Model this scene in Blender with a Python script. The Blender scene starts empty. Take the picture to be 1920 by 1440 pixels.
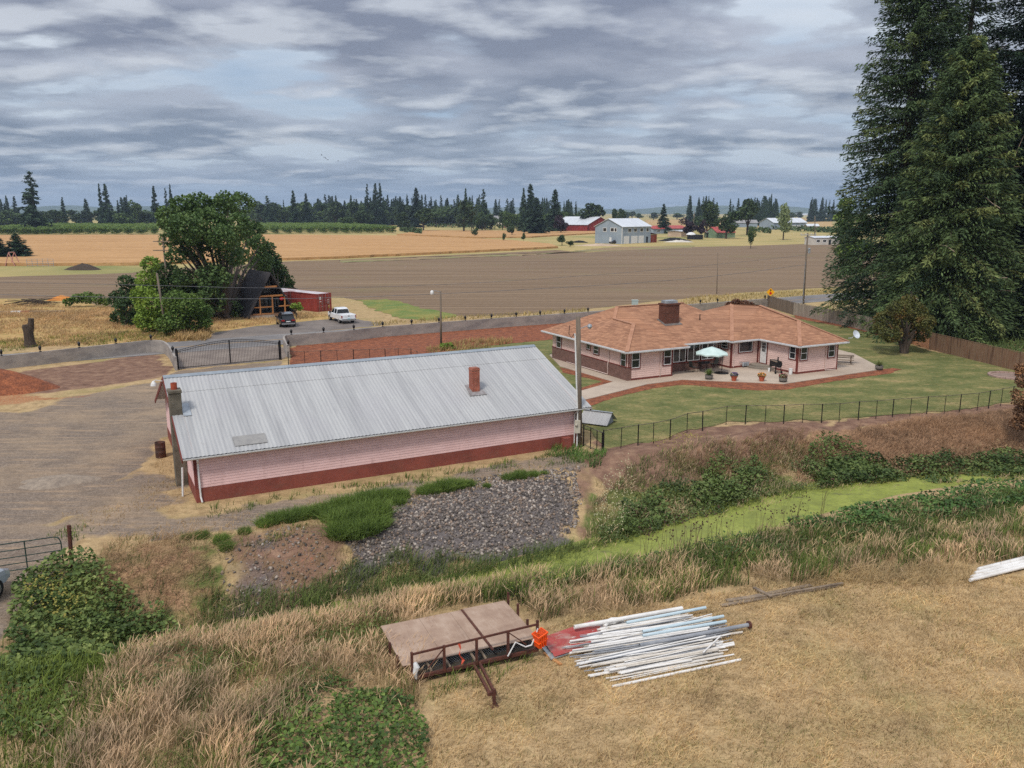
import bpy, math, random
import numpy as np
from mathutils import Vector, Matrix
SC = bpy.context.scene
COL = SC.collection
R = random.Random(11)
RG = np.random.default_rng(11)
PI = math.pi
# ---------------------------------------------------------------- camera model (metres, ground at z = 0)
F, CX, CY, HOR, H = 1550.0, 960.0, 720.0, 397.0, 14.2
PITCH = math.atan((CY - HOR) / F)
CP, SP = math.cos(PITCH), math.sin(PITCH)
def G(x, y, z=0.0):
    u = x - CX; v = CY - y
    t = (z - H) / (-F * SP + v * CP)
    return Vector((u * t, (F * CP + v * SP) * t, z))
def P(X, Y, Z):
    dz = Z - H; w = Y * CP - dz * SP
    return CX + F * X / w, CY - F * (Y * SP + dz * CP) / w
def onplane(px, py, o, d):
    """where the sight line of a point meets an upright plane: distance along d, height"""
    u = px - CX; v = CY - py
    ry = F * CP + v * SP; rz = -F * SP + v * CP
    n = (-d[1], d[0])
    t = (o[0] * n[0] + o[1] * n[1]) / (u * n[0] + ry * n[1])
    X, Y = u * t, ry * t
    return (X - o[0]) * d[0] + (Y - o[1]) * d[1], H + rz * t
def lin(r, g, b, k=1.0):
    def f(c):
        c /= 255.0
        return (c / 12.92 if c <= 0.04045 else ((c + 0.055) / 1.055) ** 2.4) * k
    return (f(r), f(g), f(b), 1.0)
# ---------------------------------------------------------------- objects
def tag(o, label=None, cat=None, group=None, kind=None):
    if label: o['label'] = label
    if cat: o['category'] = cat
    if group: o['group'] = group
    if kind: o['kind'] = kind
    return o
def thing(name, label, cat, loc=(0, 0, 0), rz=0.0, group=None):
    o = bpy.data.objects.new(name, None); COL.objects.link(o)
    o.empty_display_size = 0.3
    o.location = loc; o.rotation_euler = (0, 0, rz)
    return tag(o, label, cat, group)
def dup(o, loc=None, rz=None, label=None, parent=None, scale=None):
    c = o.copy(); COL.objects.link(c)
    if parent is not None:
        c.parent = parent
    if loc is not None: c.location = loc
    if rz is not None: c.rotation_euler = (0, 0, rz)
    if label: c['label'] = label
    if scale is not None: c.scale = scale if hasattr(scale, '__len__') else (scale,) * 3
    for ch in o.children: dup(ch, parent=c)
    return c
class MB:
    def __init__(s): s.v = []; s.f = []; s.m = []; s.mi = 0; s.pc = []
    def add(s, vs, fs):
        b = len(s.v); s.v += [tuple(p) for p in vs]; s.pc.append((b, len(s.v), len(s.f), len(s.f) + len(fs)))
        for f in fs:
            s.f.append([b + i for i in f]); s.m.append(s.mi)
    def quad(s, a, b, c, d): s.add((a, b, c, d), ((0, 1, 2, 3),))
    def poly(s, pts): s.add(pts, (tuple(range(len(pts))),))
    def hexa(s, p):
        s.add(p, ((3, 2, 1, 0), (4, 5, 6, 7), (0, 1, 5, 4), (1, 2, 6, 5), (2, 3, 7, 6), (3, 0, 4, 7)))
    def box(s, x0, y0, z0, x1, y1, z1):
        s.hexa([(x0, y0, z0), (x1, y0, z0), (x1, y1, z0), (x0, y1, z0), (x0, y0, z1), (x1, y0, z1), (x1, y1, z1), (x0, y1, z1)])
    def beam(s, a, b, w, h, up=(0, 0, 1)):
        a = Vector(a); b = Vector(b); d = (b - a).normalized(); up = Vector(up)
        sd = d.cross(up)
        if sd.length < 1e-4: sd = d.cross(Vector((1, 0, 0)))
        sd.normalize(); u = sd.cross(d); sd = sd * (w / 2); u = u * (h / 2)
        s.hexa([a - sd - u, a + sd - u, b + sd - u, b - sd - u, a - sd + u, a + sd + u, b + sd + u, b - sd + u])
    def prism(s, pts, z0, z1):
        n = len(pts)
        s.add([(p[0], p[1], z0) for p in pts] + [(p[0], p[1], z1) for p in pts],
              [tuple(reversed(range(n))), tuple(range(n, 2 * n))] + [(i, (i + 1) % n, n + (i + 1) % n, n + i) for i in range(n)])
    def tube(s, a, b, r0, r1=None, n=8, cap=True):
        r1 = r0 if r1 is None else r1
        s.path([a, b], [r0, r1], n, cap)
    def path(s, pts, rad, n=6, cap=True):
        pts = [Vector(p) for p in pts]; k = len(pts)
        if not hasattr(rad, '__len__'): rad = [rad] * k
        vs = []; prev = None
        for i, p in enumerate(pts):
            d = (pts[min(i + 1, k - 1)] - pts[max(i - 1, 0)]).normalized()
            a = prev if prev is not None else (Vector((0, 0, 1)) if abs(d.z) < .9 else Vector((1, 0, 0)))
            a = (a - d * a.dot(d))
            if a.length < 1e-5: a = d.orthogonal()
            a.normalize(); prev = a; b = d.cross(a)
            for j in range(n):
                t = 2 * PI * j / n
                vs.append(p + (a * math.cos(t) + b * math.sin(t)) * rad[i])
        fs = [(i * n + j, i * n + (j + 1) % n, (i + 1) * n + (j + 1) % n, (i + 1) * n + j) for i in range(k - 1) for j in range(n)]
        if cap: fs += [tuple(reversed(range(n))), tuple(range((k - 1) * n, k * n))]
        s.add(vs, fs)
    def lathe(s, prof, c=(0, 0, 0), n=16, sx=1, sy=1):
        vs = [(c[0] + r * sx * math.cos(2 * PI * j / n), c[1] + r * sy * math.sin(2 * PI * j / n), c[2] + z) for r, z in prof for j in range(n)]
        k = len(prof)
        fs = [(i * n + j, i * n + (j + 1) % n, (i + 1) * n + (j + 1) % n, (i + 1) * n + j) for i in range(k - 1) for j in range(n)]
        fs += [tuple(reversed(range(n))), tuple(range((k - 1) * n, k * n))]
        s.add(vs, fs)
    def each(s, name, mats, parent=None, **k):
        for (v0, v1, f0, f1) in s.pc:
            q = MB(); q.v = s.v[v0:v1]; q.f = [[i - v0 for i in f] for f in s.f[f0:f1]]; q.m = s.m[f0:f1]; q.build(name, mats, parent, **k)
    def build(s, name, mats, parent=None, smooth=False, bevel=0.0):
        me = bpy.data.meshes.new(name); me.from_pydata(s.v, [], s.f)
        for m in (mats if isinstance(mats, (list, tuple)) else [mats]): me.materials.append(m)
        if max(s.m, default=0): me.polygons.foreach_set('material_index', s.m)
        if smooth: me.polygons.foreach_set('use_smooth', [True] * len(me.polygons))
        me.update()
        o = bpy.data.objects.new(name, me); COL.objects.link(o)
        if parent is not None: o.parent = parent
        if bevel:
            b = o.modifiers.new('bevel', 'BEVEL'); b.width = bevel; b.segments = 2; b.limit_method = 'ANGLE'
        return o
def npobj(name, V, Fc, mats, parent=None, smooth=False, mi=None, col=None):
    """V (n,3), Fc (m,3|4) -> object"""
    me = bpy.data.meshes.new(name)
    V = np.ascontiguousarray(V, dtype=np.float32); Fc = np.ascontiguousarray(Fc, dtype=np.int32)
    k = Fc.shape[1]
    me.vertices.add(len(V)); me.vertices.foreach_set('co', V.ravel())
    me.loops.add(Fc.size); me.loops.foreach_set('vertex_index', Fc.ravel())
    me.polygons.add(len(Fc)); me.polygons.foreach_set('loop_start', np.arange(0, Fc.size, k, dtype=np.int32))
    try: me.polygons.foreach_set('loop_total', np.full(len(Fc), k, dtype=np.int32))
    except Exception: pass
    for m in (mats if isinstance(mats, (list, tuple)) else [mats]): me.materials.append(m)
    if mi is not None: me.polygons.foreach_set('material_index', np.ascontiguousarray(mi, dtype=np.int32))
    if smooth: me.polygons.foreach_set('use_smooth', np.ones(len(Fc), dtype=bool))
    if col is not None:
        a = me.color_attributes.new('tint', 'FLOAT_COLOR', 'POINT')
        c = np.ones((len(V), 4), dtype=np.float32); c[:, :3] = col; a.data.foreach_set('color', c.ravel())
    me.update(calc_edges=True)
    o = bpy.data.objects.new(name, me); COL.objects.link(o)
    if parent is not None: o.parent = parent
    return o
# ---------------------------------------------------------------- materials
def nt_new(name):
    m = bpy.data.materials.new(name); m.use_nodes = True
    nt = m.node_tree; return m, nt, nt.nodes['Principled BSDF']
def ramp(nt, fac, stops):
    r = nt.nodes.new('ShaderNodeValToRGB'); e = r.color_ramp.elements
    while len(e) < len(stops): e.new(0.5)
    for i, (p, c) in enumerate(stops): e[i].position = p; e[i].color = c
    nt.links.new(fac, r.inputs[0]); return r.outputs[0]
def noise(nt, vec, scale, detail=4, rough=.55, dist=0):
    n = nt.nodes.new('ShaderNodeTexNoise'); n.inputs['Scale'].default_value = scale
    n.inputs['Detail'].default_value = detail; n.inputs['Roughness'].default_value = rough; n.inputs['Distortion'].default_value = dist
    if vec is not None: nt.links.new(vec, n.inputs['Vector'])
    return n.outputs[0]
def coords(nt, kind='Object', sc=(1, 1, 1), rot=(0, 0, 0)):
    t = nt.nodes.new('ShaderNodeTexCoord'); m = nt.nodes.new('ShaderNodeMapping')
    m.inputs['Scale'].default_value = sc; m.inputs['Rotation'].default_value = rot
    nt.links.new(t.outputs[kind], m.inputs[0]); return m.outputs[0]
def mixc(nt, fac, a, b, mode='MIX'):
    m = nt.nodes.new('ShaderNodeMix'); m.data_type = 'RGBA'; m.blend_type = mode
    for s, v in ((m.inputs[0], fac), (m.inputs[6], a), (m.inputs[7], b)):
        if isinstance(v, (int, float)): s.default_value = v
        elif isinstance(v, tuple): s.default_value = v
        else: nt.links.new(v, s)
    return m.outputs[2]
def math_(nt, op, a, b=None, c=None):
    m = nt.nodes.new('ShaderNodeMath'); m.operation = op
    for i, v in enumerate((a, b, c)):
        if v is None: continue
        if isinstance(v, (int, float)): m.inputs[i].default_value = v
        else: nt.links.new(v, m.inputs[i])
    return m.outputs[0]
def bump(nt, bs, h, strength=.4, dist=.02):
    b = nt.nodes.new('ShaderNodeBump'); b.inputs['Strength'].default_value = strength; b.inputs['Distance'].default_value = dist
    nt.links.new(h, b.inputs['Height']); nt.links.new(b.outputs[0], bs.inputs['Normal'])
def mat(name, c1, c2=None, scale=3.0, rough=.85, lo=.36, hi=.64, fine=0.0, fscale=None, st=(1, 1, 1), rot=(0, 0, 0), bmp=0.0, bdist=.02, metal=0.0, spec=.3, c3=None, detail=5):
    m, nt, bs = nt_new(name)
    bs.inputs['Roughness'].default_value = rough; bs.inputs['Metallic'].default_value = metal
    bs.inputs['Specular IOR Level'].default_value = spec
    if c2 is None:
        c2 = tuple(x * .82 for x in c1[:3]) + (1,)
    v = coords(nt, 'Object', st, rot)
    n = noise(nt, v, scale, detail)
    stops = [(lo, c1), (hi, c2)] if c3 is None else [(lo, c1), ((lo + hi) / 2, c3), (hi, c2)]
    c = ramp(nt, n, stops)
    if fine:
        n2 = noise(nt, v, fscale or scale * 9, 3, .6)
        c = mixc(nt, 1.0, c, ramp(nt, n2, [(.3, (1 - fine,) * 3 + (1,)), (.7, (1 + fine,) * 3 + (1,))]), 'MULTIPLY')
        if bmp: bump(nt, bs, n2, bmp, bdist)
    elif bmp: bump(nt, bs, n, bmp, bdist)
    nt.links.new(c, bs.inputs['Base Color'])
    return m
def brick_mat(name, c1, c2, mortar, bw=.22, bh=.075, ms=.012, dirt=.25):
    m, nt, bs = nt_new(name); bs.inputs['Roughness'].default_value = .9; bs.inputs['Specular IOR Level'].default_value = .2
    t = nt.nodes.new('ShaderNodeTexCoord'); sx = nt.nodes.new('ShaderNodeSeparateXYZ'); nt.links.new(t.outputs['Object'], sx.inputs[0])
    cb = nt.nodes.new('ShaderNodeCombineXYZ')
    nt.links.new(math_(nt, 'ADD', sx.outputs[0], sx.outputs[1]), cb.inputs[0]); nt.links.new(sx.outputs[2], cb.inputs[1])
    b = nt.nodes.new('ShaderNodeTexBrick'); nt.links.new(cb.outputs[0], b.inputs['Vector'])
    b.inputs['Color1'].default_value = c1; b.inputs['Color2'].default_value = c2; b.inputs['Mortar'].default_value = mortar
    b.inputs['Scale'].default_value = 1; b.inputs['Brick Width'].default_value = bw; b.inputs['Row Height'].default_value = bh
    b.inputs['Mortar Size'].default_value = ms; b.inputs['Bias'].default_value = 0
    n = noise(nt, t.outputs['Object'], 2.2, 5)
    c = mixc(nt, 1.0, b.outputs[0], ramp(nt, n, [(.3, (1 - dirt,) * 3 + (1,)), (.7, (1 + dirt * .5,) * 3 + (1,))]), 'MULTIPLY')
    nt.links.new(c, bs.inputs['Base Color']); bump(nt, bs, b.outputs['Fac'], -.3, .01)
    return m
def leaf_mat(name, c1, c2, c3=None, scale=.45, trans=.25, rnd=.25, rough=.6, fine=.35):
    """foliage: hue and value wander from clump to clump and from leaf to leaf"""
    m, nt, bs = nt_new(name); bs.inputs['Roughness'].default_value = rough; bs.inputs['Specular IOR Level'].default_value = .25
    v = coords(nt); n = noise(nt, v, scale, 4, .6)
    st = [(.34, c1), (.66, c2)] if c3 is None else [(.3, c1), (.52, c2), (.72, c3)]
    c = ramp(nt, n, st)
    n2 = noise(nt, v, scale * 7, 2, .6)
    c = mixc(nt, 1.0, c, ramp(nt, n2, [(.3, (1 - fine,) * 3 + (1,)), (.7, (1 + fine,) * 3 + (1,))]), 'MULTIPLY')
    if rnd:
        oi = nt.nodes.new('ShaderNodeObjectInfo')
        c = mixc(nt, 1.0, c, ramp(nt, oi.outputs['Random'], [(0, (1 - rnd, 1 - rnd, 1 - rnd * .6, 1)), (1, (1 + rnd, 1 + rnd * .8, 1 + rnd * .3, 1))]), 'MULTIPLY')
    nt.links.new(c, bs.inputs['Base Color'])
    if trans:
        tr = nt.nodes.new('ShaderNodeBsdfTranslucent'); nt.links.new(c, tr.inputs[0])
        mx = nt.nodes.new('ShaderNodeMixShader'); mx.inputs[0].default_value = trans
        nt.links.new(bs.outputs[0], mx.inputs[1]); nt.links.new(tr.outputs[0], mx.inputs[2])
        nt.links.new(mx.outputs[0], nt.nodes['Material Output'].inputs[0])
    return m
def tint_mat(name, rough=.8, trans=.2, fine=.3, fscale=2.0):
    m, nt, bs = nt_new(name); bs.inputs['Roughness'].default_value = rough; bs.inputs['Specular IOR Level'].default_value = .2
    a = nt.nodes.new('ShaderNodeAttribute'); a.attribute_name = 'tint'
    n = noise(nt, coords(nt), fscale, 3, .6)
    c = mixc(nt, 1.0, a.outputs[0], ramp(nt, n, [(.3, (1 - fine,) * 3 + (1,)), (.7, (1 + fine,) * 3 + (1,))]), 'MULTIPLY')
    nt.links.new(c, bs.inputs['Base Color'])
    if trans:
        tr = nt.nodes.new('ShaderNodeBsdfTranslucent'); nt.links.new(c, tr.inputs[0])
        mx = nt.nodes.new('ShaderNodeMixShader'); mx.inputs[0].default_value = trans
        nt.links.new(bs.outputs[0], mx.inputs[1]); nt.links.new(tr.outputs[0], mx.inputs[2])
        nt.links.new(mx.outputs[0], nt.nodes['Material Output'].inputs[0])
    return m
M = {}
M['white'] = mat('white paint', lin(222, 222, 220), lin(200, 200, 198), 4, .5, fine=.04)
M['black_metal'] = mat('black metal', lin(30, 30, 32), lin(20, 20, 22), 6, .45)
M['pink'] = mat('pink siding paint', lin(228, 192, 188), lin(216, 180, 176), 1.2, .75, fine=.05, st=(1, 1, 3))
M['house_pink'] = mat('house siding paint', lin(220, 190, 180), lin(210, 180, 170), 1.2, .75, fine=.05, st=(1, 1, 3))
M['oxide'] = mat('red foundation paint', lin(140, 76, 64), lin(122, 66, 56), .9, .85, fine=.1)
M['trim_red'] = mat('red brown trim', lin(120, 62, 54), lin(104, 52, 46), 2, .7)
M['glass'] = mat('window glass', (.015, .018, .02, 1), (.03, .032, .034, 1), 1.5, .06, spec=.6)
M['concrete'] = mat('concrete', lin(178, 168, 152), lin(158, 148, 134), .8, .9, fine=.08, bmp=.1)
M['wall_conc'] = mat('wall concrete', lin(160, 152, 144), lin(132, 126, 122), .55, .9, fine=.14, st=(1, 1, 2.5), bmp=.1, c3=lin(150, 143, 136))
M['wood_grey'] = mat('weathered wood', lin(140, 124, 106), lin(108, 94, 80), 2, .9, fine=.2, st=(1, 1, .2))
M['pole_wood'] = mat('pole wood', lin(122, 110, 96), lin(96, 86, 76), 3, .9, fine=.25, st=(6, 6, .3))
M['rust'] = mat('rusted steel', lin(96, 58, 46), lin(74, 46, 40), 6, .9, fine=.25)
M['galv'] = mat('galvanised steel', lin(170, 176, 180), lin(140, 146, 152), 3, .45, metal=.35)
M['bark'] = mat('bark', lin(82, 70, 60), lin(58, 50, 44), 3, .95, fine=.3, st=(3, 3, .5), bmp=.5, bdist=.05)
M['tyre'] = mat('tyre rubber', (.015, .015, .016, 1), None, 5, .85)
M['brick_house'] = brick_mat('brown brick', lin(118, 82, 74), lin(100, 68, 62), lin(128, 108, 98))
M['brick_chim'] = brick_mat('chimney brick', lin(112, 66, 52), lin(90, 52, 42), lin(96, 76, 66))
M['brick_red'] = brick_mat('red chimney brick', lin(172, 84, 60), lin(140, 64, 50), lin(150, 120, 105), dirt=.35)
# ================================================================= SETTING: terrain, fields, roads, water, sky
def smooth(a, b, x):
    t = np.clip((x - a) / (b - a), 0, 1); return t * t * (3 - 2 * t)
_lat = {}
def vnoise(x, y, s=1.0, seed=0):
    """cheap value noise for layouts"""
    if seed not in _lat: _lat[seed] = np.random.default_rng(seed + 100).random((256, 256))
    L = _lat[seed]; x = np.asarray(x) / s; y = np.asarray(y) / s
    xi = np.floor(x).astype(int); yi = np.floor(y).astype(int); fx = x - xi; fy = y - yi
    fx = fx * fx * (3 - 2 * fx); fy = fy * fy * (3 - 2 * fy)
    g = lambda a, b: L[a % 256, b % 256]
    return (g(xi, yi) * (1 - fx) + g(xi + 1, yi) * fx) * (1 - fy) + (g(xi, yi + 1) * (1 - fx) + g(xi + 1, yi + 1) * fx) * fy
def fbm(x, y, s, seed=0):
    return .55 * vnoise(x, y, s, seed) + .3 * vnoise(x, y, s / 2.3, seed + 1) + .15 * vnoise(x, y, s / 5.1, seed + 2)
DC = [G(x, y, -1.5) for x, y in ((0, 1260), (200, 1230), (410, 1190), (600, 1158), (740, 1130), (880, 1098), (1000, 1072), (1140, 1040), (1240, 1010), (1340, 985), (1440, 958), (1560, 930), (1700, 908), (1920, 886))]
DC = np.array([[-40, 16]] + [[p.x, p.y] for p in DC] + [[60, 62]])
def ditch(x, y):
    """signed distance to the ditch line (+ = far side) and the x of the nearest point on it"""
    x = np.asarray(x, float); y = np.asarray(y, float)
    best = np.full(x.shape, 1e9); sg = np.zeros(x.shape); cxx = np.zeros(x.shape)
    for (ax, ay), (bx, by) in zip(DC[:-1], DC[1:]):
        dx, dy = bx - ax, by - ay; L2 = dx * dx + dy * dy
        t = np.clip(((x - ax) * dx + (y - ay) * dy) / L2, 0, 1)
        d = np.hypot(x - ax - t * dx, y - ay - t * dy); c = dx * (y - ay) - dy * (x - ax)
        m = d < best
        best = np.where(m, d, best); sg = np.where(m, np.sign(c), sg); cxx = np.where(m, ax + t * dx, cxx)
    return best * sg, cxx
def hw_at(cx): return .8 + 1.0 * smooth(-6, 9, cx)
def ground_z(x, y):
    x = np.asarray(x, float); y = np.asarray(y, float)
    d, cx = ditch(x, y); hw = hw_at(cx)
    far = 4.2 + 1.6 * smooth(-8, 8, cx)
    up = np.where(d > 0, smooth(hw, hw + far, d), smooth(hw, hw + 3.0, -d))
    dep = 1.55 * smooth(-19, -13, cx)
    z = -dep * (1 - up) - .45 * (1 - smooth(0, hw, np.abs(d))) * smooth(-19, -13, cx)
    z = z + (fbm(x, y, 1.7, 5) - .5) * .25 * np.where(d > 0, 1 - smooth(hw + far - 1, hw + far + 1, d), 1 - .6 * smooth(3, 7, -d)) * smooth(-20, -15, cx)
    a = G(1150, 862); b = G(1520, 812)
    t = np.clip(((x - a.x) * (b.x - a.x) + (y - a.y) * (b.y - a.y)) / ((b.x - a.x) ** 2 + (b.y - a.y) ** 2), 0, 1)
    db = np.hypot(x - a.x - t * (b.x - a.x), y - a.y - t * (b.y - a.y))
    z = z + .42 * np.exp(-(db / 1.25) ** 2) * (.5 + fbm(x, y, 2.2, 9))
    return z
def gz(x, y): return float(ground_z(np.array([x]), np.array([y]))[0])
def GG(px, py):
    """point of the terrain seen at a place"""
    z = 0.0
    for _ in range(12):
        p = G(px, py, z); z = .5 * z + .5 * gz(p.x, p.y)
    p = G(px, py, z); return Vector((p.x, p.y, gz(p.x, p.y)))
def W(poly, z=0.0): return [(p.x, p.y) for p in (G(x, y, z) for x, y in poly)]
def sdist(poly, x, y):
    """signed distance to a polygon, + inside"""
    x = np.asarray(x, float); y = np.asarray(y, float)
    ins = np.zeros(x.shape, bool); best = np.full(x.shape, 1e9); n = len(poly)
    for i in range(n):
        ax, ay = poly[i]; bx, by = poly[(i + 1) % n]
        dx, dy = bx - ax, by - ay
        t = np.clip(((x - ax) * dx + (y - ay) * dy) / (dx * dx + dy * dy + 1e-9), 0, 1)
        best = np.minimum(best, np.hypot(x - ax - t * dx, y - ay - t * dy))
        c = ((ay > y) != (by > y)) & (x < dx * (y - ay) / (dy + 1e-12) + ax)
        ins ^= c
    return np.where(ins, best, -best)
def rough_edge(poly, step=.6, amp=.15, seed=3):
    out = []; n = len(poly); rg = random.Random(seed)
    for i in range(n):
        a = Vector(poly[i]); b = Vector(poly[(i + 1) % n]); k = max(1, int((b - a).length / step))
        for j in range(k):
            p = a.lerp(b, j / k); out.append((p.x + rg.uniform(-amp, amp), p.y + rg.uniform(-amp, amp)))
    return out
def sheet(name, poly, z, m, thick=0.0, step=.6, amp=.15, label=None):
    mb = MB(); pts = rough_edge(poly, step, amp) if amp else list(poly)
    ar = sum(pts[i][0] * pts[(i + 1) % len(pts)][1] - pts[(i + 1) % len(pts)][0] * pts[i][1] for i in range(len(pts)))
    if ar < 0: pts = pts[::-1]
    if thick: mb.prism(pts, z - thick, z)
    else: mb.poly([(p[0], p[1], z) for p in pts])
    o = mb.build(name, m); tag(o, kind='structure'); return o
# --- ground sheet
def axis(lo, hi, fine, a, b, mid_lo, mid_hi, mid):
    v = list(np.arange(a, b, fine))
    r = list(np.arange(b, mid_hi, mid)); l = list(np.arange(a - mid, mid_lo, -mid))
    x = mid_hi; s = mid
    while x < hi: r.append(x); s *= 1.45; x += s
    r.append(hi)
    x = mid_lo; s = mid
    while x > lo: l.append(x); s *= 1.45; x -= s
    l.append(lo)
    return np.array(l[::-1] + v + r)
xs = axis(-9000, 9000, .33, -34, 52, -90, 110, 1.6)
ys = axis(-300, 12000, .33, 16, 66, 14, 150, 1.6)
XX, YY = np.meshgrid(xs, ys)
ZZ = ground_z(XX.ravel(), YY.ravel()).reshape(XX.shape)
ZZ = np.where((YY > 75) | (np.abs(XX) > 60), 0, ZZ)
nx, ny = len(xs), len(ys)
V = np.stack([XX.ravel(), YY.ravel(), ZZ.ravel()], 1)
ii = (np.arange(ny - 1)[:, None] * nx + np.arange(nx - 1)[None, :]).ravel()
Fq = np.stack([ii, ii + 1, ii + nx + 1, ii + nx], 1)
fx, fy = V[:, 0], V[:, 1]
def zone(polys, soft=.5, wob=1.2, ws=2.5, seed=20, w=1.0):
    o = np.zeros(len(fx))
    near = (fy < 160) & (np.abs(fx) < 120)
    x, y = fx[near], fy[near]
    k = (fbm(x, y, ws, seed) - .5) * 2 * wob
    r = np.zeros(len(x))
    for p in polys: r = np.maximum(r, smooth(-soft, soft, sdist(W(p), x, y) + k))
    o[near] = r * w; return o
d_, cx_ = ditch(np.clip(fx, -80, 90), np.clip(fy, 10, 120))
z_gravel = np.maximum(zone([[(-700, 700), (-700, 1060), (-60, 1000), (60, 985), (150, 965), (215, 925), (262, 880), (290, 845), (318, 815), (330, 800), (420, 730), (330, 705), (300, 715), (150, 742), (30, 778)],
                            [(330, 697), (527, 676), (545, 690), (540, 720), (330, 720)],
                            [(-500, 1000), (60, 985), (128, 1000), (112, 1065), (60, 1125), (12, 1200), (-20, 1420), (-500, 1420)]], .7, 1.0, 2.5),
                      zone([[(330, 968), (600, 930), (900, 878), (1090, 846), (1090, 872), (900, 900), (700, 945), (520, 975), (300, 1010)], [(120, 950), (260, 880), (330, 890), (335, 990), (140, 1020)]], .7, 1.6, 2.0, 31, .66))
z_soil = np.maximum(zone([[(20, 700), (150, 682), (290, 664), (325, 696), (312, 706), (150, 730), (50, 742)]], .5, .6, 2, 40),
                    zone([[(1092, 850), (1130, 838), (1268, 808), (1400, 794), (1560, 790), (1560, 812), (1420, 850), (1300, 872), (1130, 905)], [(1560, 790), (1900, 757), (2200, 730), (2200, 742), (1560, 806)]], .6, .9, 1.6, 44))
z_soil = np.maximum(z_soil, zone([[(1100, 830), (1135, 818), (1270, 795), (1280, 808), (1140, 850)]], .4, .5, 1.5, 46, .8))
z_red = np.maximum(zone([[(-90, 690), (60, 715), (80, 730), (40, 745), (170, 742), (60, 756), (-90, 775)]], .6, 1.4, 1.6, 50, .5), zone([[(540, 1000), (605, 990), (600, 1035), (550, 1040)]], .6, 1.0, 1, 51, .34))
z_dead = np.maximum(zone([[(1480, 830), (1600, 800), (1920, 762), (2300, 735), (2300, 825), (1700, 850), (1500, 860)]], .7, .9, 1.5, 60),
                    zone([[(150, 1090), (215, 1010), (390, 1000), (410, 1060), (420, 1130), (300, 1130)]], 1.2, 1.4, 1.3, 61, .58))
z_green = np.where((d_ > -3.6) & (d_ < 5.5) & (fy < 75) & (np.abs(fx) < 75), .85 * smooth(.25, .6, fbm(fx, fy, 1.6, 70) + .12), 0)
z_green = z_green * (1 - zone([[(400, 1000), (560, 985), (760, 945), (900, 900), (1085, 880), (1100, 960), (900, 1015), (760, 1020), (640, 1060), (440, 1110)]], .5, .7, 1.5, 71))
z_rock = np.maximum(zone([[(640, 1035), (700, 975), (780, 935), (900, 905), (1060, 890), (1075, 930), (1055, 975), (930, 1005), (760, 1015), (660, 1060)]], .9, 1.3, 1.2, 75), zone([[(410, 1030), (520, 1010), (560, 1060), (430, 1110)]], 1.0, 1.4, 1.0, 76, .55))
z_soil = np.maximum(z_soil, zone([[(400, 1010), (560, 985), (680, 985), (640, 1060), (520, 1090), (420, 1110)], [(1085, 860), (1135, 860), (1110, 980), (1080, 990)]], .9, 1.2, 1.2, 77, .62))
verge = zone([[(-900, 660), (-900, 560), (0, 560), (640, 590), (640, 650), (340, 645)]], 1, 1, 4, 80)
m_g, nt, bs = nt_new('ground earth and dry grass')
bs.inputs['Roughness'].default_value = .95; bs.inputs['Specular IOR Level'].default_value = .1
ov = coords(nt)
n_big = noise(nt, ov, .22, 5); n_mid = noise(nt, ov, 1.1, 5, .62); n_fine = noise(nt, ov, 7, 5, .7)
n_st = noise(nt, coords(nt, 'Object', (1.2, 5, 1), (0, 0, .5)), 2.2, 4, .65)
straw = ramp(nt, n_mid, [(.3, lin(140, 118, 86)), (.45, lin(168, 143, 106)), (.6, lin(184, 158, 118)), (.75, lin(148, 130, 92))])
straw = mixc(nt, ramp(nt, n_big, [(.5, (0, 0, 0, 1)), (.68, (.65, .65, .65, 1))]), straw, lin(140, 132, 84))
straw = mixc(nt, ramp(nt, n_st, [(.52, (0, 0, 0, 1)), (.7, (.5, .5, .5, 1))]), straw, lin(134, 104, 76))
def att(n):
    a = nt.nodes.new('ShaderNodeAttribute'); a.attribute_name = n
    s = nt.nodes.new('ShaderNodeSeparateColor'); nt.links.new(a.outputs[0], s.inputs[0]); return s.outputs
A1, A2, A3 = att('za'), att('zb'), att('zc')
def brk(w, n, k=.5):
    """break a zone's edge up with noise"""
    return ramp(nt, math_(nt, 'ADD', w, math_(nt, 'MULTIPLY_ADD', n, k, -k / 2)), [(.38, (0, 0, 0, 1)), (.62, (1, 1, 1, 1))])
gravel = ramp(nt, n_fine, [(.3, lin(102, 90, 80)), (.5, lin(124, 111, 99)), (.7, lin(148, 134, 120))])
gravel = mixc(nt, ramp(nt, n_big, [(.42, (0, 0, 0, 1)), (.7, (.55, .55, .55, 1))]), gravel, lin(164, 142, 116))
gravel = mixc(nt, ramp(nt, noise(nt, coords(nt, 'Object', (.25, 2.4, 1), (0, 0, -.55)), 1.1, 5, .65), [(.5, (0, 0, 0, 1)), (.66, (.7, .7, .7, 1))]), gravel, lin(166, 142, 116))
gravel = mixc(nt, ramp(nt, noise(nt, ov, .6, 6, .7), [(.5, (0, 0, 0, 1)), (.7, (.6, .6, .6, 1))]), gravel, lin(104, 92, 82))
green = ramp(nt, n_mid, [(.3, lin(82, 92, 52)), (.5, lin(104, 112, 62)), (.7, lin(132, 126, 76))])
soil = ramp(nt, n_mid, [(.3, lin(102, 78, 66)), (.5, lin(126, 98, 82)), (.7, lin(150, 122, 100))])
red = ramp(nt, n_fine, [(.3, lin(120, 62, 40)), (.7, lin(172, 96, 62))])
dead = ramp(nt, n_fine, [(.3, lin(106, 80, 60)), (.5, lin(144, 112, 86)), (.7, lin(176, 142, 110))])
rock = ramp(nt, n_fine, [(.3, lin(72, 68, 68)), (.7, lin(120, 112, 108))])
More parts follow.
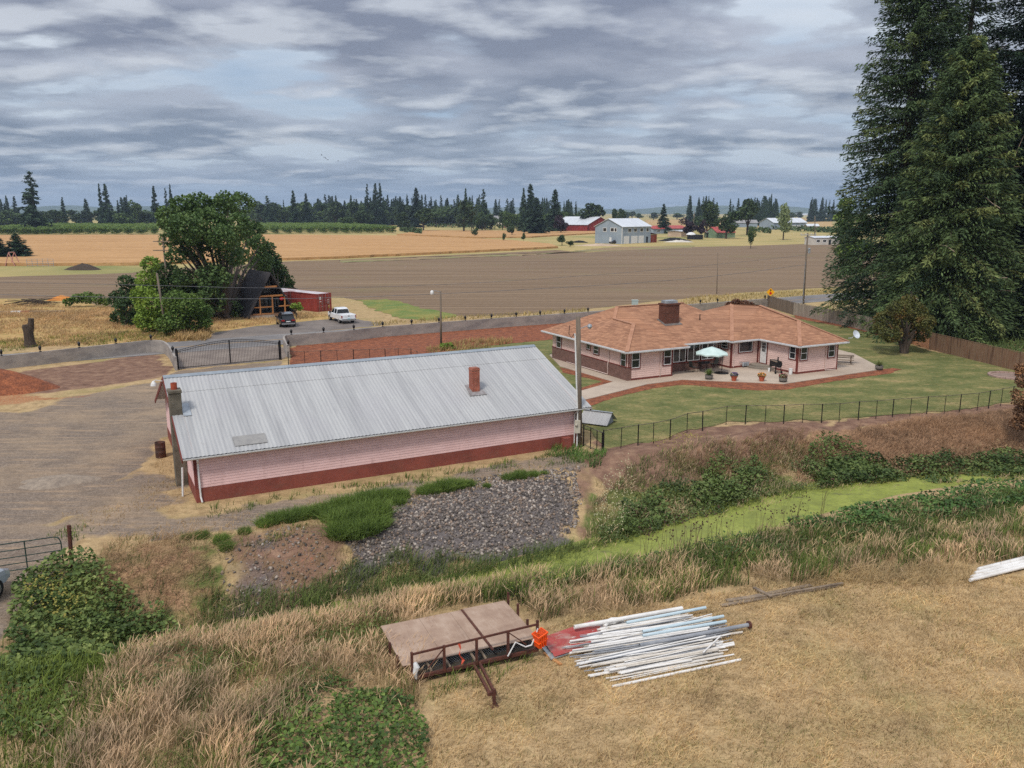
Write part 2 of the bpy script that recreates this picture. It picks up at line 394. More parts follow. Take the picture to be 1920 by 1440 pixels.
vg = ramp(nt, n_mid, [(.3, lin(128, 122, 62)), (.5, lin(176, 146, 96)), (.7, lin(196, 160, 112))])
farc = ramp(nt, noise(nt, ov, .012, 5), [(.35, lin(150, 142, 92)), (.5, lin(176, 156, 106)), (.65, lin(128, 130, 80))])
c = straw
c = mixc(nt, A3[1], c, farc)
c = mixc(nt, A3[0], c, vg)
c = mixc(nt, brk(A1[1], n_mid), c, green)
c = mixc(nt, brk(A1[0], n_mid, .7), c, gravel)
c = mixc(nt, brk(A2[0], n_mid), c, soil)
c = mixc(nt, brk(A2[1], n_mid), c, dead)
c = mixc(nt, brk(A2[2], n_mid), c, rock)
c = mixc(nt, brk(A1[2], n_fine, .9), c, red)
c = mixc(nt, 1.0, c, ramp(nt, noise(nt, ov, 14, 5, .8), [(.3, (.7, .7, .7, 1)), (.7, (1.28, 1.28, 1.28, 1))]), 'MULTIPLY')
c = mixc(nt, 1.0, c, ramp(nt, noise(nt, ov, 2.6, 6, .75), [(.3, (.82, .82, .82, 1)), (.7, (1.16, 1.16, 1.16, 1))]), 'MULTIPLY')
nt.links.new(c, bs.inputs['Base Color']); bump(nt, bs, n_fine, .6, .06)
go = npobj('ground', V, Fq, m_g, smooth=True); tag(go, kind='structure')
for nm, ch in (('za', (z_gravel, z_green, z_red)), ('zb', (z_soil, z_dead, z_rock)), ('zc', (verge, smooth(100, 200, np.hypot(fx, fy)), 0 * fx))):
    a = go.data.color_attributes.new(nm, 'FLOAT_COLOR', 'POINT')
    q = np.ones((len(V), 4), np.float32)
    for k in range(3): q[:, k] = ch[k]
    a.data.foreach_set('color', q.ravel())
# --- duckweed-covered water in the ditch
m_w, nt, bs = nt_new('duckweed water'); ov = coords(nt)
n1 = noise(nt, ov, .5, 5, .6, 1.2); n2 = noise(nt, ov, 5, 4, .7)
c = ramp(nt, n1, [(.3, lin(116, 122, 56)), (.5, lin(136, 144, 64)), (.7, lin(150, 156, 74))])
c = mixc(nt, ramp(nt, n2, [(.4, (0, 0, 0, 1)), (.7, (.6, .6, .6, 1))]), c, lin(104, 110, 56))
c = mixc(nt, ramp(nt, noise(nt, coords(nt, 'Object', (1, 2.2, 1), (0, 0, .45)), .8, 6, .7), [(.58, (0, 0, 0, 1)), (.68, (.8, .8, .8, 1))]), c, lin(92, 92, 58))
nt.links.new(c, bs.inputs['Base Color']); bs.inputs['Roughness'].default_value = .6; bs.inputs['Specular IOR Level'].default_value = .25
mb = MB(); rows = []
for i in range(len(DC) - 1):
    a = Vector(DC[i]); b = Vector(DC[i + 1]); n = max(1, int((b - a).length / 1.0))
    for j in range(n): rows.append(a.lerp(b, j / n))
rows = [r for r in rows if r.x > -17]
vs = []
for i, p in enumerate(rows):
    q = (rows[min(i + 1, len(rows) - 1)] - rows[max(0, i - 1)]).normalized(); w = float(hw_at(np.array(p.x))) + .45
    vs += [(p.x + q.y * w, p.y - q.x * w, -1.5), (p.x - q.y * w, p.y + q.x * w, -1.5)]
mb.add(vs, [(2 * i, 2 * i + 2, 2 * i + 3, 2 * i + 1) for i in range(len(rows) - 1)])
tag(mb.build('water', m_w), kind='structure')
# --- road
RD = Vector((math.cos(math.radians(30.4)), math.sin(math.radians(30.4)), 0)); RN = Vector((RD.y, -RD.x, 0)); R0 = Vector((-51.8, 82.4, 0))
def road(s, o, z=0): p = R0 + RD * s + RN * o; return Vector((p.x, p.y, z))
def strip(name, s0, s1, o0, o1, z, m):
    mb = MB(); n = max(1, int((s1 - s0) / 8))
    for i in range(n):
        a = s0 + (s1 - s0) * i / n; b = s0 + (s1 - s0) * (i + 1) / n
        mb.quad(road(a, o1, z), road(b, o1, z), road(b, o0, z), road(a, o0, z))
    o = mb.build(name, m); return tag(o, kind='structure')
m_road = mat('asphalt', lin(124, 120, 118), lin(108, 105, 104), .25, .9, fine=.1, fscale=14, st=(1, 1, 1))
m_apr = mat('worn asphalt', lin(128, 118, 110), lin(108, 100, 95), .35, .92, fine=.14, fscale=9)
strip('road', -400, 500, -.3, 7.7, .02, m_road)
m_line = mat('white road paint', lin(190, 186, 180), lin(150, 146, 142), 1.5, .8, fine=.15)
m_yel = mat('yellow road paint', lin(176, 142, 92), lin(158, 130, 92), 1.5, .8, fine=.15)
strip('edge_line', -400, 500, .25, .37, .025, m_line); strip('edge_line', -400, 500, 7.1, 7.22, .025, m_line)
for k in (0, .24): strip('centre_line', -400, 500, 3.65 + k, 3.77 + k, .025, m_yel)
sheet('parking_apron', W([(375, 641), (400, 624), (470, 613), (560, 604), (600, 600), (650, 596), (690, 602), (725, 608), (690, 613), (520, 628)]), .014, m_apr, step=.8, amp=.2)
# --- concrete entrance slab inside the gate
sheet('driveway', W([(333, 693), (526, 674.5), (541, 668), (538, 655), (480, 632), (415, 640), (345, 655), (322, 676)]), .012, mat('driveway', lin(140, 128, 118), lin(120, 108, 100), .5, .92, fine=.12), amp=.08)
# --- lawn, beds, patio
m_lawn, nt, bs = nt_new('mown lawn'); bs.inputs['Roughness'].default_value = .95; bs.inputs['Specular IOR Level'].default_value = .1
ov = coords(nt); ox = coords(nt, 'Object', (.7, 1.2, 1), (0, 0, -.45))
n1 = noise(nt, ox, .33, 7, .66); n2 = noise(nt, ov, 3.5, 5, .7)
c = ramp(nt, n1, [(.32, lin(86, 94, 54)), (.46, lin(104, 108, 66)), (.57, lin(126, 122, 78)), (.67, lin(162, 142, 100)), (.76, lin(118, 116, 74))])
c = mixc(nt, ramp(nt, noise(nt, ov, 1.1, 6, .72), [(.52, (0, 0, 0, 1)), (.66, (.7, .7, .7, 1))]), c, lin(150, 134, 92))
c = mixc(nt, ramp(nt, n2, [(.46, (0, 0, 0, 1)), (.7, (.75, .75, .75, 1))]), c, lin(82, 86, 48))
c = mixc(nt, ramp(nt, noise(nt, ox, 2.2, 3, .6), [(.64, (0, 0, 0, 1)), (.7, (.7, .7, .7, 1))]), c, lin(76, 70, 46))
c = mixc(nt, 1.0, c, ramp(nt, noise(nt, ov, 16, 3, .7), [(.3, (.85, .85, .85, 1)), (.7, (1.15, 1.15, 1.15, 1))]), 'MULTIPLY')
nt.links.new(c, bs.inputs['Base Color']); bump(nt, bs, n2, .4, .04)
FENCE_PX = [(1164, 844), (1196, 837), (1225, 833), (1256, 825), (1288, 812), (1317, 808), (1361, 797), (1397, 796), (1434, 796), (1469, 795), (1504, 793), (1540, 793), (1573, 792), (1609, 788), (1642, 786), (1673, 783), (1706, 781), (1737, 778), (1770, 776), (1799, 773), (1832, 770), (1853, 766), (1876, 761), (1897, 757)]
sheet('lawn', W([(1085, 790), (1135, 842)] + [(x, y - 5) for x, y in FENCE_PX] + [(2200, 730), (2200, 702), (1920, 694), (1740, 657), (1600, 614), (1490, 594), (1440, 590), (1230, 605), (1040, 634), (860, 652), (800, 668), (900, 720)]), .03, m_lawn, step=.5, amp=.22)
m_mulch = mat('bark mulch', lin(146, 88, 58), lin(110, 66, 46), 1.6, .95, fine=.45, fscale=9, bmp=.6, bdist=.05, c3=lin(128, 76, 52))
sheet('mulch_bed', W([(543, 655), (560, 649), (640, 641), (720, 631), (827, 623), (960, 612), (1060, 605), (1210, 594), (1215, 603), (1040, 637), (960, 644), (860, 656), (790, 672), (760, 700), (560, 700), (545, 680)]), .05, m_mulch, .1, amp=.25)
sheet('mulch_bed', W([(1088, 751), (1140, 739), (1213, 721), (1280, 713), (1470, 721), (1650, 694), (1672, 691), (1690, 693), (1668, 701), (1560, 716), (1475, 731), (1420, 733), (1280, 722), (1222, 729), (1150, 747), (1092, 768)]), .05, m_mulch, .1, amp=.1)
sheet('mulch_bed', W([(1050, 690), (1062, 692), (1152, 716), (1093, 736), (1080, 732), (1128, 716), (1055, 699)]), .05, m_mulch, .1, amp=.1)
sheet('mulch_bed', W([(1490, 590), (1600, 611), (1690, 636), (1690, 641), (1600, 617), (1490, 597)]), .05, m_mulch, .1, amp=.12)
sheet('patio', W([(1030, 667), (1050, 688), (1150, 717.5), (1070, 740), (1070, 758), (1145, 739.5), (1214, 722), (1280, 713.5), (1470, 721.5), (1656, 693.5), (1600, 664), (1500, 640), (1200, 640), (1060, 655)]), .1, mat('patio slab', lin(184, 168, 150), lin(166, 150, 134), .35, .9, fine=.07, fscale=5), .2, amp=0)
# --- fields beyond the road
m_pl, nt, bs = nt_new('ploughed soil'); bs.inputs['Roughness'].default_value = .95; bs.inputs['Specular IOR Level'].default_value = .08
ov = coords(nt, 'Object', (1, 1, 1), (0, 0, math.radians(-12)))
lr = coords(nt, 'Object', (.012, .8, 1), (0, 0, math.radians(-10)))
n1 = noise(nt, lr, 1.2, 6, .65); n2 = noise(nt, ov, .05, 5, .6); n3 = noise(nt, ov, 1.2, 4, .7)
c = ramp(nt, n1, [(.36, lin(102, 86, 70)), (.5, lin(126, 106, 86)), (.64, lin(144, 124, 100))])
c = mixc(nt, ramp(nt, n2, [(.56, (0, 0, 0, 1)), (.72, (.5, .5, .5, 1))]), c, lin(118, 112, 76))
c = mixc(nt, 1.0, c, ramp(nt, n3, [(.3, (.88, .88, .88, 1)), (.7, (1.12, 1.12, 1.12, 1))]), 'MULTIPLY')
nt.links.new(c, bs.inputs['Base Color']); bump(nt, bs, n3, .5, .1)
sheet('ploughed_field', W([(-900, 572), (0, 560), (110, 562), (215, 576), (400, 562), (520, 556), (640, 556), (700, 569), (800, 591), (900, 593), (1000, 587), (1110, 578), (1290, 559), (1400, 548), (1560, 538), (1750, 528), (2500, 500), (2500, 453), (1520, 457), (1400, 461), (1300, 463), (1180, 468), (1100, 473), (1045, 469), (900, 476), (640, 487), (540, 490), (300, 506), (240, 512), (0, 519), (-900, 526)]), .016, m_pl, step=3, amp=.8)
sheet('grass_patch', W([(668, 563), (730, 561), (790, 578), (862, 592), (800, 601), (745, 598), (700, 580)]), .03, mat('lush field grass', lin(96, 116, 56), lin(134, 128, 66), .3, .95, fine=.25, fscale=3), step=1.5, amp=.6)
sheet('weed_strip', W([(1150, 463), (1300, 461), (1300, 464), (1180, 469), (640, 488), (640, 492), (1000, 478)]), .024, mat('field weeds', lin(128, 126, 82), lin(142, 116, 88), .06, .95, fine=.25, fscale=1.2), step=3, amp=1.2)
m_wh, nt, bs = nt_new('ripe wheat'); bs.inputs['Roughness'].default_value = .95; bs.inputs['Specular IOR Level'].default_value = .08
lr = coords(nt, 'Object', (.02, .35, 1), (0, 0, math.radians(-6)))
c = ramp(nt, noise(nt, lr, 1.1, 6, .68), [(.34, lin(160, 122, 82)), (.5, lin(182, 142, 98)), (.68, lin(198, 160, 114))])
c = mixc(nt, 1.0, c, ramp(nt, noise(nt, coords(nt), .5, 4, .75), [(.3, (.82, .82, .82, 1)), (.7, (1.14, 1.14, 1.14, 1))]), 'MULTIPLY')
nt.links.new(c, bs.inputs['Base Color']); bump(nt, bs, noise(nt, coords(nt), 1.5, 3, .7), .6, .2)
sheet('wheat_field', W([(-900, 499), (0, 499), (250, 498), (310, 496), (520, 489), (640, 485), (900, 473), (1047, 465.5), (1030, 460), (960, 453), (900, 450), (760, 444), (500, 442), (0, 443), (-900, 443)]), .8, m_wh, .9, step=2.5, amp=.5)
sheet('wheat_field', W([(745, 441), (900, 447), (990, 446), (1125, 438), (1125, 433), (960, 434), (800, 433)]), .7, m_wh, .8, step=3, amp=.8)
sheet('wheat_field', W([(1210, 425), (1560, 425), (1560, 410), (1500, 409), (1210, 412)]), .02, mat('dry meadow', lin(184, 148, 100), lin(160, 138, 92), .03, .95, fine=.15), step=9, amp=2)
sheet('meadow', W([(1440, 408), (2400, 410), (2400, 402.5), (1440, 402.5)]), .03, mat('far meadow', lin(176, 160, 104), lin(150, 146, 92), .02, .95, fine=.1), step=20, amp=4)
# --- distant hills
def hills(name, x0, x1, y, h, seed, m, depth=900):
    n = 160; k = 8; V = []; 
    for i in range(n + 1):
        x = x0 + (x1 - x0) * i / n
        e = math.sin(PI * i / n) ** .5
        hh = h * (.35 + .9 * float(fbm(np.array([x]), np.array([seed * 37.0]), abs(x1 - x0) / 5, seed))) * e + h * .1 * e * float(vnoise(np.array([x]), np.array([3.]), abs(x1 - x0) / 80, seed))
        for j in range(k + 1):
            t = j / k; V.append((x, y + depth * (t - .5) * 2, hh * math.sin(PI * t) ** 1.2 - .5))
    Fc = [(i * (k + 1) + j, (i + 1) * (k + 1) + j, (i + 1) * (k + 1) + j + 1, i * (k + 1) + j + 1) for i in range(n) for j in range(k)]
    tag(npobj(name, V, Fc, m, smooth=True), kind='structure')
m_hill = mat('wooded hills', lin(62, 80, 66), lin(84, 98, 76), .006, .95, fine=.3, fscale=.05)
hills('hills', -4200, -1200, 6000, 80, 4, m_hill)
hills('hills', 700, 2600, 6200, 62, 7, m_hill)
hills('hills', -1500, 1400, 7000, 52, 9, m_hill)
hills('hills', 2200, 5200, 7200, 60, 12, m_hill)
# --- air
hz = MB(); hz.box(-8900, -250, -3.2, 8900, 11500, 260)
m_hz = bpy.data.materials.new('air'); m_hz.use_nodes = True; nt = m_hz.node_tree
nt.nodes.remove(nt.nodes['Principled BSDF']); pv = nt.nodes.new('ShaderNodeVolumePrincipled')
pv.inputs['Color'].default_value = (.62, .78, 1, 1); pv.inputs['Density'].default_value = 1.0e-4; pv.inputs['Anisotropy'].default_value = 0
nt.links.new(pv.outputs[0], nt.nodes['Material Output'].inputs['Volume'])
HAZE = hz.build('haze', m_hz); tag(HAZE, kind='stuff')
# --- sky and sun
SUN_EL, SUN_AZ = math.radians(52), math.radians(205)   # compass-like: 0 = +Y, clockwise
wd = bpy.data.worlds.new('World'); SC.world = wd; wd.use_nodes = True; nt = wd.node_tree
bg = nt.nodes['Background']
sky = nt.nodes.new('ShaderNodeTexSky'); sky.sky_type = 'NISHITA'; sky.sun_disc = False
sky.sun_elevation = SUN_EL; sky.sun_rotation = SUN_AZ; sky.air_density = 1.2; sky.dust_density = 1.5
tc = nt.nodes.new('ShaderNodeTexCoord'); sp = nt.nodes.new('ShaderNodeSeparateXYZ'); nt.links.new(tc.outputs['Generated'], sp.inputs[0])
zc = math_(nt, 'MAXIMUM', sp.outputs[2], 0.0)
dn = math_(nt, 'ADD', zc, .125)
cb = nt.nodes.new('ShaderNodeCombineXYZ')
nt.links.new(math_(nt, 'DIVIDE', sp.outputs[0], dn), cb.inputs[0]); nt.links.new(math_(nt, 'DIVIDE', sp.outputs[1], dn), cb.inputs[1])
def mp(sc, loc):
    m = nt.nodes.new('ShaderNodeMapping'); m.inputs['Scale'].default_value = sc; m.inputs['Location'].default_value = loc
    nt.links.new(cb.outputs[0], m.inputs[0]); return m.outputs[0]
def cloud(off):
    n = noise(nt, mp((1.05, 1.2, 1), (5.4, 2.3 + off, 0)), 1.0, 7, .52, .1); n2 = noise(nt, mp((.28, .4, 1), (1.3, 7.7 + off * .35, 0)), 1.0, 2, .5)
    return math_(nt, 'ADD', math_(nt, 'MULTIPLY', n, .75), math_(nt, 'MULTIPLY', n2, .25))
nA = cloud(0); nB = cloud(.22); nD = cloud(-.3)
nC = noise(nt, mp((.35, .6, 1), (7.3, 4.2, 0)), 1.0, 5, .55)
body = ramp(nt, nA, [(.425, (0, 0, 0, 1)), (.45, (.6, .6, .6, 1)), (.485, (1, 1, 1, 1))])
core = ramp(nt, nD, [(.43, (0, 0, 0, 1)), (.56, (1, 1, 1, 1))])               # the flat grey underside
edge = ramp(nt, math_(nt, 'SUBTRACT', nA, nB), [(.01, (0, 0, 0, 1)), (.09, (1, 1, 1, 1))])   # sunlit far rim
hi = ramp(nt, zc, [(0.0, lin(160, 180, 202)), (.05, lin(188, 200, 214)), (.2, lin(216, 222, 230))])
mid = ramp(nt, zc, [(0.0, lin(138, 158, 182)), (.05, lin(156, 168, 187)), (.16, lin(174, 178, 191))])
dk = ramp(nt, zc, [(0.0, lin(104, 128, 156)), (.05, lin(104, 120, 144)), (.16, lin(122, 127, 145))])
thin = mixc(nt, ramp(nt, nC, [(.5, (0, 0, 0, 1)), (.66, (1, 1, 1, 1))]), hi, ramp(nt, zc, [(0, lin(142, 164, 190)), (.2, lin(166, 186, 210))]))
cl = mixc(nt, core, mid, dk)
cl = mixc(nt, math_(nt, 'MULTIPLY', edge, .6), cl, lin(226, 230, 236))
c = mixc(nt, body, thin, cl)
c = mixc(nt, ramp(nt, zc, [(0.0, (.75, .75, .75, 1)), (.04, (0, 0, 0, 1))]), c, lin(142, 164, 190))
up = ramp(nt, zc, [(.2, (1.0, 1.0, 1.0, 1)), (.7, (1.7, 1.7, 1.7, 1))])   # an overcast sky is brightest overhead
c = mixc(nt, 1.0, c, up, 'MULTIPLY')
sk = mixc(nt, 1.0, sky.outputs[0], (.1, .1, .1, 1), 'MULTIPLY')
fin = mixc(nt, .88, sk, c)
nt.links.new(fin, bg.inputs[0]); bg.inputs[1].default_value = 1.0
sl = bpy.data.lights.new('sun', 'SUN'); sl.energy = 2.3; sl.angle = math.radians(10); sl.color = (1, .95, .88)
so = bpy.data.objects.new('sun', sl); COL.objects.link(so)
dirv = Vector((math.sin(SUN_AZ) * math.cos(SUN_EL), math.cos(SUN_AZ) * math.cos(SUN_EL), math.sin(SUN_EL)))
so.rotation_euler = dirv.to_track_quat('Z', 'Y').to_euler(); so.location = (0, 0, 120)
# --- camera
cam = bpy.data.cameras.new('camera'); co = bpy.data.objects.new('camera', cam); COL.objects.link(co)
cam.sensor_width = 36; cam.lens = F / 1920 * 36; cam.clip_start = .1; cam.clip_end = 20000
co.location = (0, 0, H); co.rotation_euler = (PI / 2 - PITCH, 0, 0); SC.camera = co
SC.view_settings.view_transform = 'Standard'; SC.view_settings.look = 'None'; SC.view_settings.exposure = .14; SC.view_settings.gamma = 1
SC.cycles.max_bounces = 6; SC.cycles.diffuse_bounces = 3; SC.cycles.glossy_bounces = 3; SC.cycles.transparent_max_bounces = 8; SC.cycles.transmission_bounces = 3
SC.cycles.volume_bounces = 0
SC.cycles.use_denoising = False
try: SC.cycles.denoiser = 'OPENIMAGEDENOISE'
except Exception: pass
# ================================================================= BUILDINGS NEAR
def siding(mb, p0, p1, z0, z1, nrm, step=.15, out=.016):
    """lapped boards between two points of a plan line"""
    p0 = Vector(p0); p1 = Vector(p1); n = Vector(nrm)
    k = max(1, round((z1 - z0) / step)); s = (z1 - z0) / k; vs = []
    for i in range(k):
        for z, o in ((z0 + i * s + .012, out), (z0 + (i + 1) * s - .002, out * .4), (z0 + (i + 1) * s, -.012), (z0 + (i + 1) * s + .010, -.012)):
            vs += [(p0.x + n.x * o, p0.y + n.y * o, z), (p1.x + n.x * o, p1.y + n.y * o, z)]
    mb.add(vs, [(2 * i, 2 * i + 1, 2 * i + 3, 2 * i + 2) for i in range(4 * k - 1)])
def frame_boxes(mb, o, d, n, s0, s1, z0, z1, w, out0, out1):
    o = Vector(o); d = Vector(d); n = Vector(n)
    def bx(a0, a1, b0, b1):
        q = [(o + d * a + n * c) for c, a in ((out0, a0), (out0, a1), (out1, a1), (out1, a0))]
        mb.hexa([(q[0].x, q[0].y, b0), (q[1].x, q[1].y, b0), (q[2].x, q[2].y, b0), (q[3].x, q[3].y, b0), (q[0].x, q[0].y, b1), (q[1].x, q[1].y, b1), (q[2].x, q[2].y, b1), (q[3].x, q[3].y, b1)])
    bx(s0, s1, z0, z0 + w); bx(s0, s1, z1 - w, z1); bx(s0, s0 + w, z0 + w, z1 - w); bx(s1 - w, s1, z0 + w, z1 - w)
    return bx
def window(parent, o, d, n, s0, s1, z0, z1, mid=True, vert=0, trim=.09, tm='trim_red', wm='white', casing=True, gm='glass'):
    """trim part > white frame, pane"""
    mb = MB()
    if casing: frame_boxes(mb, o, d, n, s0 - trim, s1 + trim, z0 - trim, z1 + trim, trim, .0, .05)
    else: frame_boxes(mb, o, d, n, s0 - .03, s1 + .03, z0 - .03, z1 + .03, .03, .0, .04)
    w = mb.build('window', M[tm], parent)
    mb = MB(); bx = frame_boxes(mb, o, d, n, s0, s1, z0, z1, .065, .0, .045)
    if mid: bx(s0 + .065, s1 - .065, (z0 + z1) / 2 - .03, (z0 + z1) / 2 + .03)
    for k in range(vert):
        c = s0 + (s1 - s0) * (k + 1) / (vert + 1); bx(c - .045, c + .045, z0 + .065, z1 - .065)
    mb.build('frame', M[wm], w)
    o = Vector(o); d = Vector(d); n = Vector(n); mb = MB()
    a = o + d * (s0 + .05) + n * .02; b = o + d * (s1 - .05) + n * .02
    mb.quad((a.x, a.y, z0 + .05), (b.x, b.y, z0 + .05), (b.x, b.y, z1 - .05), (a.x, a.y, z1 - .05))
    mb.build('pane', M[gm], w); return w
def weather(m, base, st, lo, hi, dark, k=.6, scale=1.0):
    nt = m.node_tree; bs = nt.nodes['Principled BSDF']; l = bs.inputs['Base Color'].links[0].from_socket
    n = noise(nt, coords(nt, 'Object', st), scale, 6, .7)
    nt.links.new(mixc(nt, ramp(nt, n, [(lo, (0, 0, 0, 1)), (hi, (k, k, k, 1))]), l, dark), bs.inputs['Base Color'])
weather(M['pink'], None, (2.5, 2.5, .5), .55, .8, lin(150, 112, 106), .5)
weather(M['oxide'], None, (.8, .8, 2.0), .5, .75, lin(112, 78, 66), .7); weather(M['oxide'], None, (4, 4, 4), .56, .75, lin(150, 110, 92), .45)
weather(M['house_pink'], None, (2, 2, .5), .56, .8, lin(160, 126, 116), .4)
# ----------------------------------------------------------------- metal-roofed barn
m_tin, nt, bs = nt_new('corrugated tin'); bs.inputs['Roughness'].default_value = .6; bs.inputs['Metallic'].default_value = .1
v1 = coords(nt, 'Object', (2.4, .10, .10)); ov = coords(nt)
n1 = noise(nt, v1, 1.0, 6, .7); n2 = noise(nt, ov, .35, 4, .55); n3 = noise(nt, ov, 2.5, 5, .7)
c = ramp(nt, n1, [(.3, lin(146, 146, 146)), (.46, lin(162, 162, 161)), (.58, lin(174, 174, 172)), (.72, lin(152, 152, 152))])
c = mixc(nt, ramp(nt, n2, [(.45, (0, 0, 0, 1)), (.75, (.45, .45, .45, 1))]), c, lin(164, 162, 164))
c = mixc(nt, ramp(nt, n3, [(.6, (0, 0, 0, 1)), (.8, (.4, .4, .4, 1))]), c, lin(140, 134, 132))
nt.links.new(c, bs.inputs['Base Color'])
BTH = math.radians(27.7); BO = G(370, 943)
barn = thing('barn', 'long pink barn with red foundation and pale corrugated metal roof beside the gravel yard', 'barn', BO, BTH)
BL, BW, BH = 22.25, 13.7, 2.42; RZ, EZ = 5.28, 2.48; RW = BW / 2
mb = MB()
for a, b, n in (((0, 0), (BL, 0), (0, -1)), ((BL, 0), (BL, BW), (1, 0)), ((BL, BW), (0, BW), (0, 1)), ((0, BW), (0, 0), (-1, 0))):
    siding(mb, a, b, .74, BH + .02, n, .145)
sl_ = (RZ - EZ) / (RW + .45)
for x, s in ((0, -1), (BL, 1)):                                     # gables
    for k in range(18):
        z0 = BH + k * .145; z1 = z0 + .145
        i0 = (z0 - EZ) / sl_ - .45; i1 = (z1 - EZ) / sl_ - .45; i0 = max(0, i0); i1 = max(0, i1)
        if i0 >= RW: break
        i1 = min(i1, RW)
        q = [(x + s * .016, i0, z0), (x + s * .016, BW - i0, z0), (x, BW - i1, z1), (x, i1, z1)]
        mb.poly(q if s > 0 else q[::-1])
mb.build('wall', M['pink'], barn)
mb = MB(); mb.box(-.03, -.03, -.3, BL + .03, BW + .03, .74); mb.build('foundation', M['oxide'], barn)
mb = MB(); n = 230; x0, x1 = -.55, BL + .75                          # corrugated sheets
for side in (0, 1):
    for (t0, t1, lift) in ((0, .78, 0.0), (.765, 1.0, .012)):
        vs = []
        for i in range(n + 1):
            u = x0 + (x1 - x0) * i / n; hgt = .013 * math.cos(PI * i) + lift
            for t in (t0, t1):
                yy = -.42 + t * (RW + .42); zz = EZ + t * (RZ - EZ)
                vs.append((u, yy if side == 0 else BW - yy, zz + hgt))
        mb.add(vs, [((2 * i, 2 * i + 2, 2 * i + 3, 2 * i + 1) if side == 0 else (2 * i, 2 * i + 1, 2 * i + 3, 2 * i + 2)) for i in range(n)])
roof = mb.build('roof', m_tin, barn)
mb = MB()
for s in (-1, 1):
    mb.hexa([(x0, RW, RZ + .02), (x1, RW, RZ + .02), (x1, RW + s * .28, RZ - .085), (x0, RW + s * .28, RZ - .085), (x0, RW, RZ + .05), (x1, RW, RZ + .05), (x1, RW + s * .28, RZ - .055), (x0, RW + s * .28, RZ - .055)])
mb.build('ridge_cap', mat('ridge tin', lin(146, 154, 160), lin(130, 138, 146), 2, .5, metal=.15), roof)
mb = MB(); mb.hexa([(2.0, -.02, EZ + .155 + .03), (3.6, -.02, EZ + .155 + .03), (3.6, .75, EZ + .455 + .03), (2.0, .75, EZ + .455 + .03), (2.0, -.02, EZ + .2), (3.6, -.02, EZ + .2), (3.6, .75, EZ + .5), (2.0, .75, EZ + .5)])
mb.build('roof_patch', mat('dull tin patch', lin(146, 144, 140), lin(134, 132, 130), 5, .7), roof)
mb = MB(); mb.box(x0 + .1, -.30, EZ - .12, x1 - .1, -.02, EZ - .03); mb.mi = 1
mb.box(x0, -.40, EZ - .05, x1, -.34, EZ - .012)
mb.build('fascia', [M['white'], M['black_metal']], barn)
mb = MB()
mb.add([(x0, -.52, EZ - .09), (x1, -.52, EZ - .09), (x1, -.40, EZ - .15), (x0, -.40, EZ - .15), (x1, -.40, EZ - .03), (x0, -.40, EZ - .03), (x1, -.53, EZ - .03), (x0, -.53, EZ - .03)], [(3, 2, 1, 0), (0, 1, 6, 7), (2, 3, 5, 4)])
mb.build('gutter', M['white'], barn)
mb = MB()                                                           # barge boards on the left gable
for s in (0, 1):
    a = (x0 - .02, -.45 if s == 0 else BW + .45, EZ - .14); b = (x0 - .02, RW, RZ - .14); mb.beam(a, b, .05, .2)
    a = (x1 - .03, -.45 if s == 0 else BW + .45, EZ - .14); b = (x1 - .03, RW, RZ - .14); mb.beam(a, b, .05, .2)
mb.each('bargeboard', M['trim_red'], barn)
mb = MB(); mb.box(-.045, -.045, .74, .09, .09, BH); mb.box(BL - .09, -.045, .74, BL + .045, .09, BH); mb.each('corner_board', M['trim_red'], barn)
mb = MB(); mb.path([(.12, -.46, EZ - .14), (.14, -.32, EZ - .3), (.16, -.09, EZ - .45), (.18, -.08, .3), (.22, -.2, .06)], .045, 8); mb.build('downspout', M['white'], barn)
mb = MB(); mb.path([(BL - .25, -.46, EZ - .14), (BL - .25, -.1, EZ - .4), (BL - .25, -.08, .2)], .04, 8); mb.build('downspout', M['white'], barn)
m_cblock = mat('stained block', lin(116, 108, 96), lin(86, 80, 70), 1.6, .95, fine=.25, c3=lin(102, 96, 84))
wq = onplane(333, 788, (BO.x - .3 * math.cos(BTH), BO.y - .3 * math.sin(BTH)), (-math.sin(BTH), math.cos(BTH)))[0]
mb = MB(); mb.box(-.62, wq - .1, -.2, -.03, wq + .62, 5.0)
mb.box(-.66, wq - .14, 5.0, .01, wq + .66, 5.16); ch = mb.build('chimney', m_cblock, barn, bevel=.02)
mb = MB(); mb.lathe([(.16, 0), (.16, .34), (.13, .34), (.13, .1)], (-.32, wq + .26, 5.16), 12); mb.build('flue_pot', mat('clay pot', lin(170, 84, 58), lin(140, 66, 48), 5), ch)
yz = lambda y: EZ + (y + .42) / (RW + .42) * (RZ - EZ)
mb = MB(); mb.hexa([(-.02, wq - .3, yz(wq - .3) + .03), (.38, wq - .3, yz(wq - .3) + .03), (.38, wq + .8, yz(wq + .8) + .03), (-.02, wq + .8, yz(wq + .8) + .03), (-.02, wq - .3, yz(wq - .3) + .05), (.38, wq - .3, yz(wq - .3) + .05), (.38, wq + .8, yz(wq + .8) + .05), (-.02, wq + .8, yz(wq + .8) + .05)])
mb.build('flashing', M['galv'], roof)
def barn_at(px, py):                                                # where a sight line meets the near roof slope
    lo, hi = 2.0, 6.0; c, s = math.cos(BTH), math.sin(BTH)
    for _ in range(40):
        m = (lo + hi) / 2; p = G(px, py, m); dx, dy = p.x - BO.x, p.y - BO.y
        y = -dx * s + dy * c
        if yz(y) > m: lo = m
        else: hi = m
    return dx * c + dy * s, y, m
u, y, z = barn_at(893, 736)
mb = MB(); mb.box(u - .24, y, z - .3, u + .24, y + .52, z + 1.35)
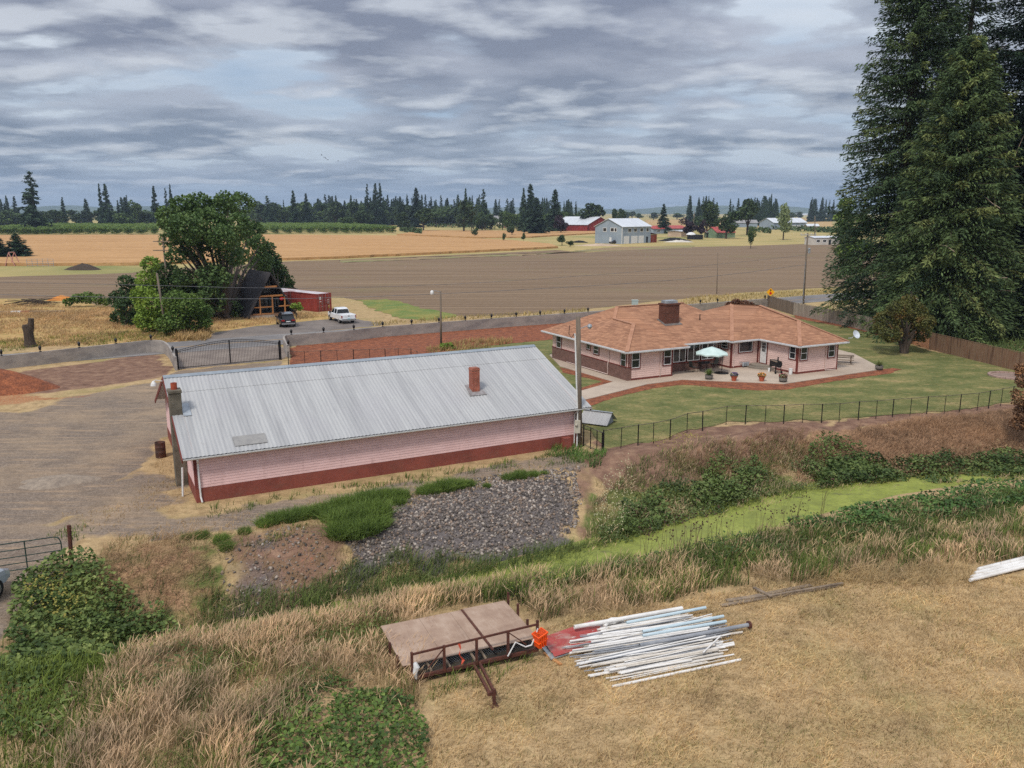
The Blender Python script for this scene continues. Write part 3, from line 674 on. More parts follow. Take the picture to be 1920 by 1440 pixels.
mb.box(u - .26, y - .02, z + 1.35, u + .26, y + .54, z + 1.43); mb.box(u - .24, y, z + 1.43, u + .24, y + .52, z + 1.5)
ch2 = mb.build('chimney', M['brick_red'], barn)
mb = MB(); mb.hexa([(u - .55, y - .35, yz(y - .35) + .03), (u + .55, y - .35, yz(y - .35) + .03), (u + .4, y + .8, yz(y + .8) + .03), (u - .4, y + .8, yz(y + .8) + .03), (u - .55, y - .35, yz(y - .35) + .055), (u + .55, y - .35, yz(y - .35) + .055), (u + .4, y + .8, yz(y + .8) + .055), (u - .4, y + .8, yz(y + .8) + .055)])
mb.build('flashing', mat('lead flashing', lin(150, 146, 146), lin(120, 114, 112), 3, .6), ch2)
mb = MB(); mb.path([(-.55, RW, 5.0), (-.95, RW, 5.1), (-1.05, RW, 5.02)], .025, 6); mb.lathe([(.02, .12), (.06, .1), (.14, -.04), (.17, -.16), (.15, -.16), (.05, .05)], (-1.05, RW, 4.95), 12)
mb.build('gable_lamp', M['white'], barn)
mb = MB(); mb.box(BL + .02, .4, .05, BL + .5, 1.5, .8); mb.box(BL - 1.2, -.5, -.1, BL - .7, -.1, .7)
mb.each('meter_board', M['oxide'], barn)
# ----------------------------------------------------------------- ranch house
HTH = math.radians(27.2); HO = G(1177, 714, .1); hc, hs = math.cos(HTH), math.sin(HTH)
HE1 = (hc, hs); HE2 = (-hs, hc)
house = thing('ranch_house', 'single storey pink ranch house with brown shingle hip roofs and a concrete patio', 'house', HO, HTH)
def hw_pt(u, w): return (HO.x + hc * u - hs * w, HO.y + hs * u + hc * w)
def hloc(px, py, z):
    p = G(px, py, z); dx, dy = p.x - HO.x, p.y - HO.y
    return (dx * hc + dy * hs, -dx * hs + dy * hc, z - HO.z)
def on_u(px, py, u): s, z = onplane(px, py, hw_pt(u, 0), HE2); return s, z - HO.z      # wall of constant u -> (w, z)
def on_w(px, py, w): s, z = onplane(px, py, hw_pt(0, w), HE1); return s, z - HO.z      # wall of constant w -> (u, z)
WT = 2.62
FP = [(0, 12.8), (0, 0), (4.67, 0), (4.67, 2.3), (11.75, 2.3), (11.75, .45), (15.0, .45), (15.0, -4.4), (20.0, -4.4), (20.0, 12.8)]
mb = MB(); mbr = MB(); mo = MB(); cb_ = MB(); up_ = MB()
for i in range(len(FP)):
    a = Vector(FP[i]); b = Vector(FP[(i + 1) % len(FP)]); d = (b - a).normalized(); n = Vector((d.y, -d.x))
    z0 = .16
    if i in (0, 9): z0 = 1.12
    if i == 3: z0 = .75
    siding(mb, a, b, z0, WT + .12, n, .17)
    if z0 > .2:
        o = n * .07; mbr.prism([a + n * .0, b + n * .0, b + o + d * (.07 if i == 9 else 0), a + o - d * 0][::-1] if False else [a, a + o, b + o, b], -.1, z0)
        up_.prism([a, a + n * .1, b + n * .1, b], z0, z0 + .06)
    else: mo.prism([a, a + n * .035, b + n * .035, b], -.1, z0)
    if i in (1, 2, 4, 5, 6, 7, 8):
        cb_.prism([a - n * .0, a + n * .03, a + n * .03 + d * .12, a + d * .12], z0 + .0, WT); cb_.prism([b - d * .12, b - d * .12 + n * .03, b + n * .03, b], z0, WT)
mbr.box(-.07, -.04, -.1, .32, -.001, 1.12); up_.box(-.1, -.07, 1.12, .35, -.001, 1.18)
wall = mb.build('wall', M['house_pink'], house)
mbr.each('brick_base', M['brick_house'], house); mo.each('plinth', M['trim_red'], house); cb_.each('corner_board', M['trim_red'], house); up_.each('brick_ledge', M['trim_red'], house)
# bay of tall windows in the recess
bay = [(5.0, 2.3), (5.75, 1.45), (10.6, 1.45), (11.5, 2.3)]
mb = MB(); mb.prism(bay[::-1] if False else bay, -.1, .72); bayo = mb.build('bay', M['brick_house'], house)
mb = MB(); mb.prism([(4.95, 2.3), (5.7, 1.38), (10.65, 1.38), (11.6, 2.3)], .72, .8); mb.build('bay_sill', M['trim_red'], bayo)
for i in range(3):
    a = Vector(bay[i]); b = Vector(bay[i + 1]); d = (b - a).normalized(); n = Vector((d.y, -d.x)); L = (b - a).length
    k = 3 if i == 1 else 1
    for j in range(k):
        s0 = L * j / k + .05; s1 = L * (j + 1) / k - .05
        window(house, a, d, n, s0 + .05, s1 - .05, .86, 2.5, mid=False, vert=1, casing=False)
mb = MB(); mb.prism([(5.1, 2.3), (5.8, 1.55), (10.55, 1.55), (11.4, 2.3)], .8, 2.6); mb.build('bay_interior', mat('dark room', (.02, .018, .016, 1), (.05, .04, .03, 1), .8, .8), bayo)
d1, nm1 = Vector(HE1), None
EX, EY = Vector((1, 0)), Vector((0, 1))
def win_u(u, n, pa, pb, **k):   # window on a wall u = const, from two opposite corners seen
    s0, z0 = on_u(*pa, u); s1, z1 = on_u(*pb, u)
    d = EY if n > 0 else -EY; lo, hi = min(s0, s1), max(s0, s1)
    o = Vector((u + n * .02, 0))
    if n > 0: window(house, o, d, Vector((1, 0)), lo, hi, min(z0, z1), max(z0, z1), **k)
    else: window(house, o, d, Vector((-1, 0)), -hi, -lo, min(z0, z1), max(z0, z1), **k)
def win_w(w, pa, pb, **k):
    s0, z0 = on_w(*pa, w); s1, z1 = on_w(*pb, w)
    window(house, Vector((0, w - .02)), EX, Vector((0, -1)), min(s0, s1), max(s0, s1), min(z0, z1), max(z0, z1), **k)
win_u(0, -1, (1044.5, 628.5), (1052.5, 653.5))
win_u(0, -1, (1101, 643), (1107.5, 656), mid=False)
win_u(0, -1, (1114, 646.5), (1123, 665))
win_u(0, -1, (1165, 661), (1174, 689))
win_w(0, (1184, 660), (1198.5, 689))
win_w(0, (1244.5, 654), (1257.5, 683))
win_w(.45, (1386, 639), (1409.5, 658.5), mid=False)
win_u(15.0, -1, (1482, 648.5), (1492, 674))
win_w(-4.4, (1501.5, 650), (1512, 674))
win_w(-4.4, (1553.5, 646.5), (1563.5, 668.5))
win_u(11.75, -1, (1353.5, 640), (1365, 654.5))
# back door with nine panes, in the wing's inner wall
dA = on_u(1425.5, 673.5, 15.0); dB = on_u(1439.5, 639, 15.0)
w0, w1 = dB[0], dA[0]; z0 = .36; z1 = z0 + 2.03
mb = MB(); mb.box(14.95, w0, z0, 15.0, w1, z1); door = mb.build('door', M['white'], house)
mb = MB()
for i in range(3):
    for j in range(3):
        a = w0 + .16 + (w1 - w0 - .32) * i / 3; b = a + (w1 - w0 - .32) / 3 - .03; c0 = z0 + 1.05 + j * .29
        mb.box(14.944, a, c0, 14.95, b, c0 + .26)
mb.build('pane', M['glass'], door)
mb = MB(); mb.box(14.93, w0 - .1, z0 - .12, 15.0, w0, z1 + .1); mb.box(14.93, w1, z0 - .12, 15.0, w1 + .1, z1 + .1); mb.box(14.93, w0 - .1, z1, 15.0, w1 + .1, z1 + .1); mb.box(14.93, w0, z0 - .12, 15.0, w1, z0)
mb.build('door_frame', M['trim_red'], door)
mb = MB(); mb.lathe([(.01, 0), (.035, .01), (.035, .05), (.01, .06)], (14.9, w0 + .1, z0 + .95), 8); mb.build('handle', M['galv'], door)
mb = MB(); wc = (w0 + w1) / 2
for r, h in ((1.55, .14), (1.15, .28)):
    mb.prism([(14.95 + r * 1.0 * -math.sin(t), wc + r * 1.0 * math.cos(t)) for t in [PI * k / 12 for k in range(13)]], -.05, h)
mb.build('step', mat('step concrete', lin(140, 132, 120), lin(122, 114, 104), 1, .9, fine=.1), house)
# roofs
def hv(px, py, zw): return hloc(px, py, zw)
ez = 2.73
E_ = ez - HO.z
a_, b_, c_, c2, d2, e_, f_, g_, h_, i_ = [(u, w, E_) for u, w in ((-.6, 14.0), (-.6, -.6), (6.0, -.6), (6.0, .7), (11.25, .7), (11.25, -.1), (14.55, -.1), (14.55, -5.0), (20.6, -5.0), (20.6, 14.0))]
p1 = hv(1188, 608, 4.45); p2 = hv(1151, 597.5, 4.45); M1 = hv(1157, 575, 5.4); M2 = hv(1281, 567.5, 5.4)
Vv = hv(1318, 583, 4.75); M3 = hv(1372, 570, 5.25); M4 = hv(1424, 572.5, 5.25); p3 = hv(1498, 601.5, 4.35)
faces = [(a_, b_, p1, p2), (a_, p2, M1), (b_, c_, p1), (p1, c_, c2), (p1, c2, p2), (p2, c2, M1), (c2, M2, M1), (c2, d2, Vv), (c2, Vv, M2), (d2, e_, M3), (d2, M3, Vv), (e_, f_, M4, M3), (f_, g_, p3), (f_, p3, M4), (g_, h_, p3), (h_, i_, p3), (p3, i_, M4), (a_, M1, i_), (M1, M2, i_), (M2, Vv, i_), (Vv, M3, i_), (M3, M4, i_)]
m_sh, nt, bs = nt_new('roof shingles'); bs.inputs['Roughness'].default_value = .92; bs.inputs['Specular IOR Level'].default_value = .15
t = nt.nodes.new('ShaderNodeTexCoord'); sx = nt.nodes.new('ShaderNodeSeparateXYZ'); nt.links.new(t.outputs['Object'], sx.inputs[0]); cbn = nt.nodes.new('ShaderNodeCombineXYZ')
nt.links.new(math_(nt, 'ADD', sx.outputs[0], math_(nt, 'MULTIPLY', sx.outputs[1], 1.13)), cbn.inputs[0]); nt.links.new(math_(nt, 'MULTIPLY', sx.outputs[2], 2.3), cbn.inputs[1])
b = nt.nodes.new('ShaderNodeTexBrick'); nt.links.new(cbn.outputs[0], b.inputs['Vector'])
b.inputs['Color1'].default_value = lin(172, 128, 100); b.inputs['Color2'].default_value = lin(142, 102, 80); b.inputs['Mortar'].default_value = lin(112, 80, 64)
for k, v in (('Scale', 1), ('Brick Width', .62), ('Row Height', .2), ('Mortar Size', .012), ('Bias', -.1)): b.inputs[k].default_value = v
cc = mixc(nt, 1.0, b.outputs[0], ramp(nt, noise(nt, t.outputs['Object'], .7, 5, .6), [(.3, (.9, .9, .9, 1)), (.7, (1.08, 1.08, 1.08, 1))]), 'MULTIPLY')
cc = mixc(nt, 1.0, cc, ramp(nt, noise(nt, cbn.outputs[0], 2.6, 3, .7), [(.3, (.84, .84, .84, 1)), (.7, (1.15, 1.15, 1.15, 1))]), 'MULTIPLY')
nt.links.new(cc, bs.inputs['Base Color']); bump(nt, bs, b.outputs['Fac'], -.5, .02)
mb = MB()
for f in faces: mb.poly(f)
eave = [a_, b_, c_, c2, d2, e_, f_, g_, h_, i_]
roof = mb.build('roof', m_sh, house)
mb = MB()
for a, b in ((b_, p1), (p1, p2), (p2, M1), (M1, M2), (e_, M3), (M3, M4), (g_, p3), (p3, h_), (p3, M4), (M3, Vv) if False else (M3, M4)):
    a = Vector(a); b = Vector(b); mb.beam(a + Vector((0, 0, .02)), b + Vector((0, 0, .02)), .34, .05)
mb.build('ridge_tiles', mat('ridge shingles', lin(174, 130, 104), lin(154, 112, 88), 3, .92, fine=.12), roof)
from mathutils.bvhtree import BVHTree
_rv = []; _rf = []
for f in faces: _rf.append(list(range(len(_rv), len(_rv) + len(f)))); _rv += f
_rb = BVHTree.FromPolygons(_rv, _rf)
def roof_hit(px, py):
    o = Vector(hloc(px, py, 13.0)); d = (Vector(hloc(px, py, 1.0)) - o).normalized(); return _rb.ray_cast(o, d)[0]
def roof_z(u, w): return _rb.ray_cast(Vector((u, w, 20)), Vector((0, 0, -1)))[0].z
mb = MB(); mg = MB(); n = len(eave)
for i in range(n):
    a = Vector(eave[i]); b = Vector(eave[(i + 1) % n]); d = (b - a).normalized(); nn = Vector((d.y, -d.x, 0))
    mb.prism([(a - nn * .03).xy, (a + nn * .0).xy + d.xy * 0, (b + nn * .0).xy, (b - nn * .03).xy], E_ - .2, E_ - .012)
    mg.prism([a.xy, (a + nn * .1).xy, (b + nn * .1).xy, b.xy], E_ - .14, E_ - .03)
mb.build('fascia', M['white'], house); mg.build('gutter', mat('gutter white', lin(206, 206, 206), lin(190, 190, 192), 2, .5), house)
mb = MB(); mb.poly([(p[0], p[1], E_ - .19) for p in eave][::-1]); mb.build('soffit', M['white'], house)
q = roof_hit(1264, 607)
mb = MB(); mb.box(q[0] - 1.05, q[1], q[2] - .8, q[0] + .55, q[1] + 1.0, q[2] + 1.75); mb.box(q[0] - 1.12, q[1] - .07, q[2] + 1.75, q[0] + .62, q[1] + 1.07, q[2] + 1.9)
hch = mb.build('chimney', M['brick_chim'], house)
mb = MB(); mb.box(q[0] - .9, q[1] + .1, q[2] + 1.9, q[0] + .4, q[1] + .9, q[2] + 2.15); mb.build('chimney_cap', M['galv'], hch)
fp = [(q[0] + a, q[1] + b) for a, b in ((-1.25, -.3), (.75, -.3), (.75, 1.0), (-1.25, 1.0))]
mb = MB(); mb.hexa([(a, b, roof_z(a, b) - .1) for a, b in fp] + [(a, b, roof_z(a, b) + .05) for a, b in fp])
mb.build('flashing', mat('dark flashing', lin(92, 88, 86), lin(120, 112, 106), 3, .7), hch)
q = roof_hit(1312, 600); mb = MB(); mb.tube((q[0], q[1], q[2] - .3), (q[0], q[1], q[2] + .55), .045, n=8); mb.build('vent_pipe', M['black_metal'], house)
mb = MB()
u0 = on_w(1237, 700, 0)[0]
mb.path([(u0, -.62, E_ - .12), (u0, -.3, E_ - .3), (u0, -.06, E_ - .45), (u0, -.06, .1)], .04, 6)
u1 = on_w(1376, 660, .45)[0]; mb.path([(u1 + 1.2, -.12, E_ - .12), (u1 + .6, .2, E_ - .25), (u1, .39, E_ - .4), (u1, .39, .1)], .04, 6)
u2 = on_w(1548, 660, -4.4)[0]; mb.path([(u2, -4.46, E_ - .2), (u2, -4.46, .15), (u2 + .05, -4.5, .08), (u2 + 1.3, -4.5, .06)], .04, 6)
w5 = on_u(1143, 660, 0)[0]; mb.path([(-.06, w5, E_ - .2), (-.06, w5, 1.3), (-.16, w5, 1.1), (-.16, w5, .1), (-.16, w5 + 7.0, .07)], .04, 6)
mb.each('downspout', mat('pipe pink', lin(206, 186, 176), lin(190, 170, 162), 3, .6), house)
q = hv(1603, 634, 2.75); mb = MB()
mb.lathe([(.02, 0), (.2, .03), (.32, .09), (.4, .16), (.39, .17), (.3, .11), (.02, .02)], (0, 0, 0), 20)
for i, v in enumerate(mb.v):
    p = Matrix.Rotation(math.radians(62), 3, 'X') @ Vector(v); mb.v[i] = (q[0] + p.x, q[1] + p.y, q[2] + .3 + p.z)
mb.path([(q[0], q[1] + .05, q[2] + .25), (q[0] - .1, q[1] + .25, q[2]), (q[0] - .45, q[1] + .35, q[2] - .02)], .025, 6)
mb.path([(q[0], q[1], q[2] + .1), (q[0] + .05, q[1] - .4, q[2] + .2)], .015, 5)
mb.build('satellite_dish', mat('dish grey', lin(206, 212, 218), lin(190, 196, 204), 3, .5), house)
mb = MB()
for i in range(3): q = on_w(1392 + i * 4, 683, .38); mb.lathe([(.02, 0), (.12, .02), (.12, .3), (.04, .36)], (q[0], .25, .1), 8)
mb.path([(q[0] - .9, .35, .5), (q[0] - .5, .25, .45), (q[0] + .2, .25, .45)], .03, 6)
mb.build('gas_meter', M['galv'], house)
# ================================================================= WALLS, FENCES, POLES
def walk(pts):
    """length-parametrised polyline"""
    L = [0]
    for a, b in zip(pts[:-1], pts[1:]): L.append(L[-1] + (Vector(b) - Vector(a)).length)
    def at(s):
        for i in range(len(pts) - 1):
            if s <= L[i + 1] or i == len(pts) - 2:
                t = (s - L[i]) / max(1e-6, L[i + 1] - L[i]); return Vector(pts[i]).lerp(Vector(pts[i + 1]), t), (Vector(pts[i + 1]) - Vector(pts[i])).normalized()
    return at, L[-1]
def find_px(at, L, px, z=0.0, s0=0.0):
    best = (1e9, 0); n = 800
    for i in range(n + 1):
        s = s0 + (L - s0) * i / n; p, _ = at(s); x, y = P(p[0], p[1], z)
        if abs(x - px) < best[0]: best = (abs(x - px), s)
    return at(best[1])
def conc_wall(label, pts, hgt=1.25, th=.2):
    at, L = walk(pts); n = int(L / .5); mb = MB(); vs = []
    for i in range(n + 1):
        p, d = at(L * i / n); nn = Vector((-d.y, d.x)) * th / 2
        for q, z in ((p - nn, -.1), (p - nn, hgt), (p + nn, hgt), (p + nn, -.1)): vs.append((q.x, q.y, z))
    fs = [(4 * i + j, 4 * i + 4 + j, 4 * i + 4 + (j + 1) % 4, 4 * i + (j + 1) % 4) for i in range(n) for j in range(3)] + [(0, 1, 2, 3), (4 * n + 3, 4 * n + 2, 4 * n + 1, 4 * n)]
    mb.add(vs, fs); o = mb.build('concrete_wall', M['wall_conc']); tag(o, label, 'wall'); return at, L
def xy(px, py): p = G(px, py); return (p.x, p.y)
def curve_in(pts, k=6):
    """round a polyline off (Chaikin)"""
    pts = [Vector(p) for p in pts]
    for _ in range(3):
        q = [pts[0]]
        for a, b in zip(pts[:-1], pts[1:]): q += [a.lerp(b, .25), a.lerp(b, .75)]
        pts = q + [pts[-1]]
    return [tuple(p) for p in pts]
WLp = [xy(-700, 792), xy(-200, 716), xy(0, 693), xy(150, 675.5)] + curve_in([xy(240, 665), xy(300, 658), xy(318, 668), xy(331, 695)])
e0 = G(1060, 606); e1 = e0 + RD * 60
WRp = curve_in([xy(542, 672), xy(530, 651), xy(545, 649), xy(640, 642)]) + [xy(720, 632), xy(827, 623.5), xy(960, 613), (e0.x, e0.y)]
k = 0
while P(e0.x, e0.y, 0)[0] < 1437: e0 = e0 + RD * .5
WRp.append((e0.x, e0.y))
atL, LL = conc_wall('low grey concrete garden wall along the road, left of the iron gate', WLp)
atR, LR = conc_wall('low grey concrete garden wall along the road, right of the iron gate behind the red mulch', WRp)
mb = MB(); mb.box(-.09, -.09, 0, .09, .09, .05); mb.tube((0, 0, .05), (0, 0, .14), .03, n=6)
mb.lathe([(.07, .14), (.1, .17), (.15, .42), (.17, .44), (.06, .55), (.02, .62)], n=6)
lamp = mb.build('wall_lamp', M['black_metal']); first = [lamp]
def wall_lamp(p, label):
    o = first.pop() if first else lamp.copy()
    if o.name not in COL.objects: COL.objects.link(o)
    o.location = (p[0], p[1], 1.25); tag(o, label, 'lamp', 'lanterns on the concrete wall')
for px in (3, 76, 149, 217, 283): wall_lamp(find_px(atL, LL, px, 1.25, 6)[0], 'black lantern on the concrete wall left of the iron gate')
wall_lamp(atL(LL - 3.0)[0], 'black lantern on the curved wall end beside the iron gate, left side')
wall_lamp(atR(.2)[0], 'black lantern on the wall end just right of the iron gate')
for px in (547, 606, 664, 718, 772, 823, 873, 921, 968, 1013, 1058, 1102): wall_lamp(find_px(atR, LR, px, 1.25, 5)[0], 'black lantern on the concrete wall behind the red mulch bed')
for px in (1313, 1345, 1434): wall_lamp(find_px(atR, LR, px, 1.25, 5)[0], 'black lantern on the concrete wall seen over the house roof')
# --- iron entrance gate
ga, gb = G(333, 692.5), G(526, 674.5); gd = gb - ga; gL = gd.length; gth = math.atan2(gd.y, gd.x)
gate = thing('iron_gate', 'black arched double iron driveway gate between the two concrete walls', 'gate', ga, gth)
gtop = lambda s: 1.72 + .62 * math.sin(PI * s / gL)
for k in (0, 1):
    mb = MB(); s0 = k * gL / 2 + .12; s1 = (k + 1) * gL / 2 - (.04 if k == 0 else .12) + (0 if k else 0); s0 += 0 if k == 0 else -.08
    n = 32
    for i in range(n + 1):
        s = s0 + (s1 - s0) * i / n; mb.box(s - .011, -.011, .1, s + .011, .011, gtop(s) - (.02 if i % 2 else .02))
    for dz in (0, -.16):
        for i in range(16):
            a = s0 + (s1 - s0) * i / 16; b = s0 + (s1 - s0) * (i + 1) / 16; mb.beam((a, 0, gtop(a) + dz), (b, 0, gtop(b) + dz), .04, .04)
    mb.box(s0, -.022, .1, s1, .022, .15); mb.box(s0 - .03, -.03, .08, s0 + .03, .03, gtop(s0)); mb.box(s1 - .03, -.03, .08, s1 + .03, .03, gtop(s1))
    mb.build('gate_leaf', M['black_metal'], gate)
for s in (0, gL):
    mb = MB(); mb.box(s - .09, -.09, 0, s + .09, .09, 1.85); mb.lathe([(.1, 1.85), (.1, 1.9), (.02, 1.96)], (s, 0, 0), 8); mb.build('post', M['black_metal'], gate)
# --- black chain-link fences
def chain_fence(label, pts, hgt, spans=None, heavy=2, mesh=True, lean=.03):
    p0 = Vector((pts[0][0], pts[0][1], 0)); t = thing('chain_link_fence', label, 'fence', p0)
    P3 = [Vector((p[0], p[1], gz(p[0], p[1]))) - p0 for p in pts]; tops = []
    for i, p in enumerate(P3):
        q = p + Vector((R.uniform(-lean, lean), R.uniform(-lean, lean), hgt)); tops.append(q)
        mb = MB(); r = .038 if i % heavy == 0 else .024
        mb.tube(p - Vector((0, 0, .2)), q + Vector((0, 0, .03)), r, n=6); mb.build('post', M['black_metal'], t)
    mb = MB(); mb.path(tops, .02, 5); mb.build('top_rail', m_rail, t)
    if mesh:
        mb = MB()
        for a, b, ta, tb in zip(P3[:-1], P3[1:], tops[:-1], tops[1:]):
            L = (b - a).length; n = int(L / .11); r = hgt / L
            for sg in (1, -1):
                for i in range(-int(hgt / .11), n + 1):
                    s0 = i * .11 / L; s1 = s0 + r; z0, z1 = 0.04, .98
                    if s0 < 0: z0 = max(z0, -s0 / r); s0 = 0
                    if s1 > 1: z1 = min(z1, 1 - (s1 - 1) / r); s1 = 1
                    if z1 <= z0: continue
                    f0, f1 = (s0, s1) if sg > 0 else (1 - s0, 1 - s1)
                    A = a.lerp(b, f0).lerp(ta.lerp(tb, f0), z0); B = a.lerp(b, f1).lerp(ta.lerp(tb, f1), z1)
                    w = Vector((0, 0, .0022)); mb.add([A - w, B - w, B + w, A + w], [(0, 1, 2, 3)])
        mb.build('wire_mesh', M['black_metal'], t)
    return t
m_rail = mat('worn rail paint', lin(60, 56, 52), lin(120, 108, 94), 3.5, .7, lo=.4, hi=.6)
fpts = [xy(1131, 853)] + [xy(x, y) for x, y in FENCE_PX] + [xy(1925, 750), xy(1960, 745)]
cf = chain_fence('black chain-link fence between the lawn and the ditch bank', fpts, 1.32)
pa, pb = G(1094, 836), G(1131, 853)
pg = thing('garden_gate', 'short black framed wire gate beside the meter pole, at the end of the barn', 'gate', pa, math.atan2(pb.y - pa.y, pb.x - pa.x))
gl = (pb - pa).length
for s, w in ((0, .03), (gl * .36, .022), (gl * .68, .022), (gl - .06, .06)):
    mb = MB(); mb.box(s - w, -w, -.05, s + w, w, 1.36); mb.build('post', M['black_metal'], pg)
mb = MB(); mb.box(0, -.02, 1.32, gl, .02, 1.36); mb.build('top_rail', m_rail, pg)
mb = MB(); mb.box(0, -.02, .1, gl, .02, .14); mb.build('bottom_rail', m_rail, pg)
chain_fence('black chain-link fence in front of the red mulch, behind the barn roof', [xy(541, 686), xy(572, 685), xy(602, 684), xy(633, 683), xy(663, 682), xy(694, 681), xy(723, 680), xy(747, 680), xy(771, 680), xy(783, 686), xy(796, 694), xy(815, 704)], 1.35)
# --- board fence
wf = thing('board_fence', 'tall wooden board fence around the lawn, grey at the road and brown under the firs', 'fence', (e0.x, e0.y, 0))
wpts = [(e0.x, e0.y), xy(1488, 591), xy(1592, 613), xy(1690, 639), xy(1742, 655), xy(1882, 690), xy(1990, 716)]
m_fg = mat('grey fence boards', lin(158, 146, 132), lin(128, 116, 102), 1.1, .9, fine=.2, st=(4, 4, .3))
m_fb = mat('brown fence boards', lin(120, 88, 68), lin(98, 72, 56), 1.1, .9, fine=.2, st=(4, 4, .3), c3=lin(134, 108, 86))
m_fo = mat('new cedar boards', lin(186, 136, 100), lin(166, 118, 86), 1.1, .9, fine=.15, st=(4, 4, .3))
mats_ = [mat('dark fence boards', lin(122, 108, 94), lin(100, 88, 76), 1.1, .9, fine=.2, st=(4, 4, .3)), m_fg, m_fg, m_fo, m_fb, m_fb]
for i, (a, b) in enumerate(zip(wpts[:-1], wpts[1:])):
    a = Vector(a) - Vector((e0.x, e0.y)); b = Vector(b) - Vector((e0.x, e0.y)); L = (b - a).length; n = max(1, round(L / 2.4)); d = (b - a).normalized(); nn = Vector((-d.y, d.x))
    for k in range(n):
        mb = MB(); q0 = a.lerp(b, k / n); q1 = a.lerp(b, (k + 1) / n); m = max(1, int((q1 - q0).length / .15))
        for j in range(m):
            c0 = q0.lerp(q1, j / m) + d * .006; c1 = q0.lerp(q1, (j + 1) / m) - d * .006; z = 1.72 + R.uniform(-.025, .025); o = nn * (.012 + R.uniform(0, .006))
            mb.prism([c0 - o, c1 - o, c1 + o, c0 + o], .03, z)
        pn = mb.build('board_panel', mats_[i], wf)
        mb = MB(); mb.prism([q0 - nn * .045 - d * .045, q0 - nn * .045 + d * .045, q0 + nn * .12 + d * .045, q0 + nn * .12 - d * .045], -.1, 1.8); mb.build('post', mats_[i], wf)
        mb = MB(); mb.prism([q0 - nn * .03, q1 - nn * .03, q1 + nn * .06, q0 + nn * .06], 1.76, 1.8); mb.build('top_rail', mats_[i], wf)
# --- poles
def pole(name, label, base, top, r0=.15, r1=.1, cat='utility pole'):
    t = thing(name, label, cat, base); mb = MB(); mb.tube((0, 0, -.3), Vector(top) - Vector(base), r0, r1, 10); mb.build('pole', M['pole_wood'], t, smooth=True); return t
def ptop(base, px, py):
    d = (1, 0); s, z = onplane(px, py, (base.x, base.y), d); return Vector((base.x + s, base.y, z))
pb_ = G(1087.5, 838); pt = ptop(pb_, 1084, 594)
t = pole('meter_pole', 'weathered timber pole with conduit, meter box and lamp at the barn corner', pb_, pt, .165, .14)
hp = pt - pb_
mb = MB(); mb.path([(-.2, -.1, 0), (-.19, -.1, 2.0), (hp.x - .16, -.08, hp.z - 1.15), (hp.x - .2, -.1, hp.z - 1.0)], .05, 8); mb.build('conduit', M['white'], t)
mb = MB(); mb.box(-.36, -.32, .95, -.02, -.12, 1.75); mb.lathe([(.09, 0), (.09, .1), (.02, .12)], (-.28, -.36, 1.45), 10); mb.build('meter_box', mat('meter box', lin(190, 184, 168), lin(170, 164, 150), 4, .6), t, bevel=.02)
mb = MB(); mb.path([(hp.x, -.05, hp.z - .75), (hp.x + .45, -.15, hp.z - .55), (hp.x + .62, -.2, hp.z - .5)], .025, 6); mb.lathe([(.03, .1), (.11, .06), (.15, -.05), (.1, -.16), (.02, -.2)], (hp.x + .68, -.2, hp.z - .5), 12); mb.build('lamp', M['galv'], t)
mb = MB(); mb.path([(hp.x - .22, -.1, hp.z - 1.0), (hp.x - .4, -.15, hp.z - 1.25), (hp.x - .55, -.1, hp.z - 1.0), (hp.x - .5, -.05, hp.z - .5)], .02, 5); mb.build('service_cable', M['black_metal'], t)
pb2 = G(827, 653); pt2 = ptop(pb2, 826, 546)
t = pole('yard_light_pole', 'slim grey pole with a white yard light in front of the mulch bed', pb2, pt2, .12, .09, 'light pole'); h2 = pt2 - pb2
mb = MB(); mb.path([(h2.x, 0, h2.z - .1), (h2.x - .5, -.1, h2.z + .05), (h2.x - .85, -.15, h2.z + .03)], .025, 6); mb.build('arm', M['galv'], t)
mb = MB(); mb.lathe([(.05, .12), (.16, .05), (.2, -.1), (.19, -.28), (.08, -.32)], (h2.x - .88, -.15, h2.z - .02), 12); mb.build('lamp', M['white'], t)
pb3 = G(1506, 570); pt3 = ptop(pb3, 1514.5, 437)
t = pole('power_pole', 'tall power pole with crossarm and transformer beside the road right of the sign', pb3, pt3, .17, .12); h3 = pt3 - pb3
mb = MB(); mb.box(h3.x - 1.15, -.2, h3.z - .35, h3.x + 1.3, -.1, h3.z - .2); mb.build('crossarm', mat('pale crossarm', lin(180, 178, 172), lin(150, 148, 142), 3), t)
for s in (-1.05, -.35, .5, 1.2):
    mb = MB(); mb.lathe([(.03, 0), (.06, .05), (.03, .12), (.05, .18), (.01, .22)], (h3.x + s, -.15, h3.z - .2), 8); mb.build('insulator', M['white'], t)
mb = MB(); mb.lathe([(.18, 0), (.2, .03), (.2, .75), (.16, .8), (.04, .86)], (h3.x + .38, -.1, h3.z - 3.1), 12); mb.build('transformer', M['galv'], t)
mb = MB(); mb.tube((-.14, -.16, 0), (h3.x * .62 - .14, -.16, h3.z * .6), .04, n=6); mb.build('conduit', M['galv'], t)
pb4 = G(313, 630); pt4 = ptop(pb4, 294, 512); pole('leaning_pole', 'bare leaning timber pole in front of the bright green bushes', pb4, pt4, .15, .11, 'pole')
pb5 = G(320, 600); pt5 = ptop(pb5, 305, 445)
t = pole('power_pole', 'power pole with two crossarms half hidden by the big maple', pb5, pt5, .16, .11); h5 = pt5 - pb5
for z in (-.6, -1.75):
    mb = MB(); mb.box(h5.x - 1.2 + .08 * z, -.2, h5.z + z, h5.x + .9, -.1, h5.z + z + .13); mb.build('crossarm', M['wood_grey'], t)
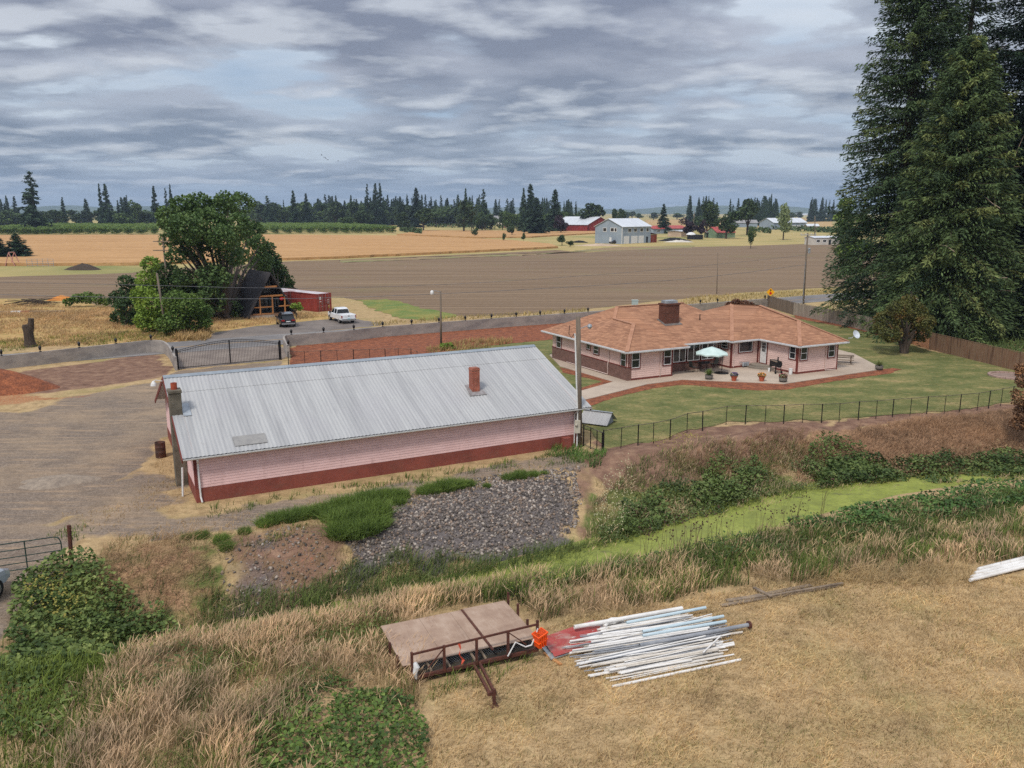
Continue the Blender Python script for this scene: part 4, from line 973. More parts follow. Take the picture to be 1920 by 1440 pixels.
pb6 = G(1344, 551); pt6 = ptop(pb6, 1346, 474); pole('thin_post', 'thin bare pole at the edge of the ploughed field', pb6, pt6, .07, .05, 'pole')
pb7 = G(1712, 645); pt7 = ptop(pb7, 1709, 545)
t = pole('yard_light_pole', 'pole with a white yard light among the fir boughs behind the small tree', pb7, pt7, .12, .09, 'light pole'); h7 = pt7 - pb7
mb = MB(); mb.path([(h7.x, 0, h7.z - .8), (h7.x + .5, -.1, h7.z - .75)], .03, 6); mb.lathe([(.05, .12), (.16, .05), (.2, -.1), (.19, -.28), (.08, -.32)], (h7.x + .6, -.1, h7.z - .85), 12); mb.build('lamp', M['white'], t)
def wire(label, pxs, o, d, r=.022):
    pts = []
    for (x0, y0), (x1, y1) in zip(pxs[:-1], pxs[1:]):
        for k in range(6):
            f = k / 6; s, z = onplane(x0 + (x1 - x0) * f, y0 + (y1 - y0) * f, o, d); pts.append((o[0] + d[0] * s, o[1] + d[1] * s, z))
    s, z = onplane(*pxs[-1], o, d); pts.append((o[0] + d[0] * s, o[1] + d[1] * s, z))
    mb = MB(); mb.path(pts, r, 5); tag(mb.build('power_cable', m_wire), label, 'cable')
m_wire = mat('cable', lin(120, 120, 122), lin(92, 92, 94), 1, .6)
wo = (pb3.x, pb3.y); wd_ = Vector((-52, 88)) - Vector(wo); wd_.normalize(); wd_ = (wd_.x, wd_.y)
wire('lower long power cable sagging along the road in front of the trees and field', [(-120, 550), (0, 552.5), (150, 556), (312, 559), (430, 560.5), (560, 560), (700, 556), (860, 549.5), (1000, 542), (1150, 533.5), (1290, 523), (1400, 511), (1511, 496)], wo, wd_, .028)
wire('upper long power cable sagging along the road in front of the maple', [(-120, 527), (0, 529), (150, 532), (302, 535.5), (430, 539), (560, 540.5), (700, 538.5), (860, 532), (1000, 524), (1150, 513), (1290, 501), (1400, 490), (1513, 478)], wo, wd_, .02)
# --- road sign: stop ahead
sb = G(1443, 577); sth = math.atan2(-sb.x, sb.y)
t = thing('road_sign', 'yellow diamond road sign with black arrow and red octagon at the fence corner', 'sign', sb, math.radians(-8))
mb = MB(); mb.box(-.05, 0, -.1, .05, .08, 3.1); mb.build('post', M['wood_grey'], t)
mb = MB(); r = .62; mb.add([(0, -.02, 2.35 - r), (r, -.02, 2.35), (0, -.02, 2.35 + r), (-r, -.02, 2.35), (0, 0, 2.35 - r), (r, 0, 2.35), (0, 0, 2.35 + r), (-r, 0, 2.35)], [(0, 1, 2, 3), (7, 6, 5, 4), (0, 4, 5, 1), (1, 5, 6, 2), (2, 6, 7, 3), (3, 7, 4, 0)])
pl = mb.build('sign_plate', mat('sign yellow', lin(240, 176, 20), lin(232, 166, 20), 3, .5), t)
mb = MB(); mb.poly([(.2 * math.cos(PI / 8 + PI / 4 * i), -.026, 2.18 + .2 * math.sin(PI / 8 + PI / 4 * i)) for i in range(8)]); mb.build('red_octagon', mat('sign red', lin(200, 30, 28), None, 3, .5), pl)
mb = MB(); mb.poly([(-.045, -.026, 2.43), (.045, -.026, 2.43), (.045, -.026, 2.62), (.15, -.026, 2.6), (0, -.026, 2.82), (-.15, -.026, 2.6), (-.045, -.026, 2.62)]); mb.build('black_arrow', M['black_metal'], pl)
q = G(1190, 579); mb = MB(); mb.box(-.45, -.35, 0, .45, .35, 1.25); mb.box(-.5, -.4, 1.25, .5, .4, 1.33)
o = mb.build('utility_cabinet', mat('cabinet grey green', lin(176, 188, 180), lin(160, 172, 166), 3, .6)); o.location = q; tag(o, 'pale grey green utility cabinet across the road, seen over the house ridge', 'utility box')
# --- farm gate at lower left
fa, fb = G(121, 1061), G(-75, 1092)
fg = thing('farm_gate', 'green tubular steel farm gate across the track', 'gate', fa, math.atan2(fb.y - fa.y, fb.x - fa.x)); L = (fb - fa).length
m_gg = mat('gate green paint', lin(40, 66, 58), lin(30, 50, 46), 4, .5)
mb = MB(); r = .024; mb.path([(L, 0, .15), (L, 0, 1.3), (.28, 0, 1.3), (.1, 0, 1.24), (.03, 0, 1.05), (.03, 0, .15)], r, 8)
for z in (.15, .42, .7, 1.0): mb.tube((.03, 0, z), (L, 0, z), .02, n=6)
for s in (L * .36, L * .7): mb.tube((s, 0, .12), (s, 0, 1.3), .024, n=6)
mb.build('bars', m_gg, fg)
q = G(135, 1063); t2_ = ptop(q, 129, 985); mb = MB(); mb.tube((0, 0, -.2), t2_ - q, .085, .08, 8); o = mb.build('gate_post', M['rust'], smooth=False); o.location = q; tag(o, 'rusty upright gate post right of the green farm gate', 'post')
# ================================================================= YARD THINGS
def mound(name, label, cat, c, rx, ry, h, m, rz=0, seed=1, amp=.12, n=36):
    V = []; Fc = []; 
    for j in range(13):
        for i in range(n):
            a = 2 * PI * i / n; rr = j / 12; w = 1 + .22 * (float(vnoise(np.array([math.cos(a) * 2 + 9]), np.array([math.sin(a) * 2 + 9]), 1, seed)) - .5) * 2
            x = math.cos(a) * rr * rx * w; y = math.sin(a) * rr * ry * w
            z = h * (1 - rr ** 1.6) ** 1.1 + (float(fbm(np.array([x + 50]), np.array([y + 50]), .8, seed)) - .5) * amp * 2 * (1 - rr) - .04 * (rr > .95)
            V.append((x, y, z))
    for j in range(12):
        for i in range(n): Fc.append((j * n + i, (j + 1) * n + i, (j + 1) * n + (i + 1) % n, j * n + (i + 1) % n))
    o = npobj(name, V, Fc, m, smooth=True); o.location = c; o.rotation_euler = (0, 0, rz); return tag(o, label, cat)
mound('mulch_pile', 'big heap of red bark mulch by the concrete wall at the left edge', 'mulch pile', G(-32, 738) + Vector((0, 1.5, 0)), 4.6, 3.2, 1.75, m_mulch, .5, 3, .2)
mound('gravel_pile', 'low heap of grey brown gravel on the yard left of the barn', 'gravel pile', G(112, 903), 2.0, 1.1, .35, mat('gravel heap', lin(150, 136, 120), lin(126, 114, 102), 4, .95, fine=.3, bmp=.5), .3, 5, .06)
q = G(302, 857); t = thing('burn_barrel', 'rusty dark steel barrel at the left end of the barn', 'barrel', q)
mb = MB(); mb.lathe([(.29, 0), (.3, .02), (.29, .3), (.305, .32), (.29, .34), (.29, .6), (.305, .62), (.29, .64), (.29, .9), (.305, .92), (.28, .92), (.27, .5), (.26, .1)], n=18); mb.build('body', mat('burnt steel', lin(62, 48, 44), lin(96, 62, 50), 3, .8, fine=.2), t, smooth=True)
q = G(343, 931); mb = MB(); mb.tube((0, 0, 0), (.05, .1, 1.5), .05, n=10); o = mb.build('white_pipe', M['white']); o.location = q; tag(o, 'white upright pipe leaning at the barn corner left of the downspout', 'pipe')
# well house
wa, wb, wc_ = G(1093, 792, .15), G(1117, 799, .15), G(1153, 789, .15)
wth = HTH; t = thing('well_cover', 'low grey tin gable roof over the well on the lawn beside the barn', 'well cover', G(1121, 793), math.radians(-28))
mb = MB(); mb.box(-.85, -.7, 0, .85, .7, .3); mb.add([(-.85, -.7, .3), (-.85, .7, .3), (-.85, 0, .78)], [(0, 2, 1)]); mb.add([(.85, -.7, .3), (.85, .7, .3), (.85, 0, .78)], [(0, 1, 2)]); mb.build('wall', mat('grey boards', lin(150, 154, 158), lin(128, 132, 136), 2), t)
for s in (-1, 1):
    mb = MB(); vs = []
    for i in range(41):
        x = -1.05 + 2.1 * i / 40; h = .012 * math.cos(PI * i)
        vs += [(x, s * .95, .14 + h), (x, 0, .82 + h)]
    mb.add(vs, [(2 * i, 2 * i + 2, 2 * i + 3, 2 * i + 1) for i in range(40)]); mb.build('roof_sheet', m_tin, t)
mb = MB()
for s in (-1, 1): mb.beam((-1.06, s * .0, .845), (1.06, s * .0, .845), .2, .03) if s > 0 else None
mb.build('ridge_cap', M['galv'], t)
# stump
q = G(57, 650); t = thing('tree_stump', 'tall dead tree stump with one broken limb in the roadside grass', 'stump', q)
mb = MB(); mb.path([(0, 0, -.2), (0, 0, .1), (-.02, 0, .7), (-.03, 0, 1.6), (-.1, 0, 2.2), (-.12, 0, 2.4)], [.75, .62, .5, .48, .5, .42], 14); mb.path([(.05, 0, 1.3), (.3, 0, 2.1), (.42, 0, 2.95), (.43, 0, 3.05)], [.35, .32, .28, .27], 12)
mb.build('trunk', M['bark'], t, smooth=False)
# debris in the rough grass beyond the road
def sticks(name, label, cat, c, n, L, spread, h, m, rz=0, seed=1, r=(.02, .06)):
    rg = random.Random(seed); mb = MB()
    for _ in range(n):
        a = Vector((rg.gauss(0, spread), rg.gauss(0, spread * .5), rg.uniform(0, h))); th = rg.gauss(0, .6); l = L * rg.uniform(.4, 1)
        d = Vector((math.cos(th), math.sin(th), rg.uniform(-.15, .2))) * l / 2; k = (a - d, a + Vector((0, 0, rg.uniform(-.1, .2))), a + d); rr = rg.uniform(*r)
        mb.path([(p.x, p.y, max(.03, p.z)) for p in k], [rr, rr * .8, rr * .5], 5)
    o = mb.build(name, m); o.location = c; o.rotation_euler = (0, 0, rz); return tag(o, label, cat)
sticks('branch_pile', 'dark heap of cut branches in the dry grass behind the stump', 'branch pile', G(75, 571), 50, 5, 1.5, .9, M['bark'], .2, 3)
sticks('branch_pile', 'grey pile of cut branches behind the board fence at the right edge', 'branch pile', G(1895, 632), 90, 5, 2.0, 1.3, mat('dead branches', lin(120, 108, 98), lin(92, 82, 74), 3), .2, 9)
sticks('branch_pile', 'pale tangle of cut branches just behind the brown board fence', 'branch pile', G(1845, 625), 40, 4, 1.6, .9, mat('bleached branches', lin(168, 160, 148), lin(130, 122, 112), 3), -.2, 19)
mb = MB(); mb.box(-5, -.25, 0, 5, .25, .22); mb.mi = 1; mb.box(-2.2, -.26, .0, -.9, .26, .24); mb.mi = 2; mb.box(-.9, -.26, 0, .3, .26, .24)
o = mb.build('timber_beam', [M['wood_grey'], M['white'], mat('faded red', lin(140, 78, 66), None, 3)]); o.location = G(52, 586); o.rotation_euler = (0, 0, .12); tag(o, 'long weathered beam with red and white bands lying in the rough grass', 'beam')
mound('tarpaulin', 'orange tarpaulin bundle lying beside the low bush left of the trees', 'tarpaulin', G(118, 563), 2.2, 1.0, .8, mat('orange tarp', lin(206, 136, 60), lin(186, 116, 50), 2, .7), .2, 8, .25)
# ================================================================= PATIO
def at_patio(px, py): return G(px, py, .1)
t = thing('patio_umbrella', 'pale mint offset patio umbrella over the dining set', 'umbrella', at_patio(1353, 700)); 
mb = MB(); mb.lathe([(.62, 0), (.64, .05), (.5, .11), (.06, .12)], n=20, sx=1, sy=.85); mb.build('base', M['black_metal'], t)
mb = MB(); mb.path([(0, 0, .1), (.02, 0, 2.2), (-.15, 0, 2.55), (-.6, 0, 2.68), (-.97, 0, 2.52)], .03, 8); mb.build('pole', M['black_metal'], t)
mb = MB(); n = 8; hub = (-.97, 0, 2.42); rim = [(hub[0] + 1.48 * math.cos(2 * PI * k / n + .2), hub[1] + 1.48 * math.sin(2 * PI * k / n + .2), 1.82) for k in range(n)]
for k in range(n):
    a, b = rim[k], rim[(k + 1) % n]; m = ((a[0] + b[0]) / 2 * .985 + hub[0] * .015, (a[1] + b[1]) / 2 * .985 + hub[1] * .015, 1.86)
    am = [(hub[i] + a[i]) / 2 + (.05 if i == 2 else 0) for i in range(3)]; bm = [(hub[i] + b[i]) / 2 + (.05 if i == 2 else 0) for i in range(3)]
    mb.add([hub, am, bm], [(0, 1, 2)]); mb.add([am, a, m, b, bm], [(0, 1, 2, 3, 4)])
    mb.add([a, (a[0], a[1], a[2] - .12), (m[0], m[1], m[2] - .1), m], [(0, 1, 2, 3)]); mb.add([m, (m[0], m[1], m[2] - .1), (b[0], b[1], b[2] - .12), b], [(0, 1, 2, 3)])
mb.build('canopy', mat('mint canvas', lin(196, 214, 208), lin(182, 202, 196), 2, .8), t)
for k in range(n): mb = MB(); mb.tube((hub[0], hub[1], hub[2] - .03), (rim[k][0], rim[k][1], rim[k][2] - .02), .012, n=5); mb.build('rib', M['black_metal'], t)
pt_ = at_patio(1319, 694)
t = thing('patio_table', 'dark metal patio dining table under the mint umbrella', 'table', pt_)
mb = MB(); mb.lathe([(.55, .68), (.58, .7), (.58, .73), (.3, .735)], n=20); mb.build('tabletop', M['black_metal'], t)
for a in range(4): mb = MB(); mb.tube((.42 * math.cos(a * PI / 2 + .7), .42 * math.sin(a * PI / 2 + .7), 0), (.35 * math.cos(a * PI / 2 + .7), .35 * math.sin(a * PI / 2 + .7), .69), .02, n=6); mb.build('leg', M['black_metal'], t)
m_sling = mat('dark sling fabric', lin(64, 66, 62), lin(48, 50, 48), 6, .85)
def pchair():
    t = thing('patio_chair', '', 'chair', (0, 0, 0))
    mb = MB(); mb.box(-.26, -.26, .41, .26, .26, .44); mb.build('seat', m_sling, t)
    mb = MB(); mb.hexa([(-.26, .24, .46), (.26, .24, .46), (.26, .28, .46), (-.26, .28, .46), (-.25, .36, .98), (.25, .36, .98), (.25, .39, .98), (-.25, .39, .98)]); mb.build('backrest', m_sling, t)
    for sx in (-1, 1):
        mb = MB(); mb.path([(sx * .27, -.26, 0), (sx * .27, -.25, .63), (sx * .27, .3, .66), ], .015, 5); mb.build('armrest', M['black_metal'], t)
        mb = MB(); mb.path([(sx * .27, .32, 0), (sx * .26, .26, .42)], .015, 5); mb.build('leg', M['black_metal'], t)
    return t
ch0 = pchair()
spots = [(1300, 697, 2.0, 'dark sling patio chair left of the dining table'), (1318, 686, .2, 'dark sling patio chair behind the table against the bay window'), (1338, 690, -1.1, 'dark sling patio chair right of the table, nearest the umbrella pole'), (1309, 688, .9, 'dark sling patio chair behind the table on its left, near the bay window')]
for i, (x, y, rz, lb) in enumerate(spots):
    c = ch0 if i == 0 else dup(ch0); c.location = at_patio(x, y); c.rotation_euler = (0, 0, rz); tag(c, lb, 'chair', 'chairs round the patio table')
m_terra = mat('terracotta', lin(186, 100, 72), lin(166, 86, 62), 4, .85); m_barrel = mat('barrel staves', lin(128, 124, 118), lin(104, 100, 94), 2, .9, fine=.2, st=(8, 8, .4))
def cards(centers, size, rg, aspect=.5, flat=0.0, jit=.3):
    """leaf quads: centers (n,3) -> verts, faces"""
    n = len(centers); c = np.asarray(centers)
    nrm = rg.normal(size=(n, 3)); nrm[:, 2] = np.abs(nrm[:, 2]) + flat; nrm /= np.linalg.norm(nrm, axis=1)[:, None]
    t = rg.normal(size=(n, 3)); t -= nrm * np.sum(t * nrm, 1)[:, None]; t /= np.linalg.norm(t, axis=1)[:, None]; b = np.cross(nrm, t)
    s = (size * (1 + jit * rg.uniform(-1, 1, n)))[:, None]; a = s * .5; w = s * .5 * aspect
    V = np.stack([c - t * a, c + b * w - t * a * .1, c + t * a, c - b * w - t * a * .1], 1).reshape(-1, 3)
    return V, np.arange(4 * n).reshape(n, 4)
def fill(c, r, n, rg, shell=.5):
    d = rg.normal(size=(n, 3)); d /= np.linalg.norm(d, axis=1)[:, None]; k = (shell + (1 - shell) * rg.random(n)) ** .6
    return np.asarray(c) + d * np.asarray(r) * k[:, None]
def planter(label, px, py, kind, bloom, leafy, spiky=False):
    t = thing('planter', label, 'planter', at_patio(px, py))
    mb = MB()
    if kind == 'barrel':
        mb.lathe([(.27, 0), (.34, .2), (.36, .38), (.33, .38), (.3, .33)], n=16); mb.build('tub', m_barrel, t)
        mb = MB(); mb.lathe([(.3, .06), (.315, .06), (.325, .1), (.31, .1)], n=16); mb.build('hoop', M['black_metal'], t)
    else: mb.lathe([(.17, 0), (.26, .34), (.29, .34), (.29, .42), (.24, .42), (.22, .36)], n=16); mb.build('pot', m_terra, t)
    z = .42
    if spiky:
        V = []; Fc = []
        for i in range(90):
            a = R.uniform(0, 2 * PI); e = R.uniform(.5, 1.45); l = R.uniform(.45, .8); d = Vector((math.cos(a) * math.cos(e), math.sin(a) * math.cos(e), math.sin(e))); s = d.cross(Vector((0, 0, 1))).normalized() * .025
            p = Vector((0, 0, z - .1)); m_ = p + d * l * .6; q = p + d * l + Vector((0, 0, -.1 * l)); k = len(V); V += [p - s, p + s, m_ + s, m_ - s, q]; Fc += [(k, k + 1, k + 2, k + 3), (k + 3, k + 2, k + 4, k + 4)]
        V = [tuple(v) for v in V]; npobj('leaves', V, Fc, leafy, t)
    else:
        c = fill((0, 0, z + .08), (.36, .36, .2), 220, RG); V, Fc = cards(c, .1, RG, .7); npobj('leaves', V, Fc, leafy, t)
        c = fill((0, 0, z + .13), (.36, .36, .2), 130, RG, .8); c = c[c[:, 2] > z + .02]; V, Fc = cards(c, .09, RG, 1.0, 1.0); npobj('flowers', V, Fc, bloom, t)
m_pl_leaf = leaf_mat('planter leaves', lin(72, 96, 48), lin(110, 132, 66), scale=3)
planter('half-barrel planter with tall spiky grass in front of the dining set', 1329, 711, 'barrel', None, leaf_mat('spiky leaves', lin(104, 130, 60), lin(140, 154, 84), scale=3), True)
planter('terracotta pot of purple flowers at the patio edge', 1376, 714, 'pot', mat('purple petals', lin(92, 62, 128), lin(70, 50, 104), 8), m_pl_leaf)
planter('terracotta pot of orange and yellow flowers at the patio edge', 1428, 714.5, 'pot', mat('orange petals', lin(226, 130, 56), lin(214, 84, 60), 12, c3=lin(214, 160, 70)), m_pl_leaf)
planter('half-barrel planter of red and pink flowers below the grill', 1468, 716, 'barrel', mat('pink petals', lin(160, 50, 76), lin(130, 40, 60), 9), m_pl_leaf)
planter('half-barrel planter with a small green shrub at the patio tip by the lawn', 1648, 693, 'barrel', None, leaf_mat('shrub leaves', lin(96, 110, 66), lin(120, 126, 80), scale=3), True)
t = thing('pellet_grill', 'black barrel grill on wheels against the pink house wall', 'grill', at_patio(1454, 699), HTH + PI / 2 - .25)
mb = MB(); mb.path([(-.55, 0, .85), (.5, 0, .85)], .3, 14); mb.build('barrel', M['black_metal'], t); mb = MB(); mb.box(-.5, -.3, 1.02, .45, .3, 1.13); mb.build('lid', mat('grill lid', lin(128, 112, 96), lin(110, 96, 84), 3), t, bevel=.04)
mb = MB(); mb.box(.5, -.2, .5, .75, .2, 1.1); mb.build('hopper', M['black_metal'], t); mb = MB(); mb.tube((-.45, .1, 1.1), (-.45, .1, 1.5), .06, n=10); mb.build('flue', M['black_metal'], t)
for x in (-.45, .45):
    for y in (-.22, .22): mb = MB(); mb.beam((x, y * 1.2, 0.08), (x, y, .65), .05, .05); mb.build('leg', M['black_metal'], t)
for y in (-.3, .3):
    mb = MB(); mb.path([(-.5, y - .03, .13), (-.5, y + .03, .13)], .13, 12); mb.build('wheel', M['tyre'], t)
for px, py, h, r, lb in ((1482, 702, .5, .17, 'tall white bucket right of the grill'), (1442, 697, .3, .12, 'small white tub left of the grill by the step')):
    mb = MB(); mb.lathe([(r * .85, 0), (r, h), (r * 1.08, h), (r * 1.08, h + .03), (.02, h + .03)], n=14); o = mb.build('bucket', M['white']); o.location = at_patio(px, py); tag(o, lb, 'bucket')
t = thing('picnic_table', 'weathered wooden picnic table with benches on the patio right of the house', 'picnic table', at_patio(1579, 681), math.radians(-20))
for y in (-.3, -.1, .1, .3): mb = MB(); mb.box(-1.0, y - .09, .72, 1.0, y + .09, .77); mb.build('table_plank', M['wood_grey'], t)
for s in (-1, 1):
    mb = MB(); mb.box(-1.0, s * .72 - .14, .42, 1.0, s * .72 + .14, .47); mb.build('bench', M['wood_grey'], t)
    for y in (-1, 1): mb = MB(); mb.beam((s * .75, y * .65, 0), (s * .75, y * .25, .72), .09, .06); mb.build('leg', M['wood_grey'], t)
    mb = MB(); mb.box(s * .75 - .03, -.85, .34, s * .75 + .03, .85, .42); mb.build('brace', M['wood_grey'], t)
# fire ring corner at the right
q = G(1893, 706); t = thing('stone_fire_ring', 'round paved stone pad with kerb on the lawn at the right edge', 'fire ring', q)
mb = MB(); mb.lathe([(1.55, 0.0), (1.55, .06), (.02, .07)], n=28); mb.build('pad', mat('stone pad', lin(150, 128, 116), lin(130, 112, 102), 1.4, .95, fine=.2), t)
for k in range(26):
    a = 2 * PI * k / 26; mb = MB(); mb.prism([(r * math.cos(a + s), r * math.sin(a + s)) for r, s in ((1.5, -.11), (1.72, -.11), (1.72, .11), (1.5, .11))], 0, .16 + R.uniform(-.01, .02)); mb.build('kerb_stone', mat('kerb stone', lin(168, 142, 132), lin(150, 126, 116), 2) if k == 0 else bpy.data.materials['kerb stone'], t)
t = thing('wooden_barrel_table', 'brown barrel standing on the round stone pad', 'barrel', q + Vector((.75, -.1, .07)))
mb = MB(); mb.lathe([(.3, 0), (.36, .4), (.3, .8), (.02, .81)], n=14); mb.build('body', mat('barrel brown', lin(170, 124, 84), lin(140, 98, 66), 2, st=(6, 6, .5)), t); mb = MB(); mb.lathe([(.34, .12), (.345, .2), (.33, .2)], n=14); mb.build('hoop', M['black_metal'], t)
mb = MB(); mb.lathe([(.02, 0), (.45, .0), (.5, .05), (.02, .06)], n=12, sx=1.4); o = mb.build('stone_slab', M['concrete']); o.location = G(1913, 690) + Vector((0, 0, .0)); tag(o, 'pale flat stone slab on the lawn behind the stone pad', 'slab')
# ================================================================= VEHICLES
def car_paint(name, c): 
    m, nt, bs = nt_new(name); bs.inputs['Base Color'].default_value = c; bs.inputs['Roughness'].default_value = .25; bs.inputs['Coat Weight'].default_value = .5; return m
m_cglass = mat('car glass', (.012, .014, .016, 1), None, 2, .06, spec=.6)
m_red_l = mat('tail light red', lin(150, 30, 28), None, 3, .3); m_chrome = mat('chrome trim', lin(190, 194, 198), None, 3, .2, metal=.8)
def loft(mb, secs):
    """sections (x, [(y,z)...]) mirrored left-right"""
    vs = []; k = None
    for x, pr in secs:
        ring = [(x, -y, z) for y, z in pr] + [(x, y, z) for y, z in reversed(pr)]; k = len(ring); vs += ring
    n = len(secs)
    fs = [(i * k + j, (i + 1) * k + j, (i + 1) * k + (j + 1) % k, i * k + (j + 1) % k) for i in range(n - 1) for j in range(k)]
    fs += [tuple(range(k)), tuple(reversed(range((n - 1) * k, n * k)))]
    mb.add(vs, fs)
def wheel(parent, x, y, r=.36, w=.24):
    s = 1 if y > 0 else -1
    mb = MB(); mb.path([(x, y - w / 2, r), (x, y + w / 2, r)], r, 18); wl = mb.build('wheel', M['tyre'], parent)
    mb = MB(); mb.path([(x, y + s * w * .42, r), (x, y + s * (w / 2 + .012), r)], r * .62, 14); mb.build('rim', m_chrome, wl)
def suv(label, name, paint, loc, rz, cat='car', mirror=True):
    """nose towards +x"""
    t = thing(name, label, cat, loc, rz); mb = MB()
    lo = lambda w, zb, zt: [(w * .82, zb), (w, zb + .12), (w, zt - .22), (w * .97, zt - .06), (w * .9, zt)]
    loft(mb, [(-2.38, lo(.84, .42, .98)), (-2.3, lo(.93, .34, 1.06)), (-1.5, lo(.98, .3, 1.08)), (.6, lo(.98, .3, 1.06)), (1.1, lo(.98, .3, 1.04)), (2.0, lo(.95, .32, .95)), (2.36, lo(.86, .4, .8)), (2.42, lo(.78, .45, .7))])
    mb.build('body', paint, t, bevel=.02)
    cab = lambda w0, w1, z0, z1: [(w0, z0), (w1, z1)]
    mb = MB(); loft(mb, [(-2.2, cab(.84, .66, 1.02, 1.06)), (-1.95, cab(.86, .68, 1.02, 1.62)), (.15, cab(.88, .7, 1.02, 1.66)), (1.0, cab(.86, .74, 1.0, 1.06))]); mb.build('windows', m_cglass, t)
    mb = MB(); loft(mb, [(-2.12, [(.68, 1.6), (.62, 1.67)]), (-1.9, [(.7, 1.6), (.66, 1.72)]), (-.2, [(.72, 1.64), (.66, 1.76)]), (.25, [(.7, 1.62), (.62, 1.69)])]); mb.build('roof', paint, t)
    for sy in (-1, 1):
        mb = MB(); mb.path([(-1.75, sy * .58, 1.74), (-1.7, sy * .58, 1.8), (-.1, sy * .58, 1.82), (0, sy * .58, 1.76)], .02, 5); mb.build('roof_rail', m_chrome, t)
        for x in (-1.35, -.35): mb = MB(); mb.beam((x, sy * .885, 1.03), (x + .05, sy * .705, 1.64), .1, .03, (0, 1, 0)); mb.build('pillar', paint, t)
        for x in (-1.45, 1.45): wheel(t, x, sy * .86)
        mb = MB(); mb.box(-2.4, sy * .62 - .2, .82, -2.25, sy * .62 + .2, 1.0); mb.build('tail_light', m_red_l, t)
        mb = MB(); mb.box(2.2, sy * .62 - .18, .66, 2.4, sy * .62 + .18, .78); mb.build('headlight', m_chrome, t)
        mb = MB(); mb.box(.72, sy * 1.06 - .1, 1.02, .84, sy * 1.06 + .1, 1.18); mb.build('mirror', paint, t, bevel=.03)
    mb = MB(); mb.box(-2.46, -.82, .42, -2.3, .82, .6); mb.build('bumper', m_chrome, t); mb = MB(); mb.box(-2.42, -.26, .72, -2.3, .26, .84); mb.build('number_plate', M['white'], t)
    return t
def heading(p0, p1): d = p1 - p0; return math.atan2(d.y, d.x)
r_, f_p = G(541, 612), G(520, 601)
suv('dark blue black estate car parked on the apron in front of the dark cabin', 'parked_car', car_paint('dark car paint', lin(24, 26, 34)), G(536, 610) , math.radians(113))
def pickup(label, loc, rz):
    pt = car_paint('white car paint', lin(226, 228, 230)); t = thing('pickup_truck', label, 'pickup', loc, rz)
    lo = lambda w, zb, zt: [(w * .86, zb), (w, zb + .1), (w, zt - .2), (w * .97, zt - .05), (w * .92, zt)]
    mb = MB(); loft(mb, [(-.85, lo(.98, .42, 1.16)), (.9, lo(.99, .42, 1.16)), (1.4, lo(.99, .42, 1.16)), (2.5, lo(.96, .42, 1.1)), (2.8, lo(.86, .46, .95)), (2.86, lo(.8, .5, .86))]); mb.build('body', pt, t, bevel=.02)
    mb = MB()
    for sy in (-1, 1): mb.box(-2.85, sy * .95 - .05, .5, -.85, sy * .95 + .05, 1.18)
    mb.box(-2.8, -.9, .62, -.85, .9, .7); bd = mb.build('bed', pt, t, bevel=.02)
    mb = MB(); mb.box(-2.92, -.9, .62, -2.83, .9, 1.16); tg = mb.build('tailgate', pt, t, bevel=.03); mb = MB(); mb.box(-2.935, -.12, .98, -2.92, .12, 1.06); mb.build('handle', M['black_metal'], tg)
    cab = lambda w0, w1, z0, z1: [(w0, z0), (w1, z1)]
    mb = MB(); loft(mb, [(-.84, cab(.86, .8, 1.12, 1.16)), (-.68, cab(.87, .7, 1.12, 1.72)), (.7, cab(.88, .7, 1.12, 1.75)), (1.5, cab(.86, .76, 1.12, 1.17))]); mb.build('windows', m_cglass, t)
    mb = MB(); loft(mb, [(-.76, [(.7, 1.68), (.62, 1.76)]), (-.5, [(.72, 1.7), (.66, 1.84)]), (.5, [(.72, 1.72), (.66, 1.86)]), (.85, [(.7, 1.7), (.6, 1.76)])]); mb.build('roof', pt, t)
    for sy in (-1, 1):
        for x in (-.72, .25): mb = MB(); mb.beam((x - .04, sy * .885, 1.13), (x + .06, sy * .715, 1.7), .12, .04, (0, 1, 0)); mb.build('pillar', pt, t)
        for x in (-1.85, 1.85): wheel(t, x, sy * .86, .4, .26)
        mb = MB(); mb.box(-2.93, sy * .93 - .08, .78, -2.8, sy * .93 + .06, 1.08); mb.build('tail_light', m_red_l, t)
        mb = MB(); mb.box(2.66, sy * .68 - .15, .8, 2.85, sy * .68 + .15, .94); mb.build('headlight', m_chrome, t)
        mb = MB(); mb.box(1.1, sy * 1.1 - .12, 1.1, 1.22, sy * 1.1 + .12, 1.36); mb.build('mirror', M['black_metal'], t, bevel=.03)
    mb = MB(); mb.box(-3.06, -.95, .42, -2.9, .95, .6); mb.build('bumper', m_chrome, t); mb = MB(); mb.box(-3.07, -.18, .62, -2.94, .18, .72); mb.build('number_plate', mat('plate', lin(150, 190, 200), None, 3), t)
pickup('white crew cab pickup truck parked on the apron in front of the red container', G(640, 602.5), math.radians(121))
q = G(6, 1120); suv('silver grey car only partly in view at the left edge below the green farm gate', 'parked_car', car_paint('silver car paint', lin(150, 156, 162)), q + Vector((-1.25, -1.45, 0)), math.radians(84))
